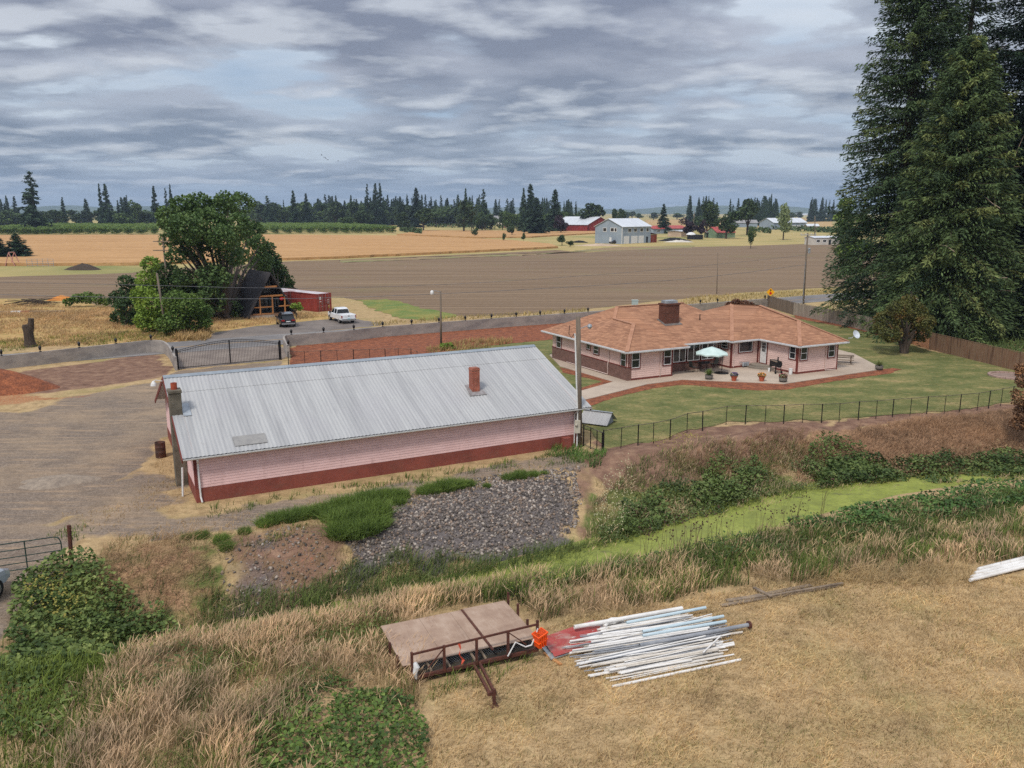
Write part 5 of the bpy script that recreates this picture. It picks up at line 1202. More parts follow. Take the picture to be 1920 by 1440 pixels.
# ================================================================= CABIN AND CONTAINERS
ca, cb2 = G(468, 598), G(556, 594); cth = heading(ca, cb2) + math.radians(14); CLn = (cb2 - ca).length
hut = thing('a_frame_cabin', 'small dark A-frame cabin with raw timber porch beside the maple', 'cabin', ca, cth)
m_dark = mat('charcoal boards', lin(42, 42, 44), lin(30, 30, 32), 2, .85, st=(4, 4, .5)); m_droof = mat('dark shingle roof', lin(66, 62, 64), lin(50, 48, 50), 3, .9, fine=.15); m_raw = mat('raw timber', lin(190, 134, 84), lin(166, 112, 68), 2, .8, st=(1, 1, 4))
AH, AD = 5.9, 8.0; cxm = CLn / 2
mb = MB()
for s in (0, 1):
    x0 = -.25 if s == 0 else CLn + .25
    a = [(x0, -.5, .15), (cxm, -.5, AH), (cxm, AD, AH), (x0, AD, .15)]; o2 = .18 if s else -.18
    mb.hexa([a[0], a[1], a[2], a[3], (x0 + o2, -.5, .15), (cxm, -.5, AH + .25), (cxm, AD, AH + .25), (x0 + o2, AD, .15)])
mb.build('roof', m_droof, hut)
mb = MB(); mb.add([(.3, 1.6, .5), (CLn - .3, 1.6, .5), (cxm, 1.6, AH - .35)], [(0, 1, 2)]); mb.add([(.3, AD - .2, .1), (CLn - .3, AD - .2, .1), (cxm, AD - .2, AH - .35)], [(0, 2, 1)]); mb.each('gable_wall', m_dark, hut)
mb = MB(); mb.box(0, -.2, .12, CLn, 1.6, .5); mb.build('deck', mat('deck', lin(150, 116, 92), lin(120, 92, 74), 2), hut)
mb = MB(); mb.box(.02, -.26, .0, CLn * .55, -.2, .34); mb.build('deck_skirt', mat('whitewashed board', lin(170, 166, 160), lin(130, 126, 120), 2, fine=.3), hut)
for x in (.24, .52, .8): mb = MB(); mb.box(CLn * x - .08, -.22, .5, CLn * x + .08, -.06, 2.9); mb.build('post', m_raw, hut)
for z, e in ((2.85, .24), (4.1, .36)): mb = MB(); mb.box(CLn * e, -.25, z, CLn * (1 - e), -.05, z + .22); mb.build('beam', m_raw, hut)
for a, b in ((.07, .52), (.66, .93)):
    mb = MB(); mb.box(CLn * a, -.18, 1.4, CLn * b, -.06, 1.56); mb.box(CLn * a, -.18, .52, CLn * b, -.1, .62); mb.each('rail', m_raw, hut)
mb = MB(); mb.box(CLn * .55, 1.5, .5, CLn * .66, 1.58, 2.6); mb.build('door', mat('teal door', lin(58, 78, 80), lin(46, 62, 66), 2, .6), hut)
for a, b, z0, z1 in ((.3, .5, 1.0, 2.5), (.68, .76, 1.2, 2.5), (.44, .49, 3.3, 4.6), (.52, .58, 3.3, 4.9)):
    mb = MB(); mb.box(CLn * a, 1.52, z0, CLn * b, 1.59, z1); w = mb.build('window', mat('pale frame', lin(150, 156, 160), None, 3) if a == .3 else bpy.data.materials['pale frame'], hut)
    mb = MB(); mb.box(CLn * a + .06, 1.5, z0 + .06, CLn * b - .06, 1.53, z1 - .06); mb.build('pane', M['glass'], w)
q = hut.matrix_basis @ Vector((CLn * .74, -.1, 2.6)) if False else None
mb = MB(); mb.lathe([(.02, -.25), (.28, -.2), (.34, 0), (.3, .12), (.05, .2), (.015, .5)], n=12); o = mb.build('hanging_basket', mat('red blooms', lin(206, 44, 40), lin(170, 30, 32), 8)); o.location = ca + Vector((math.cos(cth) * CLn * .745, math.sin(cth) * CLn * .745, 2.5)); tag(o, 'bright red hanging basket on the cabin porch', 'hanging basket')
m_cont, nt, bs = nt_new('container red'); bs.inputs['Roughness'].default_value = .6
c = ramp(nt, noise(nt, coords(nt, 'Object', (1, 1, .4)), 1.2, 5, .6), [(.35, lin(150, 62, 52)), (.65, lin(128, 50, 44))]); nt.links.new(c, bs.inputs['Base Color'])
def container(label, p, th, L, door=True):
    t = thing('shipping_container', label, 'container', p, th); mb = MB(); w, h = 2.44, 2.6; n = int(L / .28) * 4; vs = []
    for y, s in ((0, 1), (w, -1)):                                   # corrugated long sides
        vs = []
        for i in range(n + 1):
            d = (0, 0, .04, .04)[i % 4] * s; x = .1 + (L - .2) * i / n; vs += [(x, y + d, .16), (x, y + d, h - .1)]
        mb.add(vs, [((2 * i, 2 * i + 2, 2 * i + 3, 2 * i + 1) if s > 0 else (2 * i, 2 * i + 1, 2 * i + 3, 2 * i + 2)) for i in range(n)])
    mb.quad((L, 0, .1), (L, w, .1), (L, w, h - .05), (L, 0, h - .05)); mb.build('side_panel', m_cont, t)
    mb = MB()
    for x in (0, L):
        for y in (0, w): mb.box(x - .06, y - .06, 0, x + .06, y + .06, h)
    for z in (.08, h - .06):
        for y in (0, w): mb.beam((0, y, z), (L, y, z), .1, .12)
        for x in (0, L): mb.beam((x, 0, z), (x, w, z), .1, .12)
    mb.build('frame', m_cont, t)
    mb = MB(); vs = []
    for i in range(61): x = .05 + (L - .1) * i / 60; vs += [(x, .05, h - .03 + .012 * (i % 2)), (x, w - .05, h - .03 + .012 * (i % 2))]
    mb.add(vs, [(2 * i, 2 * i + 2, 2 * i + 3, 2 * i + 1) for i in range(60)]); mb.build('roof', mat('container roof', lin(206, 202, 204), lin(176, 166, 166), .8, .6, fine=.1), t)
    for k in (0, 1):
        mb = MB(); y0 = .07 + k * 1.16; 
        vs = []
        for i in range(13): z = .18 + (h - .34) * i / 12; vs += [(-.02 - .03 * ((i // 2) % 2), y0, z), (-.02 - .03 * ((i // 2) % 2), y0 + 1.13, z)]
        mb.add(vs, [(2 * i, 2 * i + 2, 2 * i + 3, 2 * i + 1) for i in range(12)]); dr = mb.build('door', m_cont, t)
        for f in (.28, .78): mb = MB(); mb.tube((-.09, y0 + 1.13 * f, .12), (-.09, y0 + 1.13 * f, h - .1), .022, n=6); mb.build('lock_bar', m_chrome, dr)
        for z in (.7, 1.1): mb = MB(); mb.box(-.12, y0 + .3, z, -.08, y0 + .62, z + .05); mb.build('handle', m_chrome, dr)
    mb = MB(); mb.box(-.065, 1.75, 1.75, -.055, 2.1, 2.15); mb.box(-.065, 1.72, 1.4, -.055, 2.05, 1.5); mb.box(-.065, .3, 1.6, -.055, .7, 1.68); mb.box(-.065, .3, 1.3, -.055, .7, 1.36); mb.each('placard', M['white'], t)
    mb = MB(); mb.box(-.065, .28, .45, -.055, .52, .9); mb.build('placard', mat('yellow placard', lin(196, 160, 70), None, 3), t)
d0, d1 = G(594, 585), G(620, 582.5)
dth = heading(d0, d1); cth2 = dth + PI / 2
# door end runs d0 -> d1; the box goes back from it
container('red shipping container with pale roof standing right of the cabin, doors towards the road', Vector((d1.x, d1.y, 0)) if False else d1 + Vector((0, 0, 0)) * 0 + Vector((math.cos(dth), math.sin(dth), 0)) * (2.44 - (d1 - d0).length), cth2 + math.radians(4), 12.19)
q = G(556, 578); container('red shipping container mostly hidden between the cabin and the other container', q, cth2 + math.radians(4), 6.06)
# ================================================================= FOREGROUND: trailer, pipes, boards
ta, tb = G(771, 1266, .4), G(1010, 1212, .4); ta.z = tb.z = 0
tth = heading(ta, tb); TL = (tb - ta).length; TD = 2.75
gzm = gz(ta.x + 1.5, ta.y + 1.5)
tr = thing('utility_trailer', 'rusty steel trailer with rails, covered by weathered plywood sheets', 'trailer', ta, tth)
m_ply, nt, bs = nt_new('weathered plywood'); bs.inputs['Roughness'].default_value = .9; bs.inputs['Specular IOR Level'].default_value = .15
n1 = noise(nt, coords(nt), 1.3, 5, .65); n2 = noise(nt, coords(nt, 'Object', (14, 1.2, 1)), 1.0, 4, .7)
c = ramp(nt, n1, [(.3, lin(142, 118, 102)), (.5, lin(160, 136, 118)), (.7, lin(176, 154, 136))]); c = mixc(nt, ramp(nt, n2, [(.55, (0, 0, 0, 1)), (.75, (.5, .5, .5, 1))]), c, lin(186, 168, 150)); nt.links.new(c, bs.inputs['Base Color'])
RH = 1.02; CH = .22
mb = MB(); mb.box(0, 0, CH, TL, .09, CH + .1); mb.box(0, TD - .09, CH, TL, TD, CH + .1); mb.box(0, .09, CH, .09, TD - .09, CH + .1); mb.box(TL - .09, .09, CH, TL, TD - .09, CH + .1)
for x in (TL * .3, TL * .6): mb.box(x - .04, .09, CH + .005, x + .04, TD - .09, CH + .08)
mb.build('chassis', M['rust'], tr)
mb = MB(); mb.box(.09, .09, CH + .06, TL - .09, TD - .09, CH + .085); mb.build('bed_floor', mat('dark bed', lin(46, 44, 40), lin(66, 58, 50), 2, .9), tr)
for i in range(5):
    x = TL * i / 4; x = min(max(x, .04), TL - .04); mb = MB(); mb.box(x - .035, -.02, CH + .02, x + .035, .06, RH + (.12 if i < 4 else .3)); mb.build('rail_post', M['rust'], tr)
for x, y, h in ((-.23, .75, .72), (-.23, 1.6, .72), (TL + .1, 1.1, .8), (TL + .1, 1.9, 1.0), (TL + .1, 2.75, 1.05)): mb = MB(); mb.box(x - .035, y - .035, CH + .02, x + .035, y + .035, h); mb.build('rail_post', M['rust'], tr)
mb = MB(); mb.beam((0, .02, RH + .05), (TL, .02, RH + .16), .05, .06); mb.build('top_rail', M['rust'], tr)
mb = MB(); mb.beam((TL * .25, .03, RH + .02), (TL * .13, .03, .5), .03, .03); mb.beam((TL * .75, .03, RH + .1), (TL * .9, .03, .55), .03, .03); mb.each('rail_brace', M['rust'], tr)
mb = MB(); s = .085; w = Vector((0, 0, .004))                        # wire netting below the sheets
for sg in (1, -1):
    for i in range(-6, int(TL / s)):
        a = i * s; b = a + .32; z0, z1 = CH + .1, CH + .42
        if a < .05: z0 += (.05 - a); a = .05
        if b > TL - .05: z1 -= (b - TL + .05); b = TL - .05
        if z1 > z0:
            A, B = (a, b) if sg > 0 else (TL - a, TL - b); mb.add([Vector((A, .3, z0)) - w, Vector((B, .3, z1)) - w, Vector((B, .3, z1)) + w, Vector((A, .3, z0)) + w], [(0, 1, 2, 3)])
mb.build('netting', M['galv'], tr)
xs_ = [-.18, TL * .27, TL * .53, TL * .66, TL + .05]; yf, yb, zf, zb_ = .28, TD + .2, .575, .60
for i in range(4):
    x0, x1 = xs_[i] + .005, xs_[i + 1] - .005; dz = .03 if i == 3 else 0.0; 
    if i == 3: x0 -= .08
    f0 = yf - (.1 if i == 3 else 0); mb = MB(); th = .022
    mb.hexa([(x0, f0, zf + dz), (x1, f0, zf + dz), (x1 - .25 * 0, yb, zb_ + dz), (x0, yb, zb_ + dz), (x0, f0, zf + dz + th), (x1, f0, zf + dz + th), (x1, yb, zb_ + dz + th), (x0, yb, zb_ + dz + th)])
    mb.build('plywood_sheet', m_ply, tr)
mb = MB(); mb.box(xs_[3] - .16, yf - .25, zf + .03, xs_[3] - .1, yb, zf + .075); mb.build('batten', M['rust'], tr)
for x in (.16, .3, .5, .58): mb = MB(); mb.beam((TL * x, .1, CH + .1), (TL * x - .12, .4, .57), .06, .05); mb.build('strut', M['wood_grey'], tr)
mb = MB(); jx = TL * .5
tipx, tipy = jx - .22, -1.85
mb.beam((jx - .1, .05, CH + .04), (tipx - .1, tipy, .4), .07, .1); mb.beam((jx + .1, .05, CH + .04), (tipx + .05, tipy, .4), .07, .1); mb.box(tipx - .16, tipy - .06, .35, tipx + .1, tipy + .04, .46); mb.build('drawbar', M['rust'], tr)
mb = MB(); mb.box(tipx - .02, tipy - .1, -.05, tipx + .06, tipy - .02, .55); mb.box(tipx - .1, tipy - .16, -.02, tipx + .14, tipy + .06, .02); mb.build('jack_stand', M['rust'], tr)
for x in (.9, TL - 1.2):
    mb = MB(); mb.path([(x, TD - .3, .24), (x, TD - .08, .24)], .3, 14); mb.build('wheel', M['tyre'], tr)
def trw(x, y, z): return tr.location + Vector((math.cos(tth) * x - math.sin(tth) * y, math.sin(tth) * x + math.cos(tth) * y, z))
mb = MB(); mb.hexa([(-.17, -.12, 0), (.17, -.12, 0), (.17, .12, 0), (-.17, .12, 0), (-.2, -.15, .5), (.2, -.15, .5), (.2, .15, .5), (-.2, .15, .5)]); mb.box(-.22, -.17, .44, .22, .17, .5); mb.box(-.21, -.16, .2, .21, .16, .24)
for x in (-.1, 0, .1): mb.box(x - .02, -.165, 0, x + .02, -.12, .48)
o = mb.build('plastic_crate', mat('orange plastic', lin(244, 92, 28), lin(226, 76, 22), 3, .45), bevel=.01); o.location = trw(TL + .02, -.1, .5); o.rotation_euler = (.12, -.18, tth + .3); tag(o, 'bright orange plastic crate hung on the right corner of the trailer rail', 'crate')
def ribbon(name, label, cat, pts, w, m):
    mb = MB(); vs = []
    for i, p in enumerate(pts): p = Vector(p); s = Vector((math.cos(tth + i * .9), math.sin(tth + i * .9), 0)) * w; vs += [p - s, p + s]
    mb.add(vs, [(2 * i, 2 * i + 1, 2 * i + 3, 2 * i + 2) for i in range(len(pts) - 1)]); o = mb.build(name, m); tag(o, label, cat)
ribbon('ribbon', 'torn orange red ribbon hanging from the trailer rail', 'ribbon', [trw(TL * .36, -.03, 1.12), trw(TL * .37, -.06, .95), trw(TL * .36, -.04, .75), trw(TL * .39, -.05, .55), trw(TL * .38, -.06, .42)], .045, mat('faded red ribbon', lin(214, 96, 72), None, 3))
mb = MB(); mb.path([trw(.12, -.02, .8), trw(.16, -.06, .66), trw(.1, -.07, .48), trw(.14, -.06, .28)], [.06, .1, .07, .03], 8); tag(mb.build('cloth_bag', M['white']), 'crumpled white bag tied to the left corner of the trailer rail', 'bag')
mb = MB(); mb.path([trw(TL * .74, -.06, .34), trw(TL * .8, -.08, .78), trw(TL * .88, -.1, .55), trw(TL * .93, -.1, .57), trw(TL * .97, -.1, .95), trw(TL * .98, -.1, 1.1)], .025, 6); tag(mb.build('plastic_strap', M['white']), 'bent white plastic tubing wound along the right end of the trailer rail', 'tubing')
# pipe heap
pth = math.radians(18); pc = G(1222, 1212); pc.z = 0
m_pvc = [mat('white pvc', lin(226, 224, 220), lin(206, 202, 196), 1.2, .5, fine=.06), mat('aged pvc', lin(214, 206, 194), lin(186, 178, 166), 1.2, .6, fine=.1), mat('grey conduit', lin(150, 152, 156), lin(126, 130, 136), 1.2, .5, fine=.1), mat('pale blue pipe', lin(190, 206, 212), lin(172, 190, 198), 1.2, .5)]
rg = random.Random(5)
def pipe(label, x, y, z, L, r, m, a=0.0, group='pipes in the white pipe heap', name='pvc_pipe', tilt=0.0):
    mb = MB(); n = 10; hl = L / 2
    vs = [];
    for xx, rr in ((-hl, r * .8), (-hl, r), (hl, r), (hl, r * .8)):
        for j in range(n): t = 2 * PI * j / n; vs.append((xx, rr * math.cos(t), rr * math.sin(t)))
    vs2 = [(-hl + .05, r * .8 * math.cos(2 * PI * j / n), r * .8 * math.sin(2 * PI * j / n)) for j in range(n)]
    mb.add(vs, [(i * n + j, (i + 1) * n + j, (i + 1) * n + (j + 1) % n, i * n + (j + 1) % n) for i in range(3) for j in range(n)])
    o = mb.build(name, m, smooth=False); c, s = math.cos(pth), math.sin(pth)
    o.location = (pc.x + c * x - s * y, pc.y + s * x + c * y, z); o.rotation_euler = (0, tilt, pth + a); tag(o, label, 'pipe', group); return o
lbl = {0: 'white plastic pipe lying in the heap beside the red sheet', 1: 'yellowed white plastic pipe lying in the heap beside the red sheet', 2: 'thin grey plastic pipe lying in the heap beside the red sheet', 3: 'pale blue plastic pipe sticking out of the right end of the white pipe heap'}
ncnt = 0
for lay, (cnt, z0) in enumerate(((62, .05), (50, .13), (34, .21))):
    for i in range(cnt):
        f = (i + rg.uniform(-.3, .3)) / (cnt - 1); y = (-1.6 + 3.2 * f) * (1 - .12 * lay); k = rg.choices((0, 1, 2), (5, 3, 4 if -.6 < y < .8 else 2))[0]
        r = rg.choice((.02, .026, .032, .042)) if k < 2 else rg.choice((.016, .02, .026)); L = rg.uniform(.72, 1) * (3.5 + 2.3 * math.sin(PI * f)); x = rg.uniform(-.5, .5) + .15 * (f - .5) * 2
        pipe(lbl[k], x, y, z0 + r * .5 + rg.uniform(0, .03), L, r, m_pvc[k], rg.gauss(0, .045), tilt=rg.uniform(-.01, .01)); ncnt += 1
for x, y, z in ((1.25, 1.3, .3), (1.5, .55, .3), (1.35, .2, .33)): pipe(lbl[3], x, y, z, 3.2, .055, m_pvc[3], rg.gauss(0, .04))
o = pipe('grey pipe with a rusty flange at the right end of the white pipe heap', 1.5, -.25, .3, 4.2, .07, m_pvc[2], .02, None)
mb = MB(); mb.path([(2.06, 0, 0), (2.14, 0, 0)], .13, 14); mb.build('flange', M['rust'], o)
pipe('thick pale pipe with a coupling at the back of the white pipe heap', -.1, 1.5, .32, 4.2, .075, m_pvc[0], .02, None)
pipe('single white pipe lying along the front edge of the white pipe heap', .0, -1.78, .05, 4.6, .045, m_pvc[0], .03, None)
pipe('white pipe lying skewed across the right front of the heap', 1.7, -.95, .3, 1.4, .025, m_pvc[0], .6, None)
mb = MB(); mb.box(-.9, -.2, 0, .9, .2, .03); o = mb.build('grey_board', mat('grey board', lin(160, 160, 162), lin(140, 140, 144), 2)); o.location = G(1222, 1166, .2); o.rotation_euler = (0, 0, pth + .12); tag(o, 'flat grey board lying on the back of the white pipe heap', 'board')
mb = MB(); mb.path([(-.35, -.1, 0), (-.2, .05, .06), (.05, .08, .05), (.3, .2, .02), (.4, .1, 0)], [.06, .09, .1, .08, .05], 9); mb.path([(-.3, .1, .04), (0, .2, .1), (.3, .25, .05)], .045, 8)
o = mb.build('pipe_fittings', m_pvc[0]); o.location = G(1150, 1170, .2); o.rotation_euler = (0, 0, .2); tag(o, 'bent white pipe fittings at the back left of the pipe heap', 'pipe fittings')
# red sheet
sa = [G(1013, 1196, .12), G(1040, 1231, .12), G(1150, 1196, .12), G(1112, 1162, .12)]
m_rs, nt, bs = nt_new('red painted sheet'); bs.inputs['Roughness'].default_value = .55
c = mixc(nt, ramp(nt, noise(nt, coords(nt, 'Object', (1, 1.6, 1), (0, 0, -.4)), .9, 4, .6), [(.54, (0, 0, 0, 1)), (.64, (.75, .75, .75, 1))]), ramp(nt, noise(nt, coords(nt), 3, 4), [(.3, lin(170, 72, 66)), (.7, lin(150, 58, 54))]), lin(168, 140, 128)); nt.links.new(c, bs.inputs['Base Color'])
mb = MB(); n = 24; vs = []
for i in range(n + 1):
    f = i / n; h = (.035 if i % 8 in (3, 4) else 0); a = sa[1].lerp(sa[0], f); b = sa[2].lerp(sa[3], f); vs += [(a.x, a.y, a.z + h), (b.x, b.y, b.z + h)]
mb.add(vs, [(2 * i, 2 * i + 1, 2 * i + 3, 2 * i + 2) for i in range(n)]); o = mb.build('roofing_sheet', m_rs); s_ = o.modifiers.new('thick', 'SOLIDIFY'); s_.thickness = .012; tag(o, 'red ribbed metal roofing sheet lying between the trailer and the pipe heap', 'metal sheet')
mb = MB(); c0 = [p + Vector((-.12, -.1, -.07)) for p in sa]; mb.hexa([tuple(p) for p in c0] + [tuple(p + Vector((0, 0, .03))) for p in c0]); tag(mb.build('grey_sheet', M['galv']), 'grey sheet lying under the red roofing sheet', 'metal sheet')
mb = MB(); mb.beam(G(1020, 1224, .05), G(1052, 1246, .05), .1, .05); tag(mb.build('wood_lath', m_raw), 'short orange brown lath at the left front of the red sheet', 'lath')
for i, (a, b, w, lb) in enumerate((((1352, 1138), (1570, 1100), .16, 'longest grey plank at the front of the plank pile near the tall weeds'), ((1390, 1126), (1520, 1100), .18, 'grey plank at the back of the plank pile near the tall weeds'), ((1362, 1130), (1440, 1119), .2, 'short brown plank at the left end of the plank pile'), ((1413, 1108), (1446, 1125), .13, 'short plank lying crosswise on the plank pile'), ((1440, 1122), (1580, 1098), .1, 'thin warped plank beside the plank pile'))):
    mb = MB(); z = .06 + .05 * (i == 3) + .012 * i; pa_, pb2_ = GG(*a), GG(*b); pa_.z += z; pb2_.z += z; mb.beam(pa_, pb2_, w, .045); tag(mb.build('plank', M['wood_grey']), lb, 'plank')
for i in range(7):
    a = GG(1818 + i * 3.0, 1094 - i * 3.6); b = GG(2010 + i * 3, 1046 - i * 3.6); a.z += .1 + .05 * (i % 2) + .04; b.z += .1 + .05 * (i % 2) + .04
    mb = MB(); mb.tube(a, b, .07, n=10); tag(mb.build('pvc_pipe', m_pvc[0]), 'white pipe in the bundle lying in the weeds at the right edge', 'pipe', 'pipes in the right bundle')
# ================================================================= VEGETATION NEAR
def rgbl(r, g, b): return np.array(lin(r, g, b)[:3])
WET = [W(q, -.6) for q in ([(372, 1170), (455, 1152), (462, 1200), (400, 1232)], [(850, 1072), (960, 1050), (1070, 1040), (1060, 1112), (940, 1122), (840, 1120)])]
def scatter(polys, dens, z=-.4, edge=1.0, seed=1, thr=.0, ns=1.4):
    """random ground points inside outlines; nz thins them out in patches"""
    rg = np.random.default_rng(seed); out = []
    for p in (polys if isinstance(polys[0][0], (list, tuple)) else [polys]):
        w = W(p, z); xs_ = [q[0] for q in w]; ys_ = [q[1] for q in w]
        x0, x1, y0, y1 = min(xs_), max(xs_), min(ys_), max(ys_); n = int((x1 - x0) * (y1 - y0) * dens)
        x = rg.uniform(x0, x1, n); y = rg.uniform(y0, y1, n)
        k = sdist(w, x, y) + (fbm(x, y, 1.2, seed) - .5) * edge + (rg.normal(0, .22 * edge, n) if edge > 1 else 0) > 0
        if thr: k &= fbm(x, y, ns, seed + 7) + rg.normal(0, .06, n) > thr
        for q in WET: k &= ~(sdist(q, x, y) + rg.normal(0, .25, n) > 0)
        out.append(np.stack([x[k], y[k]], 1))
    q = np.concatenate(out); return np.column_stack([q, ground_z(q[:, 0], q[:, 1])])
def stalks(pts, h, w, lean, cb, ct, rg, head=False, cvar=.15, wind=(.25, .1), comb=0.0):
    """grass blades of two bent pieces, colour running from foot to tip"""
    n = len(pts); h = h * rg.uniform(.6, 1.15, n); az = rg.uniform(0, 2 * PI, n); l = np.abs(rg.normal(0, lean, n))
    az = az * (1 - comb) + comb * (.35 + 1.6 * (fbm(pts[:, 0], pts[:, 1], 2.6, 311) - .5)); dx = np.cos(az) * l + wind[0] * lean; dy = np.sin(az) * l + wind[1] * lean
    fa = rg.uniform(0, PI, n); sx, sy = np.cos(fa), np.sin(fa)
    prof = ((0, w * .8), (.6, w * .7), (1.0, w * .15)) if not head else ((0, w * .5), (.66, w * .45), (.8, w * 1.5), (1.0, w * .3))
    Vs = []; Cs = []; lf = fbm(pts[:, 0], pts[:, 1], 1.6, 301)[:, None] - .5; var = (1 + rg.normal(0, cvar, n)[:, None]) * (1 + .7 * lf * np.array([1.15, 1, .8])); h = h * (1 + .9 * (fbm(pts[:, 0], pts[:, 1], 1.1, 305) - .5)); mixv = rg.uniform(-.12, .12, n)[:, None]
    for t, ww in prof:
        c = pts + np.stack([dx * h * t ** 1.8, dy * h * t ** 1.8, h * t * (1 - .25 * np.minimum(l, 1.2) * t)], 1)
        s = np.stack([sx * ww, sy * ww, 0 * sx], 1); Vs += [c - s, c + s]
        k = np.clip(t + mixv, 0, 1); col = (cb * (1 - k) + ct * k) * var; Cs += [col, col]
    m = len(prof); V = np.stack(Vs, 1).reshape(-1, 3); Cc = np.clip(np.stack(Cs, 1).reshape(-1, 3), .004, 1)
    b = np.arange(n)[:, None] * (2 * m); F_ = np.concatenate([b + np.array([[2 * i, 2 * i + 1, 2 * i + 3, 2 * i + 2]]) for i in range(m - 1)])
    return V, F_, Cc
def merge(parts):
    V = []; F_ = []; Cc = []; o = 0
    for v, f, c in parts: V.append(v); F_.append(f + o); Cc.append(c); o += len(v)
    return np.concatenate(V), np.concatenate(F_), np.concatenate(Cc)
m_blade = tint_mat('grass blades', .8, .3, .22, .9)
def stuff(name, parts, m=None):
    V, F_, Cc = merge(parts); o = npobj(name, V, F_, m or m_blade, col=Cc); tag(o, kind='stuff'); return o
g = np.random.default_rng(42)
DRYB, DRYT = rgbl(116, 106, 70), rgbl(206, 178, 144)
TANB, TANT = rgbl(150, 126, 84), rgbl(204, 178, 132)
GRB, GRT = rgbl(64, 80, 38), rgbl(126, 140, 72)
DGB, DGT = rgbl(46, 62, 34), rgbl(96, 116, 62)
Z_dryL = [(215, 1245), (300, 1200), (470, 1190), (560, 1165), (650, 1150), (735, 1128), (752, 1180), (785, 1290), (790, 1340), (740, 1305), (620, 1292), (540, 1325), (500, 1400), (480, 1600), (60, 1600), (110, 1420), (170, 1330)]
Z_dryM = [(700, 1130), (840, 1118), (1000, 1128), (1250, 1085), (1480, 1058), (1700, 1040), (1930, 985), (2400, 880), (2500, 990), (1700, 1072), (1560, 1085), (1350, 1105), (1200, 1140), (1090, 1160), (1010, 1170), (960, 1130)]
Z_grM = [(640, 1150), (800, 1135), (860, 1128), (960, 1126), (1040, 1106), (1140, 1086), (1290, 1052), (1480, 1015), (1640, 980), (1950, 938), (2400, 862), (2450, 930), (1700, 1055), (1480, 1075), (1250, 1100), (1000, 1135), (840, 1130), (720, 1140)]
Z_far = [(560, 1075), (660, 1045), (760, 1020), (930, 1008), (1080, 985), (1180, 950), (1240, 960), (1180, 1000), (1080, 1035), (960, 1058), (830, 1088), (720, 1112), (600, 1130)]
Z_far2 = [(1085, 985), (1110, 930), (1200, 880), (1320, 850), (1500, 838), (1560, 850), (1650, 870), (1920, 862), (1920, 872), (1640, 882), (1480, 902), (1340, 942), (1230, 974), (1130, 1000)]
Z_left = [(380, 1090), (520, 1080), (640, 1070), (640, 1130), (560, 1165), (440, 1185), (360, 1150)]
Z_grL = [(0, 1200), (150, 1235), (230, 1240), (180, 1330), (120, 1430), (70, 1600), (-40, 1600)]
parts = []
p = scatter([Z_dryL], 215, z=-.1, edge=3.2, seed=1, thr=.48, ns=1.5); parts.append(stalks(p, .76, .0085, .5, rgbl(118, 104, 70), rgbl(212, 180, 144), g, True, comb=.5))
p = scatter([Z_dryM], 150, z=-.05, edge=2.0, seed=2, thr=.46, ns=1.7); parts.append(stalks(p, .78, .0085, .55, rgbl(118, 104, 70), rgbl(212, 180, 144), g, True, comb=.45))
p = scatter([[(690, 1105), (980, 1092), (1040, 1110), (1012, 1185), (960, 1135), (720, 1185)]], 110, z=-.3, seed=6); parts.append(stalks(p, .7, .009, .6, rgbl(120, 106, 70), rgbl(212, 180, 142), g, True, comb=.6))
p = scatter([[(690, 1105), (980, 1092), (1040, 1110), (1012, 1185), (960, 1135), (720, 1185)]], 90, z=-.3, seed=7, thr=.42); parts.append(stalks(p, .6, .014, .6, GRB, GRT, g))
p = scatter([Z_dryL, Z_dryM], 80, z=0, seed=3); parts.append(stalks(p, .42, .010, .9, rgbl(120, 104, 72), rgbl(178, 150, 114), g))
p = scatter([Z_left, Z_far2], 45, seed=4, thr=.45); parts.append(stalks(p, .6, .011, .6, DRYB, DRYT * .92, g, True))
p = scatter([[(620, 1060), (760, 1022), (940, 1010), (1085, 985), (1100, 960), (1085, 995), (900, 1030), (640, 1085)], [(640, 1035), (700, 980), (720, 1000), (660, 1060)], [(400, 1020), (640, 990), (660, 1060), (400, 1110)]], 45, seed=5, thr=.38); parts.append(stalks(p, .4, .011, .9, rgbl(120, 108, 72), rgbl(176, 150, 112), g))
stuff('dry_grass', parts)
parts = []
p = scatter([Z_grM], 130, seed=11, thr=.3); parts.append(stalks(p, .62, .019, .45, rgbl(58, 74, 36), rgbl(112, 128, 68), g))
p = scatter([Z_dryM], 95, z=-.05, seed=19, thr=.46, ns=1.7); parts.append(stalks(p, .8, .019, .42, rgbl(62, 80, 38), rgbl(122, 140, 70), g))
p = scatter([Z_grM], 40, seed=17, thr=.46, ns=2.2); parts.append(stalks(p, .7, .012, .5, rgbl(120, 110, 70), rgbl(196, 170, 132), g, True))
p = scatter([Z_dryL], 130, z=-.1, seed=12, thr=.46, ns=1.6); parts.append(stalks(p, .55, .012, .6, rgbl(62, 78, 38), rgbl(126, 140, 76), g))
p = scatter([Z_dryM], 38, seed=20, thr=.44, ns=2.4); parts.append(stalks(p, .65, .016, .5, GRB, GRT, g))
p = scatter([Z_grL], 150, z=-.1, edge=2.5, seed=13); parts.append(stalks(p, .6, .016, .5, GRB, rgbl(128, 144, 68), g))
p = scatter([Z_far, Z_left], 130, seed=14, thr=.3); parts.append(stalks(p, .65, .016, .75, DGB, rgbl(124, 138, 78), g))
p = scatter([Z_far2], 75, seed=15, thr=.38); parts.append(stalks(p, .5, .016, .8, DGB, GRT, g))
p = scatter([[(1100, 900), (1250, 860), (1500, 815), (1600, 830), (1400, 880), (1200, 930), (1110, 960)]], 22, z=0, seed=18, thr=.45); parts.append(stalks(p, .4, .013, .9, rgbl(120, 110, 66), rgbl(176, 152, 110), g))
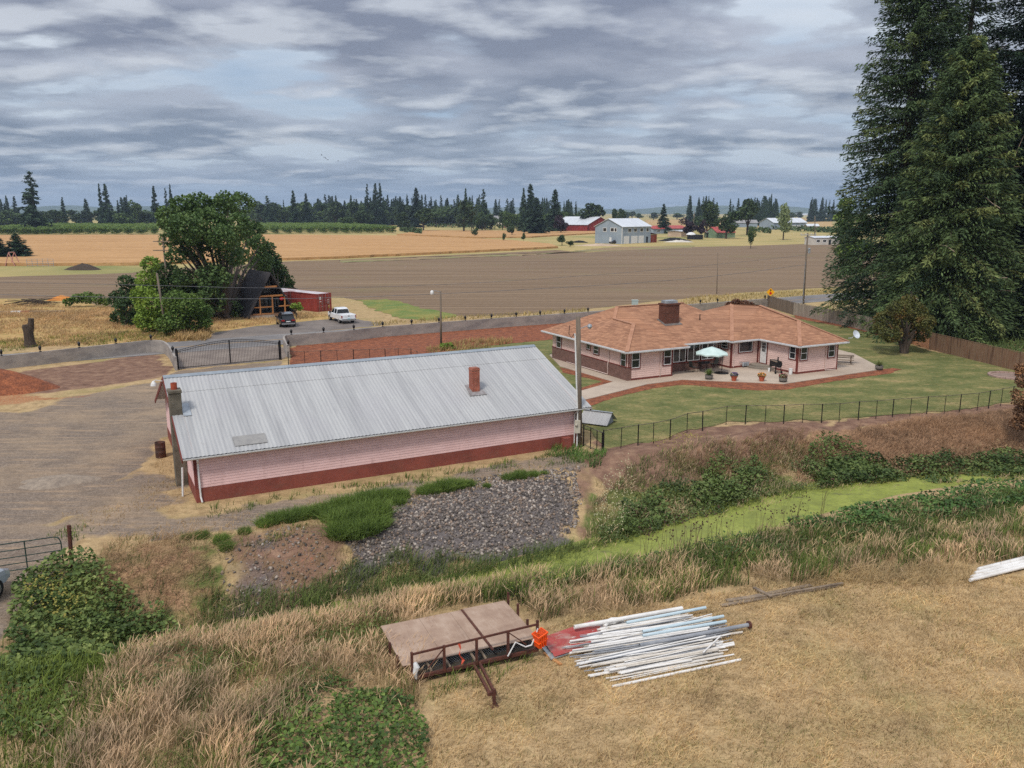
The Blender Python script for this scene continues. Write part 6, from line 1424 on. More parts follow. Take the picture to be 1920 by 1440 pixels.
p = scatter([[(380, 1185), (640, 1140), (640, 1160), (480, 1190)], [(330, 1150), (480, 1120), (480, 1190), (330, 1190)]], 130, seed=16); parts.append(stalks(p, .8, .02, .7, DGB, rgbl(92, 122, 62), g))
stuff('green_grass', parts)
# fallen, trampled straw
parts = []
p = scatter([[(150, 1095), (215, 1010), (390, 1000), (405, 1055), (415, 1125), (300, 1125)]], 85, z=0, seed=21, thr=.4, ns=1.1); parts.append(stalks(p, .5, .011, 1.5, rgbl(132, 110, 80), rgbl(188, 156, 118), g))
p = scatter([[(150, 1095), (215, 1010), (390, 1000), (405, 1055), (415, 1125), (300, 1125)]], 35, z=0, seed=24, thr=.5, ns=1.1); parts.append(stalks(p, .35, .014, .9, rgbl(74, 86, 46), rgbl(122, 130, 76), g))
p = scatter([[(1500, 842), (1600, 805), (1920, 765), (2300, 735), (2300, 820), (1700, 850)], [(1250, 860), (1480, 815), (1560, 830), (1400, 870)]], 100, z=0, seed=22); parts.append(stalks(p, .55, .013, 1.3, rgbl(112, 86, 64), rgbl(178, 144, 112), g))
p = scatter([[(1440, 1090), (1560, 1070), (1820, 1062), (1830, 1100), (1600, 1095)]], 90, z=0, seed=23); parts.append(stalks(p, .55, .012, 1.4, TANB, TANT, g))
stuff('trampled_straw', parts)
# mown dry field
parts = []
Z_fld = [(780, 1600), (800, 1300), (1010, 1240), (1020, 1180), (1200, 1138), (1350, 1112), (1560, 1078), (1830, 1080), (2000, 1080), (2600, 990), (2900, 1600)]
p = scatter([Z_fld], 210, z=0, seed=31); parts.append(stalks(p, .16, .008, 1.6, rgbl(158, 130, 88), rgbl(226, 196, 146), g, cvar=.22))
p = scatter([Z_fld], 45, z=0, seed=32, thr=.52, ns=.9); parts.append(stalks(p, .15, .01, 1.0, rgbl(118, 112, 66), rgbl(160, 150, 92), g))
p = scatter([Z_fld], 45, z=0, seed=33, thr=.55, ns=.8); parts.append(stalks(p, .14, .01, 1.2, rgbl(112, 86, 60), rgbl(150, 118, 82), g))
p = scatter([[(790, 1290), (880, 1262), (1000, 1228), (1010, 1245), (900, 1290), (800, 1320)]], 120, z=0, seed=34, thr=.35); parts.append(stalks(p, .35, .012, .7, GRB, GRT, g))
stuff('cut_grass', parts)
# yard and verge tufts
parts = []
p = scatter([[(330, 980), (600, 940), (900, 890), (1090, 855), (1090, 880), (800, 940), (480, 1000), (200, 1020)], [(240, 960), (300, 860), (330, 870), (345, 960)], [(120, 960), (220, 935), (230, 990), (100, 1010)]], 28, z=0, seed=41, thr=.5); parts.append(stalks(p, .2, .012, .9, rgbl(150, 122, 80), rgbl(192, 162, 112), g))
p = scatter([[(350, 955), (620, 915), (900, 873), (1080, 845), (1090, 868), (900, 890), (600, 932), (380, 975)], [(440, 1010), (600, 975), (600, 990), (450, 1030)], [(90, 1000), (160, 985), (160, 1010), (100, 1020)]], 60, z=0, seed=42, thr=.53, ns=.8); parts.append(stalks(p, .28, .018, .6, rgbl(62, 84, 36), rgbl(112, 132, 58), g))
p = scatter([[(1020, 835), (1085, 830), (1090, 850), (1030, 858)], [(1060, 850), (1135, 855), (1120, 880), (1065, 870)]], 90, z=0, seed=43, thr=.4, ns=.7); parts.append(stalks(p, .45, .02, .6, rgbl(62, 88, 42), rgbl(112, 140, 72), g))
stuff('yard_weeds', parts)
parts = []
p = scatter([[(-30, 655), (-30, 590), (210, 585), (400, 625), (385, 640)], [(-30, 590), (-30, 570), (640, 590), (400, 620)]], 22, z=0, seed=45, thr=.36, ns=4); parts.append(stalks(p, .42, .03, .9, rgbl(160, 130, 92), rgbl(200, 168, 124), g))
p = scatter([[(-30, 662), (340, 638), (400, 628), (380, 612), (0, 640)]], 20, z=0, seed=46, thr=.46, ns=4); parts.append(stalks(p, .4, .03, .8, rgbl(92, 104, 46), rgbl(136, 140, 66), g))
p = scatter([[(1270, 570), (1300, 556), (1560, 543), (1560, 551), (1300, 571)], [(690, 606), (800, 598), (1100, 580), (1100, 586), (830, 603), (700, 612)]], 6, z=0, seed=47); parts.append(stalks(p, .5, .05, .8, rgbl(140, 126, 74), rgbl(190, 166, 112), g))
p = scatter([[(395, 622), (330, 622), (320, 640), (390, 640)]], 25, z=0, seed=48); parts.append(stalks(p, 1.0, .05, .5, rgbl(140, 116, 70), rgbl(206, 174, 124), g))
p = scatter([[(800, 655), (870, 640), (960, 638), (960, 645), (880, 660), (810, 668)]], 20, z=0, seed=49, thr=.4); parts.append(stalks(p, .6, .04, .5, rgbl(130, 116, 70), rgbl(186, 160, 110), g))
p = scatter([[(1740, 640), (1920, 690), (1990, 690), (1990, 650), (1850, 630), (1720, 620)]], 10, z=0, seed=50); parts.append(stalks(p, .9, .06, .5, rgbl(60, 82, 44), rgbl(112, 128, 76), g))
stuff('roadside_grass', parts)
# brambles: leaf mounds
def bramble(polys, dens, hmax, seed, c1, c2, c3, size=.17, z=-.3, thr=.25):
    rg = np.random.default_rng(seed); p = scatter(polys, dens, z=z, seed=seed, thr=thr, ns=1.6)
    hh = hmax * (.2 + 1.15 * fbm(p[:, 0], p[:, 1], 1.5, seed + 3)) * rg.random(len(p)) ** .45
    p[:, 2] += hh; V, F_ = cards(p, size, rg, .8, .9)
    k = fbm(p[:, 0], p[:, 1], 1.1, seed + 5)[:, None] + rg.normal(0, .14, len(p))[:, None]
    col = np.where(k < .5, c1 + (c2 - c1) * np.clip(k * 2, 0, 1), c2 + (c3 - c2) * np.clip(k * 2 - 1, 0, 1))
    return V, F_, np.repeat(col, 4, 0)
BG1, BG2, BG3 = rgbl(54, 72, 38), rgbl(92, 110, 56), rgbl(144, 154, 88)
m_leafy = tint_mat('bramble leaves', .55, .2, .25, 3)
stuff('bramble_patch', [bramble([[(20, 1180), (40, 1110), (90, 1075), (160, 1068), (300, 1118), (430, 1140), (400, 1180), (320, 1195), (150, 1250), (10, 1260)]], 200, .75, 61, BG1, BG2, BG3, .17), bramble([[(60, 1120), (120, 1090), (160, 1130), (110, 1190), (50, 1180)]], 80, .85, 62, rgbl(112, 118, 54), rgbl(142, 138, 64), rgbl(158, 142, 76), .1),
                        bramble([[(0, 1240), (140, 1250), (160, 1330), (90, 1420), (-20, 1420)]], 120, .5, 63, BG1, BG2, BG3, .15)], m_leafy)
stuff('bramble_patch', [bramble([[(470, 1460), (490, 1330), (610, 1285), (740, 1300), (800, 1350), (810, 1600), (470, 1600)]], 230, .45, 64, BG1, rgbl(84, 106, 50), rgbl(128, 146, 72), .13, 0)], m_leafy)
stuff('bramble_patch', [bramble([[(1120, 995), (1135, 960), (1230, 905), (1340, 885), (1480, 862), (1600, 856), (1660, 862), (1640, 874), (1480, 893), (1340, 930), (1230, 965)]], 150, .6, 65, rgbl(54, 70, 40), rgbl(84, 100, 56), rgbl(128, 136, 84), .14, -.5, .47),
                        bramble([[(1300, 918), (1330, 875), (1420, 860), (1440, 885), (1360, 922)], [(1150, 970), (1165, 935), (1240, 915), (1260, 945), (1200, 972)], [(1500, 862), (1540, 832), (1620, 840), (1640, 870), (1540, 882)]], 160, .95, 165, BG1, BG2, rgbl(110, 124, 70), .16, -.5, .3),
                        bramble([[(1530, 868), (1600, 850), (1720, 848), (1940, 828), (2300, 800), (2300, 838), (1800, 876), (1640, 880), (1540, 888)]], 190, .9, 66, BG1, rgbl(74, 92, 48), rgbl(118, 130, 72), .18, -.6),
                        bramble([[(1560, 838), (1720, 835), (1960, 805), (1960, 830), (1700, 855)]], 60, 1.0, 67, rgbl(92, 74, 52), rgbl(124, 100, 72), rgbl(150, 124, 90), .15, -.2)], m_leafy)
stuff('bramble_patch', [bramble([[(1440, 1025), (1560, 996), (1700, 964), (1920, 932), (2400, 850), (2450, 890), (1930, 980), (1720, 1010), (1560, 1030)]], 170, .75, 68, rgbl(50, 72, 38), rgbl(78, 108, 54), rgbl(120, 142, 76), .15, -.6, .2),
                        bramble([[(1060, 1112), (1160, 1088), (1300, 1055), (1430, 1030), (1430, 1050), (1240, 1090), (1060, 1120)]], 80, .6, 69, BG1, rgbl(74, 96, 50), rgbl(112, 130, 76), .12, -.6, .4)], m_leafy)
stuff('leafy_weeds', [bramble([[(1000, 1120), (1140, 1090), (1290, 1058), (1480, 1022), (1640, 990), (1900, 950), (1900, 985), (1640, 1035), (1480, 1062), (1250, 1092), (1000, 1135)]], 110, .75, 72, rgbl(56, 72, 40), rgbl(84, 104, 56), rgbl(120, 134, 76), .1, -.4, .42), bramble([[(150, 1240), (330, 1190), (640, 1160), (740, 1200), (740, 1290), (480, 1350), (200, 1360)]], 60, .5, 73, rgbl(64, 78, 42), rgbl(94, 110, 58), rgbl(126, 138, 76), .1, -.3, .52)], m_leafy)
parts = []                                                           # pale umbels and yellow weeds
for pl_, d, hm, c in (([[(1110, 960), (1130, 905), (1180, 880), (1200, 930), (1150, 975)]], 60, 1.2, rgbl(196, 190, 150)), ([[(600, 1130), (660, 1090), (760, 1110), (740, 1140), (640, 1150)]], 45, .9, rgbl(160, 168, 84)), ([[(430, 1140), (470, 1110), (500, 1150), (460, 1175)]], 60, .9, rgbl(172, 164, 80)), ([[(950, 1130), (1010, 1110), (1030, 1150), (980, 1160)]], 60, .9, rgbl(140, 156, 70)), ([[(1220, 850), (1300, 825), (1330, 845), (1250, 870)]], 40, .6, rgbl(170, 160, 78)), ([[(1030, 838), (1050, 835), (1050, 850), (1032, 852)]], 40, .5, rgbl(214, 190, 70))):
    parts.append(bramble(pl_, d, hm, 71, c * .55, c * .9, c, .07, -.3, 0))
stuff('flowering_weeds', parts, m_leafy)
# teasels
p = scatter([[(1190, 1060), (1300, 1030), (1440, 1000), (1560, 985), (1500, 1030), (1300, 1065), (1200, 1085)], [(960, 1105), (1060, 1085), (1060, 1110), (980, 1120)]], 5.5, z=-.6, seed=81)
V, F_, Cc = stalks(p, 1.55, .012, .25, rgbl(110, 98, 66), rgbl(112, 92, 76), g); hd = []
for q in p[:, :3]:
    pass
tp = V.reshape(len(p), 6, 3)[:, 4:6].mean(1); hc_ = (tp[:, None, :] + g.normal(0, .12, (len(p), 3, 3)) * np.array([1, 1, .7])).reshape(-1, 3)
vv, ff = cards(hc_, .11, g, .55); vv2, ff2 = cards(hc_, .11, g, .55)
stuff('teasels', [(V, F_, Cc), (vv, ff, np.tile(rgbl(86, 66, 58), (len(vv), 1))), (vv2, ff2, np.tile(rgbl(96, 74, 62), (len(vv2), 1)))])
# rocks on the bank
t_ = (1 + 5 ** .5) / 2
IV = np.array([(-1, t_, 0), (1, t_, 0), (-1, -t_, 0), (1, -t_, 0), (0, -1, t_), (0, 1, t_), (0, -1, -t_), (0, 1, -t_), (t_, 0, -1), (t_, 0, 1), (-t_, 0, -1), (-t_, 0, 1)]) / 1.9
IF = np.array([(0, 11, 5), (0, 5, 1), (0, 1, 7), (0, 7, 10), (0, 10, 11), (1, 5, 9), (5, 11, 4), (11, 10, 2), (10, 7, 6), (7, 1, 8), (3, 9, 4), (3, 4, 2), (3, 2, 6), (3, 6, 8), (3, 8, 9), (4, 9, 5), (2, 4, 11), (6, 2, 10), (8, 6, 7), (9, 8, 1)])
def rocks(p, s0, s1, rg):
    n = len(p); s = s0 + (s1 - s0) * rg.random(n) ** 2.2; Q = rg.normal(size=(n, 4)); Q /= np.linalg.norm(Q, axis=1)[:, None]; a, b, c, d = Q.T
    Rm = np.stack([1 - 2 * (c * c + d * d), 2 * (b * c - a * d), 2 * (b * d + a * c), 2 * (b * c + a * d), 1 - 2 * (b * b + d * d), 2 * (c * d - a * b), 2 * (b * d - a * c), 2 * (c * d + a * b), 1 - 2 * (b * b + c * c)], 1).reshape(n, 3, 3)
    v = IV[None] * rg.uniform(.75, 1.2, (n, 12, 1)) * np.stack([np.ones(n), rg.uniform(.65, .95, n), rg.uniform(.5, .8, n)], 1)[:, None, :]
    v = np.einsum('nij,nkj->nki', Rm, v) * s[:, None, None] + (p + np.stack([0 * s, 0 * s, s * .25], 1))[:, None, :]
    base = np.array([rgbl(124, 114, 106), rgbl(104, 96, 90), rgbl(156, 146, 136), rgbl(84, 78, 74), rgbl(134, 116, 102)])[rg.integers(0, 5, n)] * rg.uniform(.75, 1.25, (n, 1))
    return v.reshape(-1, 3), (IF[None] + 12 * np.arange(n)[:, None, None]).reshape(-1, 3), np.repeat(base, 12, 0)
Z_rk = [(640, 1050), (690, 985), (760, 945), (880, 912), (1000, 895), (1085, 888), (1090, 930), (1070, 965), (1010, 985), (940, 1002), (820, 1010), (740, 1030)]
pr = scatter([Z_rk], 125, z=-.4, seed=91, thr=.33, ns=1.2); pr2 = scatter([Z_rk, [(400, 1075), (420, 1030), (540, 1000), (600, 1010), (640, 1040), (560, 1075), (470, 1095)], [(330, 1110), (420, 1080), (440, 1105)]], 30, z=-.3, seed=92, thr=.42)
V, F_, Cc = merge([rocks(pr, .025, .115, g), rocks(pr2, .03, .11, g)])
o = npobj('rubble', V, F_, tint_mat('rubble stone', .9, 0, .2, 8), col=Cc); tag(o, kind='stuff')
# horsetail clumps: fine bright green bushes along the top of the bank
m_horse = leaf_mat('horsetail green', lin(88, 110, 50), lin(124, 146, 72), scale=1.4, trans=.3, rnd=.15, rough=.7)
def horsetail():
    rg = np.random.default_rng(7); n = 800; a = rg.uniform(0, 2 * PI, n); r = .5 * np.sqrt(rg.random(n)); b = np.stack([r * np.cos(a), r * np.sin(a), 0 * a], 1)
    v, f, c = stalks(b, .58, .015, .7, GRB, GRT, rg, wind=(0, 0)); return npobj('horsetail_clump', v, f, m_horse)
h0 = horsetail(); first = True
for x, y, s in ((498, 985, .8), (520, 978, .9), (545, 975, 1), (570, 970, 1), (596, 967, 1.1), (620, 962, 1.1), (645, 956, 1.2), (668, 950, 1.2), (690, 945, 1.2), (712, 940, 1.1), (732, 938, 1), (752, 934, .9), (640, 985, 1.2), (665, 980, 1.3), (690, 975, 1.4), (712, 968, 1.2), (640, 1005, 1.2), (665, 1003, 1.3), (690, 995, 1.3), (620, 975, 1), (715, 985, .9), (745, 944, .8), (795, 926, .8), (815, 922, 1), (838, 919, 1.1), (860, 914, .9), (880, 911, .6), (913, 914, .4), (955, 899, .7), (975, 896, .8), (1000, 893, .6), (1020, 889, .4), (458, 1000, .55), (415, 1018, .7), (425, 1030, .6), (378, 1008, .6), (350, 1010, .4), (640, 950, .5)):
    o = h0 if first else h0.copy()
    if not first: COL.objects.link(o)
    first = False; o.location = GG(x, y) - Vector((0, 0, .02)); o.rotation_euler = (0, 0, R.uniform(0, 6)); o.scale = (s, s, s * R.uniform(.8, 1.1)); tag(o, 'bright green feathery horsetail clump along the top of the rocky bank below the barn', 'plant', 'horsetail clumps on the bank')
# ----------------------------------------------------------------- trees
def blob_tree(name, label, cat, base, blobs, lm, size, k, limbs=True, tr=.3, seed=1, group=None, aspect=.75, shell=.35, noise_cut=.0):
    """blobs: (x, y, z, r) in world metres -> leaf crown, trunk and limbs"""
    rg = np.random.default_rng(seed); t = thing(name, label, cat, base, 0, group); b = np.array(base)
    cs = []
    for x, y, z, r in blobs:
        n = int(k * 4 * PI * r * r * 1.5 / (.42 * size * size)); c = fill((x, y, z), (r, r, r * .82), n, rg, shell)
        q = fbm(c[:, 0] + c[:, 2] * .7, c[:, 1] + c[:, 2], r * .7, seed + 2) > .33 + noise_cut; cs.append(c[q])
    c = np.concatenate(cs) - b; c = c[c[:, 2] > .05]
    V, F_ = cards(c, size, rg, aspect, .35); npobj('crown', V, F_, lm, t)
    if limbs:
        mb = MB(); zt = min(q[2] for q in blobs) - base[2]
        mb.path([(0, 0, -.2), (0, 0, .3), (rg.normal(0, .1), rg.normal(0, .1), max(.8, zt * .8))], [tr * 1.3, tr, tr * .8], 8)
        for x, y, z, r in blobs:
            e = Vector((x, y, z)) - Vector(base); s = Vector((0, 0, max(.7, zt * .75))); m_ = s.lerp(e, .5) + Vector((0, 0, .12 * e.length * .3)); mb.path([s, m_, e], [tr * .55, tr * .32, .03], 5)
        mb.build('trunk', M['bark'], t)
    return t
def pxblobs(lst, D, seed=1, dd=2.5, back=lambda x: 0):
    """outline lobes given where they are seen, at a depth of about D metres"""
    rg = random.Random(seed); out = []
    for x, y, r in lst:
        d = D + rg.uniform(-dd, dd) + back(x); s, z = onplane(x, y, (0, d), (1, 0)); out.append((s, d, z, r * d * 1.02 / F))
    return out
m_maple = leaf_mat('maple leaves', lin(64, 88, 50), lin(92, 116, 66), lin(112, 130, 74), scale=.5, trans=.3, rnd=0)
mb_ = G(425, 600)
blob_tree('maple_tree', 'big spreading dark green maple left of the A-frame cabin', 'tree', mb_, pxblobs([(318, 405, 26), (340, 390, 28), (372, 384, 28), (402, 395, 26), (428, 378, 26), (452, 382, 26), (350, 430, 38), (395, 425, 42), (440, 425, 34), (470, 432, 24), (318, 450, 20), (330, 480, 20), (362, 468, 26), (345, 520, 22), (365, 545, 24), (420, 470, 44), (462, 478, 38), (490, 490, 24), (400, 520, 34), (440, 530, 44), (480, 535, 30), (395, 565, 30), (430, 580, 30), (465, 575, 28), (500, 515, 20), (415, 445, 30), (490, 455, 20), (503, 465, 14), (335, 440, 22), (310, 420, 16), (350, 545, 30), (380, 590, 30)], mb_.y, 5, 3.5, lambda x: 24 * max(0, min(1, (x - 428) / 30))), m_maple, .42, .95, True, .55, 5, noise_cut=.07)
m_bright = leaf_mat('bright willow leaves', lin(92, 122, 44), lin(128, 152, 62), lin(146, 164, 72), scale=.5, trans=.3, rnd=0)
m_mid = leaf_mat('mid green leaves', lin(70, 96, 44), lin(100, 124, 58), lin(116, 134, 66), scale=.5, trans=.25, rnd=0)
m_dk = leaf_mat('dark laurel leaves', lin(48, 70, 38), lin(76, 98, 52), scale=.5, trans=.2, rnd=0)
mb_ = G(300, 622)
blob_tree('bush', 'tall yellow green bush behind the bare leaning pole', 'bush', mb_, pxblobs([(282, 495, 18), (276, 525, 22), (270, 555, 26), (285, 575, 30), (278, 600, 26), (300, 600, 26)], mb_.y, 6, 1.5), m_bright, .34, .9, True, .2, 6)
mb_ = G(350, 628)
blob_tree('bush', 'rounded bright green bush right of the bare leaning pole', 'bush', mb_, pxblobs([(330, 565, 26), (355, 572, 28), (378, 585, 22), (330, 600, 26), (360, 605, 26), (385, 605, 14), (310, 610, 20)], mb_.y, 7, 1.5), m_mid, .32, .9, True, .2, 7)
mb_ = G(238, 612)
blob_tree('bush', 'dark olive bush at the left end of the roadside clump', 'bush', mb_, pxblobs([(236, 530, 18), (228, 560, 24), (245, 575, 28), (225, 595, 18), (250, 600, 22), (262, 545, 18)], mb_.y + 2, 8, 1.5), m_dk, .34, .9, True, .2, 8)
mb_ = G(300, 598)
blob_tree('bush', 'feathery olive green tree behind the bright green bushes', 'tree', mb_, pxblobs([(310, 510, 24), (335, 535, 28), (295, 540, 24), (350, 560, 24), (372, 545, 20), (318, 560, 26)], mb_.y, 9, 1.5), m_dk, .36, .9, True, .2, 9)
mb_ = G(525, 585)
blob_tree('bush', 'dark laurel tree behind the A-frame cabin', 'tree', mb_, pxblobs([(508, 488, 20), (520, 508, 22), (535, 528, 18), (530, 545, 18), (545, 548, 14), (552, 556, 10), (500, 500, 24)], mb_.y + 17, 10, 1.5), m_dk, .42, 1.0, True, .25, 10)
mb_ = G(160, 576)
blob_tree('bush', 'low wide green bush in the dry grass left of the clump', 'bush', mb_, pxblobs([(128, 566, 10), (145, 560, 12), (165, 558, 14), (185, 561, 12), (200, 566, 9)], mb_.y, 11, 1.0), m_mid, .34, .9, False, .2, 11)
mb_ = G(556, 597)
blob_tree('small_palm', 'small yellow green shrub beside the cabin porch', 'shrub', mb_, pxblobs([(550, 574, 7), (558, 573, 8), (562, 578, 6)], mb_.y, 12, .4), m_bright, .3, .9, True, .08, 12)
mb_ = G(836, 655)
blob_tree('shrub', 'small yellow green shrub at the foot of the yard light pole', 'shrub', mb_, pxblobs([(832, 650, 9), (842, 648, 8), (850, 652, 6)], mb_.y, 13, .3), m_bright, .16, .9, False, .05, 13)
mb_ = G(1387, 600)
blob_tree('shrub', 'reddish brown shrub showing above the house roof', 'shrub', mb_, pxblobs([(1368, 573, 9), (1380, 568, 10), (1395, 570, 10), (1408, 573, 8), (1388, 582, 14)], mb_.y, 14, .5), leaf_mat('red brown leaves', lin(92, 58, 42), lin(120, 78, 54), scale=1, trans=.1, rnd=0), .2, .9, True, .08, 14)
mb_ = G(1695, 663)
t = blob_tree('plum_tree', 'small olive and rust coloured tree with a thick forked trunk on the lawn', 'tree', mb_, pxblobs([(1660, 600, 22), (1685, 580, 22), (1715, 585, 24), (1735, 605, 20), (1700, 605, 26), (1670, 625, 22), (1725, 625, 20), (1650, 615, 14), (1705, 565, 16)], mb_.y, 15, 1.6), leaf_mat('olive rust leaves', lin(72, 78, 40), lin(100, 100, 52), lin(132, 92, 56), scale=.9, trans=.2, rnd=0), .2, .85, True, .3, 15)
mb = MB()
for a, b in ((-.35, .5), (.3, -.3), (.05, .6)): mb.path([(a * .5, 0, -.1), (a * .8, b * .3, .8), (a * 2.2, b * 1.5, 2.2)], [.28, .2, .1], 8)
mb.build('trunk', M['bark'], t)
mb_ = G(1925, 806)
blob_tree('dead_shrub', 'withered brown shrub at the right edge by the end of the chain-link fence', 'shrub', mb_, pxblobs([(1915, 690, 13), (1922, 715, 18), (1915, 745, 22), (1925, 775, 24), (1910, 795, 16), (1950, 720, 30), (1950, 780, 30)], mb_.y, 16, .7), leaf_mat('withered leaves', lin(92, 66, 48), lin(132, 98, 70), lin(160, 122, 88), scale=1.5, trans=.15, rnd=0), .14, .75, True, .07, 16)
# firs
m_fir = tint_mat('fir needles', .7, .12, .3, .55)
def fir_mesh(Ht, Rm, seed, nb=170, step=.42, twig=1.0, bot=.03, card=(.5, .15), top_pow=.75, sparse=0.0, cA=rgbl(42, 60, 46), cB=rgbl(80, 100, 64), cC=rgbl(122, 132, 78), warm=.25, stretch=None):
    """needle sprays on drooping boughs round a trunk"""
    rg = np.random.default_rng(seed); Cn = []; Dn = []; Cl = []; br = []
    for i in range(nb):
        f = bot + (1 - bot) * (i + rg.random()) / nb; f = f ** .92
        h = Ht * f; L = Rm * (max(0.02, 1 - f)) ** top_pow * rg.uniform(.72, 1.12) * (1 if f > .1 else .75 + f * 2.5)
        if rg.random() < sparse: continue
        L = max(L, .25 if Rm > 4 else .1); a = rg.uniform(0, 2 * PI) if i % 2 else i * 2.39996
        t = np.arange(.12 * min(1, 3 / L), 1.001, step / L) if L > step * 1.5 else np.array([.4, .8, 1.0])
        up = .32 * f + .02 + rg.normal(0, .13); dr = .5 * (1 - f) + .14
        dx, dy = math.cos(a), math.sin(a); wob = rg.normal(0, .06)
        cx = dx * L * t - dy * L * wob * t * t; cy = dy * L * t + dx * L * wob * t * t; cz = h + L * (up * t - dr * t ** 2 + .16 * t ** 4)
        br.append(([0, 0, h], [cx[len(t) // 2], cy[len(t) // 2], cz[len(t) // 2]], [cx[-1], cy[-1], cz[-1]], L))
        base = cA + (cB - cA) * rg.random() if rg.random() > warm else cB + (cC - cB) * rg.random()
        for sgn in (-1, 0, 1):
            tl = twig * (.28 + .34 * L * (1 - t) ** .8 * .55) if sgn else twig * .2 * np.ones(len(t)); tl = np.minimum(tl, 1.5 * twig) * min(1, .25 + L * .6)
            m_ = 3 if sgn else 1
            for k in range(m_):
                q = (k + .6) / m_; ang = sgn * rg.uniform(.75, 1.15, len(t)); ca, sa = np.cos(ang), np.sin(ang)
                ex, ey = dx * ca - dy * sa, dx * sa + dy * ca; hang = rg.uniform(.05, .6, len(t))
                Cn.append(np.stack([cx + ex * tl * q, cy + ey * tl * q, cz - hang * tl * q * q - .05 * rg.random(len(t))], 1))
                Dn.append(np.stack([ex, ey, -hang * q - .1 + rg.normal(0, .2, len(t))], 1)); Cl.append(base[None] * rg.uniform(.75, 1.25, (len(t), 1)))
                Cn.append(Cn[-1] + rg.normal(0, .12, (len(t), 3)) - np.stack([0 * t, 0 * t, rg.uniform(.05, .7, len(t)) * min(1, L / 3)], 1)); Dn.append(np.stack([ex * .5, ey * .5, -rg.uniform(0, .7, len(t))], 1)); Cl.append(base[None] * rg.uniform(.65, 1.15, (len(t), 1)))
    if Rm > 4:                                                       # twigs filling the crown between the boughs
        nf = int(nb * 75); zf_ = Ht * (.02 + .98 * rg.random(nf) ** 1.5); rr = Rm * np.maximum(0.02, 1 - zf_ / Ht) ** top_pow * np.minimum(1, .55 + zf_ / Ht * 4) * (.35 + .6 * rg.random(nf) ** .7); aa = rg.uniform(0, 2 * PI, nf)
        q = np.stack([rr * np.cos(aa), rr * np.sin(aa), zf_ - rr * .12], 1); k = fbm(q[:, 0] * 1.0 + q[:, 2] * .9 + 40, q[:, 1] + q[:, 2] * 1.1 + 40, 1.7, seed) > .4
        q = q[k]; aa = aa[k]; Cn.append(q); Dn.append(np.stack([np.cos(aa), np.sin(aa), rg.uniform(-.7, .3, len(q))], 1)); tn = fbm(q[:, 0] + 40, q[:, 2] + q[:, 1] + 40, 2.2, seed + 4)[:, None]; Cl.append((cA * (1 - tn) + cB * tn) * rg.uniform(.7, 1.2, (len(q), 1)))
    c = np.concatenate(Cn); d = np.concatenate(Dn); col = np.concatenate(Cl); n = len(c); d += rg.normal(0, .15, (n, 3)); d /= np.linalg.norm(d, axis=1)[:, None]
    s = np.cross(d, rg.normal(size=(n, 3)) + np.array([0, 0, 1.2])); s /= np.linalg.norm(s, axis=1)[:, None]
    hf = np.clip(1.15 - c[:, 2] / Ht, .25, 1) ** .7 if Rm < 4 else np.ones(n); l = (card[0] * hf * rg.uniform(.7, 1.3, n))[:, None]; w = (card[1] * hf * rg.uniform(.7, 1.3, n))[:, None]
    V = np.stack([c - d * l * .5, c + s * w * .5, c + d * l * .6, c - s * w * .5], 1).reshape(-1, 3)
    return V, np.arange(4 * n).reshape(n, 4), np.repeat(col, 4, 0), br
m_twig = mat('bleached twigs', lin(150, 132, 116), lin(120, 104, 92), 3)
def fir(label, px, py, Ht, Rm, seed, dead=22, group=None, **k):
    base = G(px, py); t = thing('fir_tree', label, 'tree', base, 0, group); V, F_, Cc, br = fir_mesh(Ht, Rm, seed, **k); npobj('crown', V, F_, m_fir, t, col=Cc)
    mb = MB(); mb.path([(0, 0, -.3), (0, 0, Ht * .5), (.1, 0, Ht * .98)], [.02 * Ht * .9, .012 * Ht, .03], 10)
    for a, m_, e, L in br: mb.path([a, m_, e], [.02 + .01 * L, .012 + .006 * L, .008], 4, False)
    mb.build('trunk', M['bark'], t)
    if dead:
        rg = random.Random(seed); mb = MB()
        for _ in range(dead):
            a, m_, e, L = br[int(len(br) * rg.uniform(.05, .6))]; e = Vector(e); o = e * rg.uniform(.85, 1.0); o.z = e.z + .3; d = Vector((rg.gauss(0, 1), rg.gauss(-.4, 1), rg.uniform(-.4, .9))).normalized()
            l = rg.uniform(1.0, 2.6); mb.path([o - d * l * .6, o, o + d * l * .5 + Vector((0, 0, rg.uniform(-.4, .2)))], [.045, .035, .012], 5)
        mb.each('dead_branch', m_twig, t)
    return t
fir('tall dark fir at the left side of the fir group, boughs over the fence', 1670, 611, 50, 9.7, 101, nb=430, top_pow=.5)
fir('shorter sunlit olive green fir in the front middle of the fir group', 1765, 636, 32, 9.0, 102, nb=420, top_pow=.5, warm=.42, dead=26, cA=rgbl(52, 72, 50), cB=rgbl(98, 116, 70), cC=rgbl(126, 134, 80))
fir('slim fir with trunk gaps at its top, behind the sunlit fir', 1760, 605, 48, 7.6, 103, nb=300, sparse=.2, top_pow=.5)
fir('dark tall fir right of the sunlit fir, at the picture edge', 1880, 618, 52, 9.0, 104, nb=400, top_pow=.5, warm=.05, cA=rgbl(24, 40, 32), cB=rgbl(46, 64, 44))
fir('dark fir standing mostly outside the right edge', 1985, 640, 44, 8.0, 105, nb=300, top_pow=.5, warm=.05, cA=rgbl(24, 40, 32), cB=rgbl(50, 66, 44))
fir('lower fir filling the gap above the brown board fence', 1845, 612, 26, 8.0, 106, nb=300, top_pow=.45, warm=.15, cA=rgbl(28, 44, 34), cB=rgbl(60, 76, 48))
mb_ = G(1592, 545)
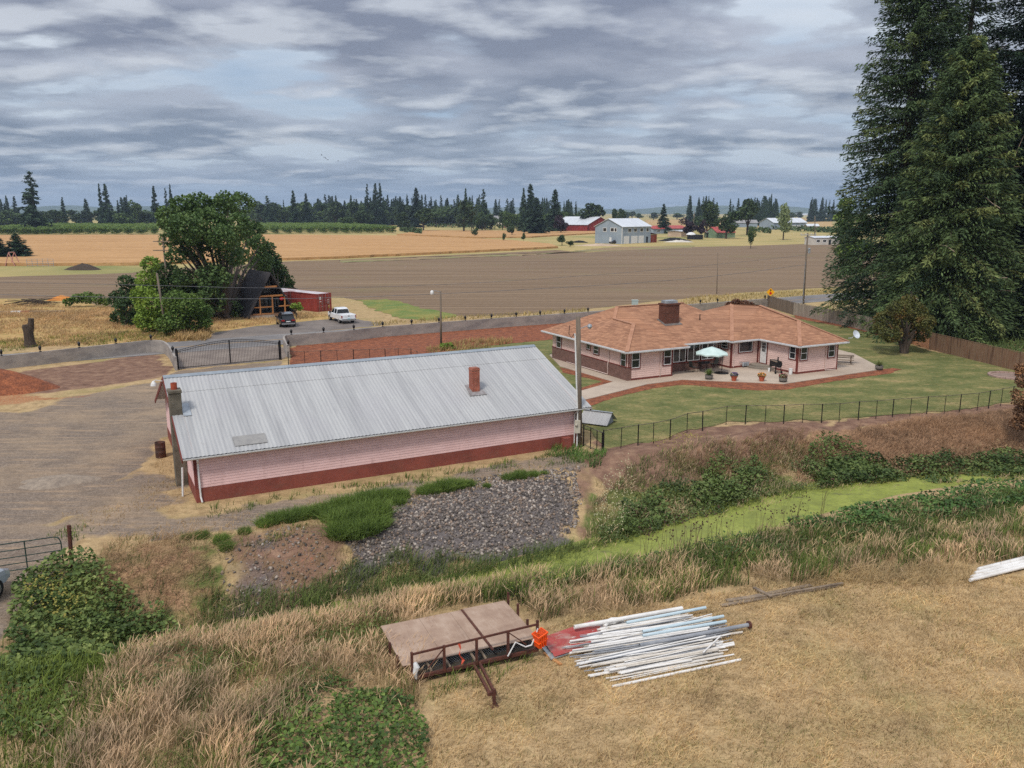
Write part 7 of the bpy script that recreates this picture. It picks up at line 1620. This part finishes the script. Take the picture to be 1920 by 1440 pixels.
blob_tree('broadleaf_tree', 'light green leafy tree half hidden behind the left edge of the firs', 'tree', mb_, pxblobs([(1588, 385, 16), (1582, 410, 18), (1590, 440, 20), (1584, 470, 18), (1596, 500, 20), (1610, 420, 24), (1612, 470, 26)], mb_.y, 17, 2), m_mid, .6, 1.0, True, .3, 17)
# ================================================================= BACKGROUND: far trees, orchard, farm buildings
m_conf = leaf_mat('far conifer', lin(40, 60, 48), lin(66, 86, 60), scale=7, trans=.1, rnd=.3, rough=.8)
m_broad = leaf_mat('far broadleaf', lin(52, 74, 42), lin(88, 106, 58), scale=5, trans=.15, rnd=.3, rough=.8)
m_dkbr = leaf_mat('far dark oak', lin(48, 66, 44), lin(74, 90, 54), scale=5, trans=.1, rnd=.2, rough=.8)
m_purp = leaf_mat('purple plum leaves', lin(52, 38, 50), lin(66, 46, 56), scale=5, trans=.1, rnd=.15)
m_orch = leaf_mat('orchard leaves', lin(84, 112, 52), lin(122, 142, 68), scale=3, trans=.2, rnd=.12)
m_pale = leaf_mat('pale leaves', lin(112, 130, 84), lin(146, 156, 108), scale=5, trans=.2, rnd=.1)
def unit_conifer(seed, sparse=0.0, top_pow=.85, nb=80):
    V, F_, Cc, br = fir_mesh(10, 2.5, seed, nb=nb, step=.42, twig=.6, bot=.02, card=(.8, .32), top_pow=top_pow, sparse=sparse)
    me_o = npobj('crown_src', V / 10, F_, m_conf); me = me_o.data; bpy.data.objects.remove(me_o)
    mb = MB(); mb.path([(0, 0, -.01), (0, 0, .98)], [.016, .003], 6); to = mb.build('trunk_src', M['bark']); tm = to.data; bpy.data.objects.remove(to)
    return me, tm
def unit_broad(seed, mat_, n=1500, low=.12, lobes=9):
    rg = np.random.default_rng(seed); cs = []
    for i in range(lobes):
        a = rg.uniform(0, 2 * PI); r = rg.uniform(.0, .3); z = rg.uniform(low + .2, .82); rr = rg.uniform(.16, .25) * (1 - .3 * max(0, z - .55)); cs.append(fill((r * math.cos(a), r * math.sin(a), min(z, 1 - rr * .8)), (rr, rr, rr * .8), n // lobes, rg, .4))
    c = np.concatenate(cs); V, F_ = cards(c, .075, rg, .8, .4); V[:, 2] = np.maximum(V[:, 2], .01)
    o = npobj('crown_src', V, F_, mat_); me = o.data; bpy.data.objects.remove(o)
    mb = MB(); mb.path([(0, 0, -.01), (0, 0, .25), (.04, .02, .6)], [.035, .025, .008], 6)
    for i in range(4): a = i * 1.6; mb.path([(0, 0, .22), (.14 * math.cos(a), .14 * math.sin(a), .55)], [.018, .006], 5)
    to = mb.build('trunk_src', M['bark']); tm = to.data; bpy.data.objects.remove(to); return me, tm
CON = [unit_conifer(1, 0, 1.15), unit_conifer(2, .1, 1.0), unit_conifer(3, .3, .85), unit_conifer(4, 0, .75, 110)]
BRO = {k: [unit_broad(s, m) for s in ss] for k, m, ss in (('b', m_broad, (11, 12, 13)), ('o', m_dkbr, (14, 15)), ('p', m_purp, (16,)), ('w', m_pale, (17,)))}
def far_tree(kind, px, ytop, D, wpx, label, group=None, v=0):
    s, z = onplane(px, ytop, (0, D), (1, 0)); Ht = max(3.0, z); w = wpx * D / F
    t = thing('conifer_tree' if kind == 'c' else 'broadleaf_tree', label, 'tree', (s, D, 0), R.uniform(0, 6), group)
    me, tm = (CON[v % 4] if kind == 'c' else BRO[kind][v % len(BRO[kind])])
    w *= 1.6 if kind == 'c' else 1.2; sc = (w / .5, w / .5, Ht) if kind == 'c' else (w / .86, w / .86, Ht)
    for n_, m_ in (('crown', me), ('trunk', tm)):
        o = bpy.data.objects.new(n_, m_); COL.objects.link(o); o.parent = t; o.scale = sc
    return t
yD = lambda y: H * F / (y - HOR) * CP * 1.0                            # distance of a foot seen at height y
named = [
 ('c', 55, 322, 560, 46, 'tall ragged conifer standing alone in the orchard at the far left', 2),
 ('c', 185, 345, 720, 15, 'left one of a close pair of tall conifers behind the orchard, far left', 0), ('c', 196, 344, 720, 25, 'right one of a close pair of tall conifers behind the orchard, far left', 1),
 ('c', 116, 370, 800, 15, 'lone small dark conifer before the blue hills, between the ragged conifer and the pair', 0),
 ('c', 287, 348, 740, 20, 'tall conifer just left of the top of the big maple', 1), ('c', 318, 346, 760, 14, 'thin conifer top showing above the big maple', 0), ('c', 309, 353, 770, 12, 'lower conifer top beside the thin one above the maple', 2),
 ('b', 253, 368, 780, 24, 'round topped greyish tree before the blue hills left of the maple', 0), ('b', 228, 394, 700, 40, 'low round green tree at the back edge of the orchard, left of the maple', 1),
 ('c', 233, 370, 760, 20, 'dark conifer just right of the conifer pair', 3), ('c', 220, 376, 780, 12, 'narrow conifer in the gap right of the conifer pair', 0),
 ('c', 500, 367, 800, 22, 'ragged conifer right of the maple above the far white roofs', 2), ('c', 549, 358, 760, 22, 'tall pointed conifer above the far white roofs, left one of two', 0), ('c', 573, 362, 760, 18, 'tall pointed conifer above the far white roofs, right one of two', 1), ('c', 531, 375, 900, 8, 'very thin conifer between the ragged one and the pointed ones', 0),
 ('c', 688, 345, 800, 14, 'thin open topped conifer left of the twin dark ones', 2), ('c', 703, 343, 800, 22, 'tallest dark conifer of the twin group in the middle distance', 1), ('c', 712, 344, 810, 18, 'second dark conifer of the twin group in the middle distance', 0),
 ('b', 650, 402, 700, 28, 'yellowish round tree at the right part of the orchard', 0), ('b', 677, 388, 720, 42, 'wide light green tree right of the yellowish one', 1),
 ('c', 750, 369, 800, 16, 'small pointed conifer left of the dense dark one', 3), ('c', 780, 353, 780, 24, 'dense dark conifer with a rounded point', 3), ('o', 757, 392, 640, 26, 'dark round oak at the orchard end, left one of two', 0), ('o', 793, 386, 620, 38, 'dark round oak at the orchard end, right one of two', 1),
 ('o', 869, 368, 600, 38, 'big dark oak in front of the pale farm roofs', 0), ('c', 873, 354, 800, 16, 'conifer top rising behind the big dark oak', 0), ('c', 906, 355, 720, 20, 'ragged conifer with a forked top right of the dark oak', 2),
 ('c', 982, 352, 600, 18, 'dark conifer at the left of the great conifer clump by the red barn', 1), ('c', 995, 346, 580, 28, 'tallest green conifer of the great clump by the red barn', 3), ('c', 1006, 371, 540, 34, 'broad bright green conifer in front of the great clump by the red barn', 3),
 ('c', 1041, 356, 600, 28, 'broad tall pine between the great clump and the grey shop', 3), ('c', 1021, 371, 800, 9, 'thin distant conifer left of the broad pine', 0), ('c', 1066, 373, 820, 12, 'thin distant conifer behind the red barn, left one', 1), ('c', 1080, 378, 820, 11, 'thin distant conifer behind the red barn, right one', 0),
 ('p', 1052, 402, 560, 26, 'purple leaved tree behind the red barn', 0), ('o', 1116, 376, 620, 44, 'wide dark oak behind the white roof of the grey shop', 1), ('b', 1088, 392, 640, 16, 'small green tree in front of the red barn wall', 0), ('o', 1152, 386, 640, 16, 'small dark tree right of the wide oak behind the shop', 0), ('o', 1167, 387, 650, 15, 'smaller dark tree at the end of the row behind the shop', 1),
 ('c', 1245, 383, 560, 26, 'lone broad based conifer right of the grey shop', 0), ('p', 1293, 407, 470, 30, 'wide purple leaved tree behind the red roofed house', 0), ('p', 1316, 411, 470, 15, 'small purple leaved tree right of the wide purple one', 0),
 ('o', 1328, 369, 500, 42, 'tall dark oak behind the red sheds', 0), ('b', 1364, 391, 450, 44, 'bright green round tree in front of the dark oaks', 2), ('o', 1405, 367, 520, 48, 'tall dark round oak right of the bright green tree', 1), ('w', 1473, 379, 430, 28, 'pale green tree in front of the far grey barn', 0), ('b', 1410, 420, 330, 15, 'small thin leaved tree by the field track', 0),
 ('c', 1447, 363, 800, 9, 'tall narrow conifer right of the dark round oak', 1),
 ('c', 28, 438, 258, 42, 'dark young conifer at the left end of the golden field', 3), ('c', -4, 446, 255, 36, 'dark young conifer cut by the left picture edge', 3),
 ('b', 1054, 437, 360, 18, 'dark green bush at the corner of the golden field, left of the shop', 1), ('b', 1069, 452, 345, 14, 'low bush just right of the dark one at the golden field corner', 0),
 ('b', 945, 434, 400, 7, 'small bush in the pale grass behind the golden field', 0), ('b', 982, 434, 400, 8, 'small shrub in the pale grass left of the field corner bush', 1), ('b', 890, 426, 480, 12, 'round bush in the dry strip below the big dark oak', 2), ('b', 960, 416, 500, 16, 'round bush beside the small red barn', 2),
]
for k, px, yt, D, w, lb, v in named: far_tree(k, px, yt, D, w, lb, None, v)
rg = random.Random(77)
for i in range(70):                                                  # conifers of the distant wood
    x = rg.uniform(690, 1075); D = rg.uniform(900, 1150); far_tree('c', x, rg.uniform(364, 380) if x < 900 else rg.uniform(371, 381), D, rg.uniform(9, 15), 'dark conifer in the even row of the distant wood behind the farm roofs', 'conifers of the distant wood', i)
for i in range(48):
    x = rg.choice((rg.uniform(1288, 1345), rg.uniform(1370, 1460), rg.uniform(1415, 1460))); far_tree('c', x, rg.uniform(366, 384), rg.uniform(850, 1050), rg.uniform(8, 14), 'dark conifer in the far stand behind the oaks on the right', 'conifers behind the right oaks', i)
for i in range(12): far_tree('c', rg.uniform(1520, 1585), rg.uniform(369, 380), rg.uniform(1200, 1400), rg.uniform(7, 11), 'blue green conifer in the far grove at the left edge of the firs', 'conifers of the far grove', i)
for i in range(48):
    x = rg.choice((rg.uniform(-30, 30), rg.uniform(60, 180), rg.uniform(200, 300))); far_tree(rg.choice('bbo'), x, rg.uniform(388, 402), rg.uniform(760, 950), rg.uniform(24, 44), 'green broadleaf tree in the belt behind the orchard, left of the maple', 'trees behind the left orchard', i)
for i in range(14):
    x = rg.choice((rg.uniform(-20, 30), rg.uniform(-20, 30), rg.uniform(150, 185), rg.uniform(225, 250))); far_tree('c', x, rg.uniform(364, 385), rg.uniform(850, 1000), rg.uniform(11, 17), 'conifer in the belt behind the orchard, far left', 'conifers behind the left orchard', i)
for i in range(90):
    x = rg.uniform(470, 900); far_tree(rg.choice('bboo'), x, rg.uniform(372, 403), rg.uniform(820, 1050), rg.uniform(26, 46), 'broadleaf tree in the belt between the orchard and the distant conifers', 'trees behind the right orchard', i)
for i in range(26): far_tree('c', rg.uniform(590, 760), rg.uniform(364, 380), rg.uniform(900, 1050), rg.uniform(12, 18), 'conifer in the belt between orchard and the twin conifers', 'conifers behind the right orchard', i)
for i in range(30):
    x = rg.uniform(880, 1100); far_tree(rg.choice('bbo'), x, rg.uniform(390, 404), rg.uniform(640, 760), rg.uniform(16, 28), 'low green tree among the farm roofs left of the red barn', 'trees among the farm roofs', i)
for i in range(18): far_tree(rg.choice('bo'), rg.uniform(1170, 1580), rg.uniform(393, 398), rg.uniform(1400, 1900), rg.uniform(10, 26), 'tiny bluish tree on the horizon of the far plain', 'trees on the horizon', i)
# orchard
ob = unit_broad(31, m_orch, 700, .0, 8)[0]; k = 0; rest = []
oa, ob_ = G(-60, 441.5), G(742, 437.5); od = (ob_ - oa).normalized(); on_ = Vector((-od.y, od.x, 0)) ; OL = (ob_ - oa).length
if on_.y < 0: on_ = -on_
sp = 7.6
slope = Vector((-.35, 1, 0))
for row in range(26):
    for i in range(int(OL / sp) + 1):
        p = oa + od * (i * sp) + slope * (row * 8.5); p.x += R.uniform(-.5, .5); p.y += R.uniform(-.5, .5); x, y = P(p.x, p.y, 2)
        if x < -70 or x > 800 - row * 0: continue
        if 295 < x < 470 and row > 0: continue
        s = R.uniform(6.4, 8.2); h = R.uniform(4.6, 5.8)
        if k < 290 and row < 4:
            o = bpy.data.objects.new('orchard_tree', ob); COL.objects.link(o); o.location = p; o.rotation_euler = (0, 0, R.uniform(0, 6)); o.scale = (s / .8, s / .8, h); tag(o, 'round green orchard tree in the planted rows behind the golden field', 'orchard tree', 'orchard trees'); k += 1
        else: rest.append((p, s, h, R.uniform(0, 6)))
nv = len(ob.vertices); bv = np.empty(nv * 3, np.float32); ob.vertices.foreach_get('co', bv); bv = bv.reshape(-1, 3)[: (nv // 4) * 4]; bv = bv.reshape(-1, 4, 3)[::3].reshape(-1, 3)
Vs = []
for p, s, h, a in rest:
    c, sn = math.cos(a), math.sin(a); q = bv * np.array([s / .8 * 1.1, s / .8 * 1.1, h]); Vs.append(np.stack([q[:, 0] * c - q[:, 1] * sn + p.x, q[:, 0] * sn + q[:, 1] * c + p.y, q[:, 2]], 1))
Vs = np.concatenate(Vs); tag(npobj('orchard_rows', Vs, np.arange(len(Vs)).reshape(-1, 4), m_orch), kind='stuff')
p = []
for (x0, y0, x1, y1, n, hh) in ((1440, 428, 1600, 437, 900, 3.0), (800, 424, 1000, 428, 700, 2.6), (1170, 404, 1300, 405, 500, 3.5), (750, 432, 790, 438, 400, 3.0), (1400, 432, 1445, 436, 200, 3.0)):
    for _ in range(n): f = R.random(); q = G(x0 + (x1 - x0) * f, y0 + (y1 - y0) * f + R.uniform(-2.5, 2.5)); p.append((q.x, q.y, R.random() * hh))
p = np.array(p); V, F_ = cards(p, 2.2, np.random.default_rng(3), .8, .4); V[:, 2] = np.maximum(V[:, 2], 0); tag(npobj('hedgerow', V, F_, m_broad), kind='stuff')
# --- farm buildings
def gable(name, label, cat, A, B, depth, eave, ridge, wall_m, roof_m, ridge_along=True, over=.5, wins=(), doors=(), base=0.0):
    """A -> B is the near eaves wall (ridge_along) or the near gable; depth goes away from the viewer"""
    A = Vector(A); B = Vector(B); d = B - A; L = d.length; t = thing(name, label, cat, (A.x, A.y, 0), math.atan2(d.y, d.x))
    mb = MB(); mb.box(0, 0, -.2, L, depth, eave)
    if ridge_along:
        for x, s in ((0, 1), (L, -1)): mb.add([(x, 0, eave), (x, depth, eave), (x, depth / 2, ridge)], [(0, 2, 1) if s > 0 else (0, 1, 2)])
    else:
        for y, s in ((0, 1), (depth, -1)): mb.add([(0, y, eave), (L, y, eave), (L / 2, y, ridge)], [(0, 1, 2) if s > 0 else (0, 2, 1)])
    mb.build('wall', wall_m, t)
    mb = MB(); e = over; th = .15
    if ridge_along:
        m = (ridge - eave) / (depth / 2)
        for s in (0, 1):
            y0 = -e if s == 0 else depth + e; z0 = eave - e * m + .06; a = [(-e, y0, z0), (L + e, y0, z0), (L + e, depth / 2, ridge + .06), (-e, depth / 2, ridge + .06)]
            mb.hexa([*a, *[(p[0], p[1], p[2] + th) for p in a]])
    else:
        m = (ridge - eave) / (L / 2)
        for s in (0, 1):
            x0 = -e if s == 0 else L + e; z0 = eave - e * m + .06; a = [(x0, -e, z0), (x0, depth + e, z0), (L / 2, depth + e, ridge + .06), (L / 2, -e, ridge + .06)]
            mb.hexa([*a, *[(p[0], p[1], p[2] + th) for p in a]])
    mb.build('roof', roof_m, t)
    for side, s0, s1, z0, z1 in wins:
        o, dd, n = {'f': ((0, 0), (1, 0), (0, -1)), 'l': ((0, depth), (0, -1), (-1, 0)), 'r': ((L, 0), (0, 1), (1, 0))}[side]; LL_ = L if side == 'f' else depth
        window(t, o, dd, n, LL_ * s0, LL_ * s1, z0, z1, mid=False, trim=.15, tm='white', gm='glass')
    for side, s0, s1, z1, mm in doors:
        o, dd, n = {'f': ((0, 0), (1, 0), (0, -1)), 'l': ((0, depth), (0, -1), (-1, 0)), 'r': ((L, 0), (0, 1), (1, 0))}[side]; LL_ = L if side == 'f' else depth
        mb = MB(); o = Vector(o); dd = Vector(dd); n = Vector(n); a = o + dd * LL_ * s0; b = o + dd * LL_ * s1; mb.prism([a, a + n * .08, b + n * .08, b], .05, z1); mb.build('door', mm, t)
    return t
m_wroof = mat('white metal roof', lin(206, 210, 214), lin(188, 192, 198), .2, .5, fine=.04, st=(4, .2, 1)); m_blue = mat('blue grey siding', lin(146, 158, 168), lin(134, 146, 158), .3, .8, fine=.05)
m_redb = mat('barn red', lin(136, 48, 46), lin(116, 40, 40), .3, .8, fine=.12); m_tan = mat('tan siding', lin(190, 168, 146), lin(170, 150, 130), .3, .85); m_rroof = mat('red metal roof', lin(176, 76, 70), lin(150, 66, 62), .3, .6, fine=.08); m_grroof = mat('grey roof', lin(150, 148, 146), lin(130, 128, 128), .3, .8, fine=.1); m_cream = mat('cream siding', lin(206, 200, 188), lin(186, 180, 170), .3, .85)
a, b, c = G(1124.5, 455.5), G(1166, 457.5), G(1219.5, 455)
L = (c - b).length; dp = (a - b).length; ang = math.atan2((c - b).y, (c - b).x)
shop = gable('farm_shop', 'big blue grey two storey shop with white roof and three white garage doors', 'building', b, c, dp * .98, 7.6, 11.0, m_blue, m_wroof, True, .5,
   wins=[('f', .2, .3, 5.2, 6.8), ('f', .4, .5, 5.2, 6.8), ('f', .62, .72, 5.2, 6.8), ('f', .84, .92, 5.2, 6.8), ('l', .3, .42, 5.4, 7.0), ('l', .58, .7, 5.4, 7.0), ('l', .72, .8, 5.4, 7.0)], doors=[('f', .06, .24, 3.4, M['white']), ('f', .31, .53, 3.4, M['white']), ('f', .57, .75, 3.4, M['white']), ('f', .84, .9, 2.9, m_dark), ('l', .54, .62, 2.8, M['white'])])
mb = MB(); mb.box(L + .2, 0, 0, L + 5.2, .3, 3.6); mb.box(L + 4.9, .3, 0, L + 5.2, dp * .8, 3.2); mb.add([(L + .2, -.4, 4.6), (L + 5.6, -.4, 3.6), (L + 5.6, dp * .85, 3.6), (L + .2, dp * .85, 4.6)], [(0, 1, 2, 3)]); mb.build('lean_to', mat('rusty boards', lin(140, 66, 48), lin(112, 52, 40), .5, .85, fine=.2), shop)
mb = MB(); mb.box(-.12, -.12, 0, .12, .12, 7.6); mb.build('corner_board', M['white'], shop)
qq = G(1508, 456)
suv('small dark car parked in front of the gable of the blue grey shop', 'parked_car', car_paint('far dark car', lin(34, 30, 32)), G(1151.5, 457), math.radians(175))
a, b = G(1042, 434.5), G(1101, 435); gable('red_barn', 'long low red barn with a white roof behind the golden field', 'barn', a, b, 44, 5.0, 9.5, m_redb, m_wroof, True, .6)
c = G(1146, 434); gable('red_barn', 'end wing of the red barn with sloping white roof, just left of the grey shop', 'barn', b + Vector((1.0, 2, 0)), c, 40, 5.5, 10.5, m_redb, m_wroof, False, .6)
a, b = G(1225, 438.5), G(1288, 437); gable('long_house', 'low grey house with a red metal roof right of the shop', 'house', a, b, 11, 3.2, 5.0, m_blue, m_rroof, True, .5, wins=[('f', .1, .2, 1.2, 2.3), ('f', .7, .78, 1.2, 2.3)], doors=[('f', .32, .5, 2.3, m_dark), ('f', .56, .61, 2.2, M['white'])])
a, b = G(1277, 444), G(1300, 442); gable('shed', 'tan shed with pale flat roof beside the red roofed house', 'shed', a, b, 8, 3.0, 3.3, m_tan, m_wroof, True, .6)
a, b = G(1344, 446.5), G(1378, 445.5); t = gable('red_shed', 'red gambrel shed with white trim among the farm clutter', 'shed', a, b, 8, 3.0, 5.8, mat('faded green boards', lin(120, 140, 112), lin(104, 124, 98), .5), m_rroof, True, .4)
mb = MB(); e = (b - a).length; mb.box(e + .02, .5, .1, e + .1, 7.5, 4.4); mb.build('end_wall', m_redb, t)
a, b = G(1325, 446), G(1344, 446); gable('open_shed', 'dark open sided shed left of the red gambrel shed', 'shed', a, b, 6, 3.0, 3.6, m_dark, m_grroof, True, .5)
a, b = G(1439, 429), G(1489, 431); gable('grey_barn', 'blue grey barn with white roof behind the pale tree on the right', 'barn', G(1450, 430.5), G(1512, 429.5), 15, 5.5, 9, m_blue, m_wroof, True, .6, doors=[('f', .55, .8, 3.2, M['white'])])
a, b = G(1378, 426), G(1420, 426); gable('house', 'grey house half hidden under the dark round oak', 'house', a, b, 12, 4.0, 6.5, m_blue, m_grroof, True, .6)
a, b = G(1526, 459.5), G(1580, 458.5); gable('mobile_home', 'white mobile home at the field edge beside the firs', 'mobile home', a, b, 6, 3.0, 3.6, m_cream, m_wroof, True, .3, wins=[('f', .08, .2, 1.2, 2.2), ('f', .3, .42, 1.2, 2.2), ('f', .7, .8, 1.2, 2.2)], doors=[('f', .5, .58, 2.2, m_dark)])
far_h = [(852, 904, 419, 'l', 'pale farmhouse roofs behind the big dark oak', m_cream, m_wroof, 18, 4, 8), (900, 948, 421, 'l', 'long pale roofed farmhouse right of the big dark oak', m_cream, m_grroof, 20, 4.5, 9.5), (810, 830, 420, 'l', 'tan house between the two round oaks and the big oak', m_tan, m_grroof, 12, 4, 8), (844, 858, 419, 'l', 'white gable house left of the big dark oak', m_cream, m_wroof, 14, 4.5, 9), (1032, 1056, 428, 'l', 'small white farm shed left of the red barn', m_cream, m_grroof, 10, 3.4, 6), (945, 957, 427, 'l', 'small dark red barn with steep roof among bushes', m_redb, m_redb, 8, 6, 10.5), (979, 1000, 428, 'l', 'low red shed with pale roof left of the red barn', m_redb, m_wroof, 7, 2.4, 3.2),
         (148, 160, 413, 'l', 'tiny white house in the belt behind the left orchard', m_cream, m_wroof, 10, 4, 7), (197, 208, 413, 'l', 'tiny tan house in the belt behind the left orchard', m_tan, m_tan, 10, 4, 7), (264, 278, 412, 'l', 'white house left of the maple behind the orchard', m_cream, m_wroof, 12, 4.5, 8.5), (462, 492, 415, 'l', 'tan long house right of the maple behind the orchard', m_tan, m_cream, 12, 4, 7), (494, 508, 415, 'l', 'white gable house right of the maple beyond the orchard', m_cream, m_wroof, 12, 4.5, 9), (512, 542, 416, 'l', 'grey roofed long house beyond the orchard', m_cream, m_grroof, 12, 4, 7.5), (604, 612, 415, 'l', 'pale pink house gable beyond the orchard', m_tan, m_tan, 12, 6, 11), (658, 671, 417, 'l', 'teal shed beyond the right part of the orchard', mat('teal shed', lin(120, 156, 168), None, 1), m_wroof, 8, 4, 5), (724, 742, 418, 'l', 'cream shed roof beyond the right end of the orchard', m_cream, m_wroof, 8, 4, 7),
         (1154, 1172, 405, 'l', 'tiny white house on the far plain right of the shop', m_cream, m_tan, 18, 6, 13), (1494, 1535, 405.5, 'l', 'long white sheds on the far plain right', m_cream, m_wroof, 30, 5, 8), (1540, 1580, 404.5, 'l', 'far white farm sheds beside the fir boughs', m_cream, m_wroof, 30, 5, 9), (1514, 1535, 431, 'l', 'small white roofed shed right of the blue grey barn', m_tan, m_wroof, 8, 3, 4.5)]
for x0, x1, y, _, lb, wm, rm, dp_, e, r in far_h: gable('farm_house', lb, 'house', G(x0, y), G(x1, y), dp_, e, r, wm, rm, True, .6)
for i, (x, y, c_) in enumerate(((547, 416.5, 0), (557, 416.6, 1), (566, 416.8, 0), (576, 417, 0), (628, 417.5, 0), (556, 415, 2))):        # vans behind the orchard
    q = G(x, y); t = thing('camper_van', ['white camper van in the row beyond the orchard', 'orange and white camper van in the row beyond the orchard', 'grey camper van in the row beyond the orchard'][c_], 'camper van', q, R.uniform(-.2, .2), 'camper vans beyond the orchard')
    mb = MB(); mb.hexa([(-3.6, -1.4, .6), (3.6, -1.4, .6), (3.6, 1.4, .6), (-3.6, 1.4, .6), (-3.6, -1.4, 3.6), (2.6, -1.4, 3.7), (2.6, 1.4, 3.7), (-3.6, 1.4, 3.6)]); mb.build('body', [M['white'], bpy.data.materials['orange tarp'], m_blue][c_], t, bevel=.15)
    mb = MB(); mb.box(-2.2, -1.43, 1.9, 1.6, -1.38, 2.8); mb.build('window', m_cglass, t)
    for xw in (-2.2, 2.2): wheel(t, xw, -1.2, .6, .4)
# farmyard clutter
for x, y, rx, ry, h, lb, m_ in ((1125, 461, 10, 2.5, .9, 'tan heap of straw and rubble in front of the shop', m_tan), (1262, 452, 9, 2.5, 1.6, 'dark scrap heap right of the shop', m_dark), (1275, 454, 7, 2, 1.0, 'pale scrap heap right of the shop', m_cream), (1086, 455, 5, 1.6, 1.0, 'heap of old tyres at the field edge left of the shop', M['tyre']), (158, 506, 4.5, 2, 1.5, 'brown brush heap in the grass strip at the left', M['bark'])):
    mound('scrap_heap' if 'brush' not in lb else 'brush_heap', lb, 'heap', G(x, y), rx, ry, h, m_, 0, int(x) % 50, .5)
q = G(1303, 449); t = thing('storage_tank', 'black tank with white dome lid in the farm clutter', 'tank', q); mb = MB(); mb.lathe([(2.6, 0), (2.6, 2.4), (.1, 2.6)], n=20, sx=1.6); mb.build('body', m_dark, t); mb = MB(); mb.lathe([(2.5, 2.4), (2.2, 3.0), (1.2, 3.6), (.1, 3.8)], (-2.2, 0, 0), 18); mb.build('dome', M['white'], t)
for x, y, yt, lb in ((1300, 428, 396, 'thin pale power pole among the purple trees'), (1528, 448, 405, 'dark power pole in front of the far sheds'), (84 + 170, 425, 401, 'pale pole behind the orchard left of the maple'), (489, 420, 399, 'pale pole above the white roofs right of the maple'), (585, 420, 399, 'pale pole beside the pointed conifers')):
    q = G(x, y); tp = ptop(q, x + (2 if x == 1300 else 0), yt); pole('far_pole', lb, q, tp, .3, .22, 'pole')
q = G(38, 500); t = thing('wire_enclosure', 'pale wire animal pen in the grass strip at the left', 'pen', G(76, 500)); 
for i in range(6):
    mb = MB(); mb.tube((i * 1.4 - 3.5, 0, 0), (i * 1.4 - 3.5, 0, 2.0), .06, n=5); mb.build('post', M['galv'], t)
for z in (.3, .8, 1.3, 2.0): mb = MB(); mb.tube((-3.5, 0, z), (3.5, 0, z), .035, n=5); mb.build('rail', M['galv'], t)
t = thing('swing_frame', 'faded pink A-shaped play frame beside the young conifers', 'play frame', G(19, 499))
for s in (-1, 1):
    for y in (0, 2.5): mb = MB(); mb.tube((s * 1.3, y, 0), (0, y, 3.6), .12, n=6); mb.build('leg', mat('faded pink', lin(196, 140, 132), None, 3) if s < 0 and y == 0 else bpy.data.materials['faded pink'], t)
mb = MB(); mb.tube((0, 0, 3.6), (0, 2.5, 3.6), .1, n=6); mb.build('top_bar', bpy.data.materials['faded pink'], t)
# birds
mb = MB(); mb.path([(-.3, 0, 0), (0, 0, .05), (.35, 0, .03)], [.03, .09, .02], 6); mb.add([(0, 0, .05), (.12, .55, .25), (-.05, 1.0, .12), (-.15, .5, .18)], [(0, 1, 2, 3)]); mb.add([(0, 0, .05), (.12, -.55, .25), (-.05, -1.0, .12), (-.15, -.5, .18)], [(3, 2, 1, 0)])
bd = mb.build('bird', M['black_metal']); fb = True
for x, y in ((603, 291), (608, 295), (611, 297), (614, 300), (634, 302)):
    o = bd if fb else bd.copy()
    if not fb: COL.objects.link(o)
    fb = False; s, z = onplane(x, y, (0, 420), (1, 0)); o.location = (s, 420, z); o.rotation_euler = (R.uniform(-.3, .3), 0, R.uniform(-.5, .5)); o.scale = (1.3,) * 3; tag(o, 'small dark bird flying in a loose line under the clouds', 'bird', 'birds in the sky')
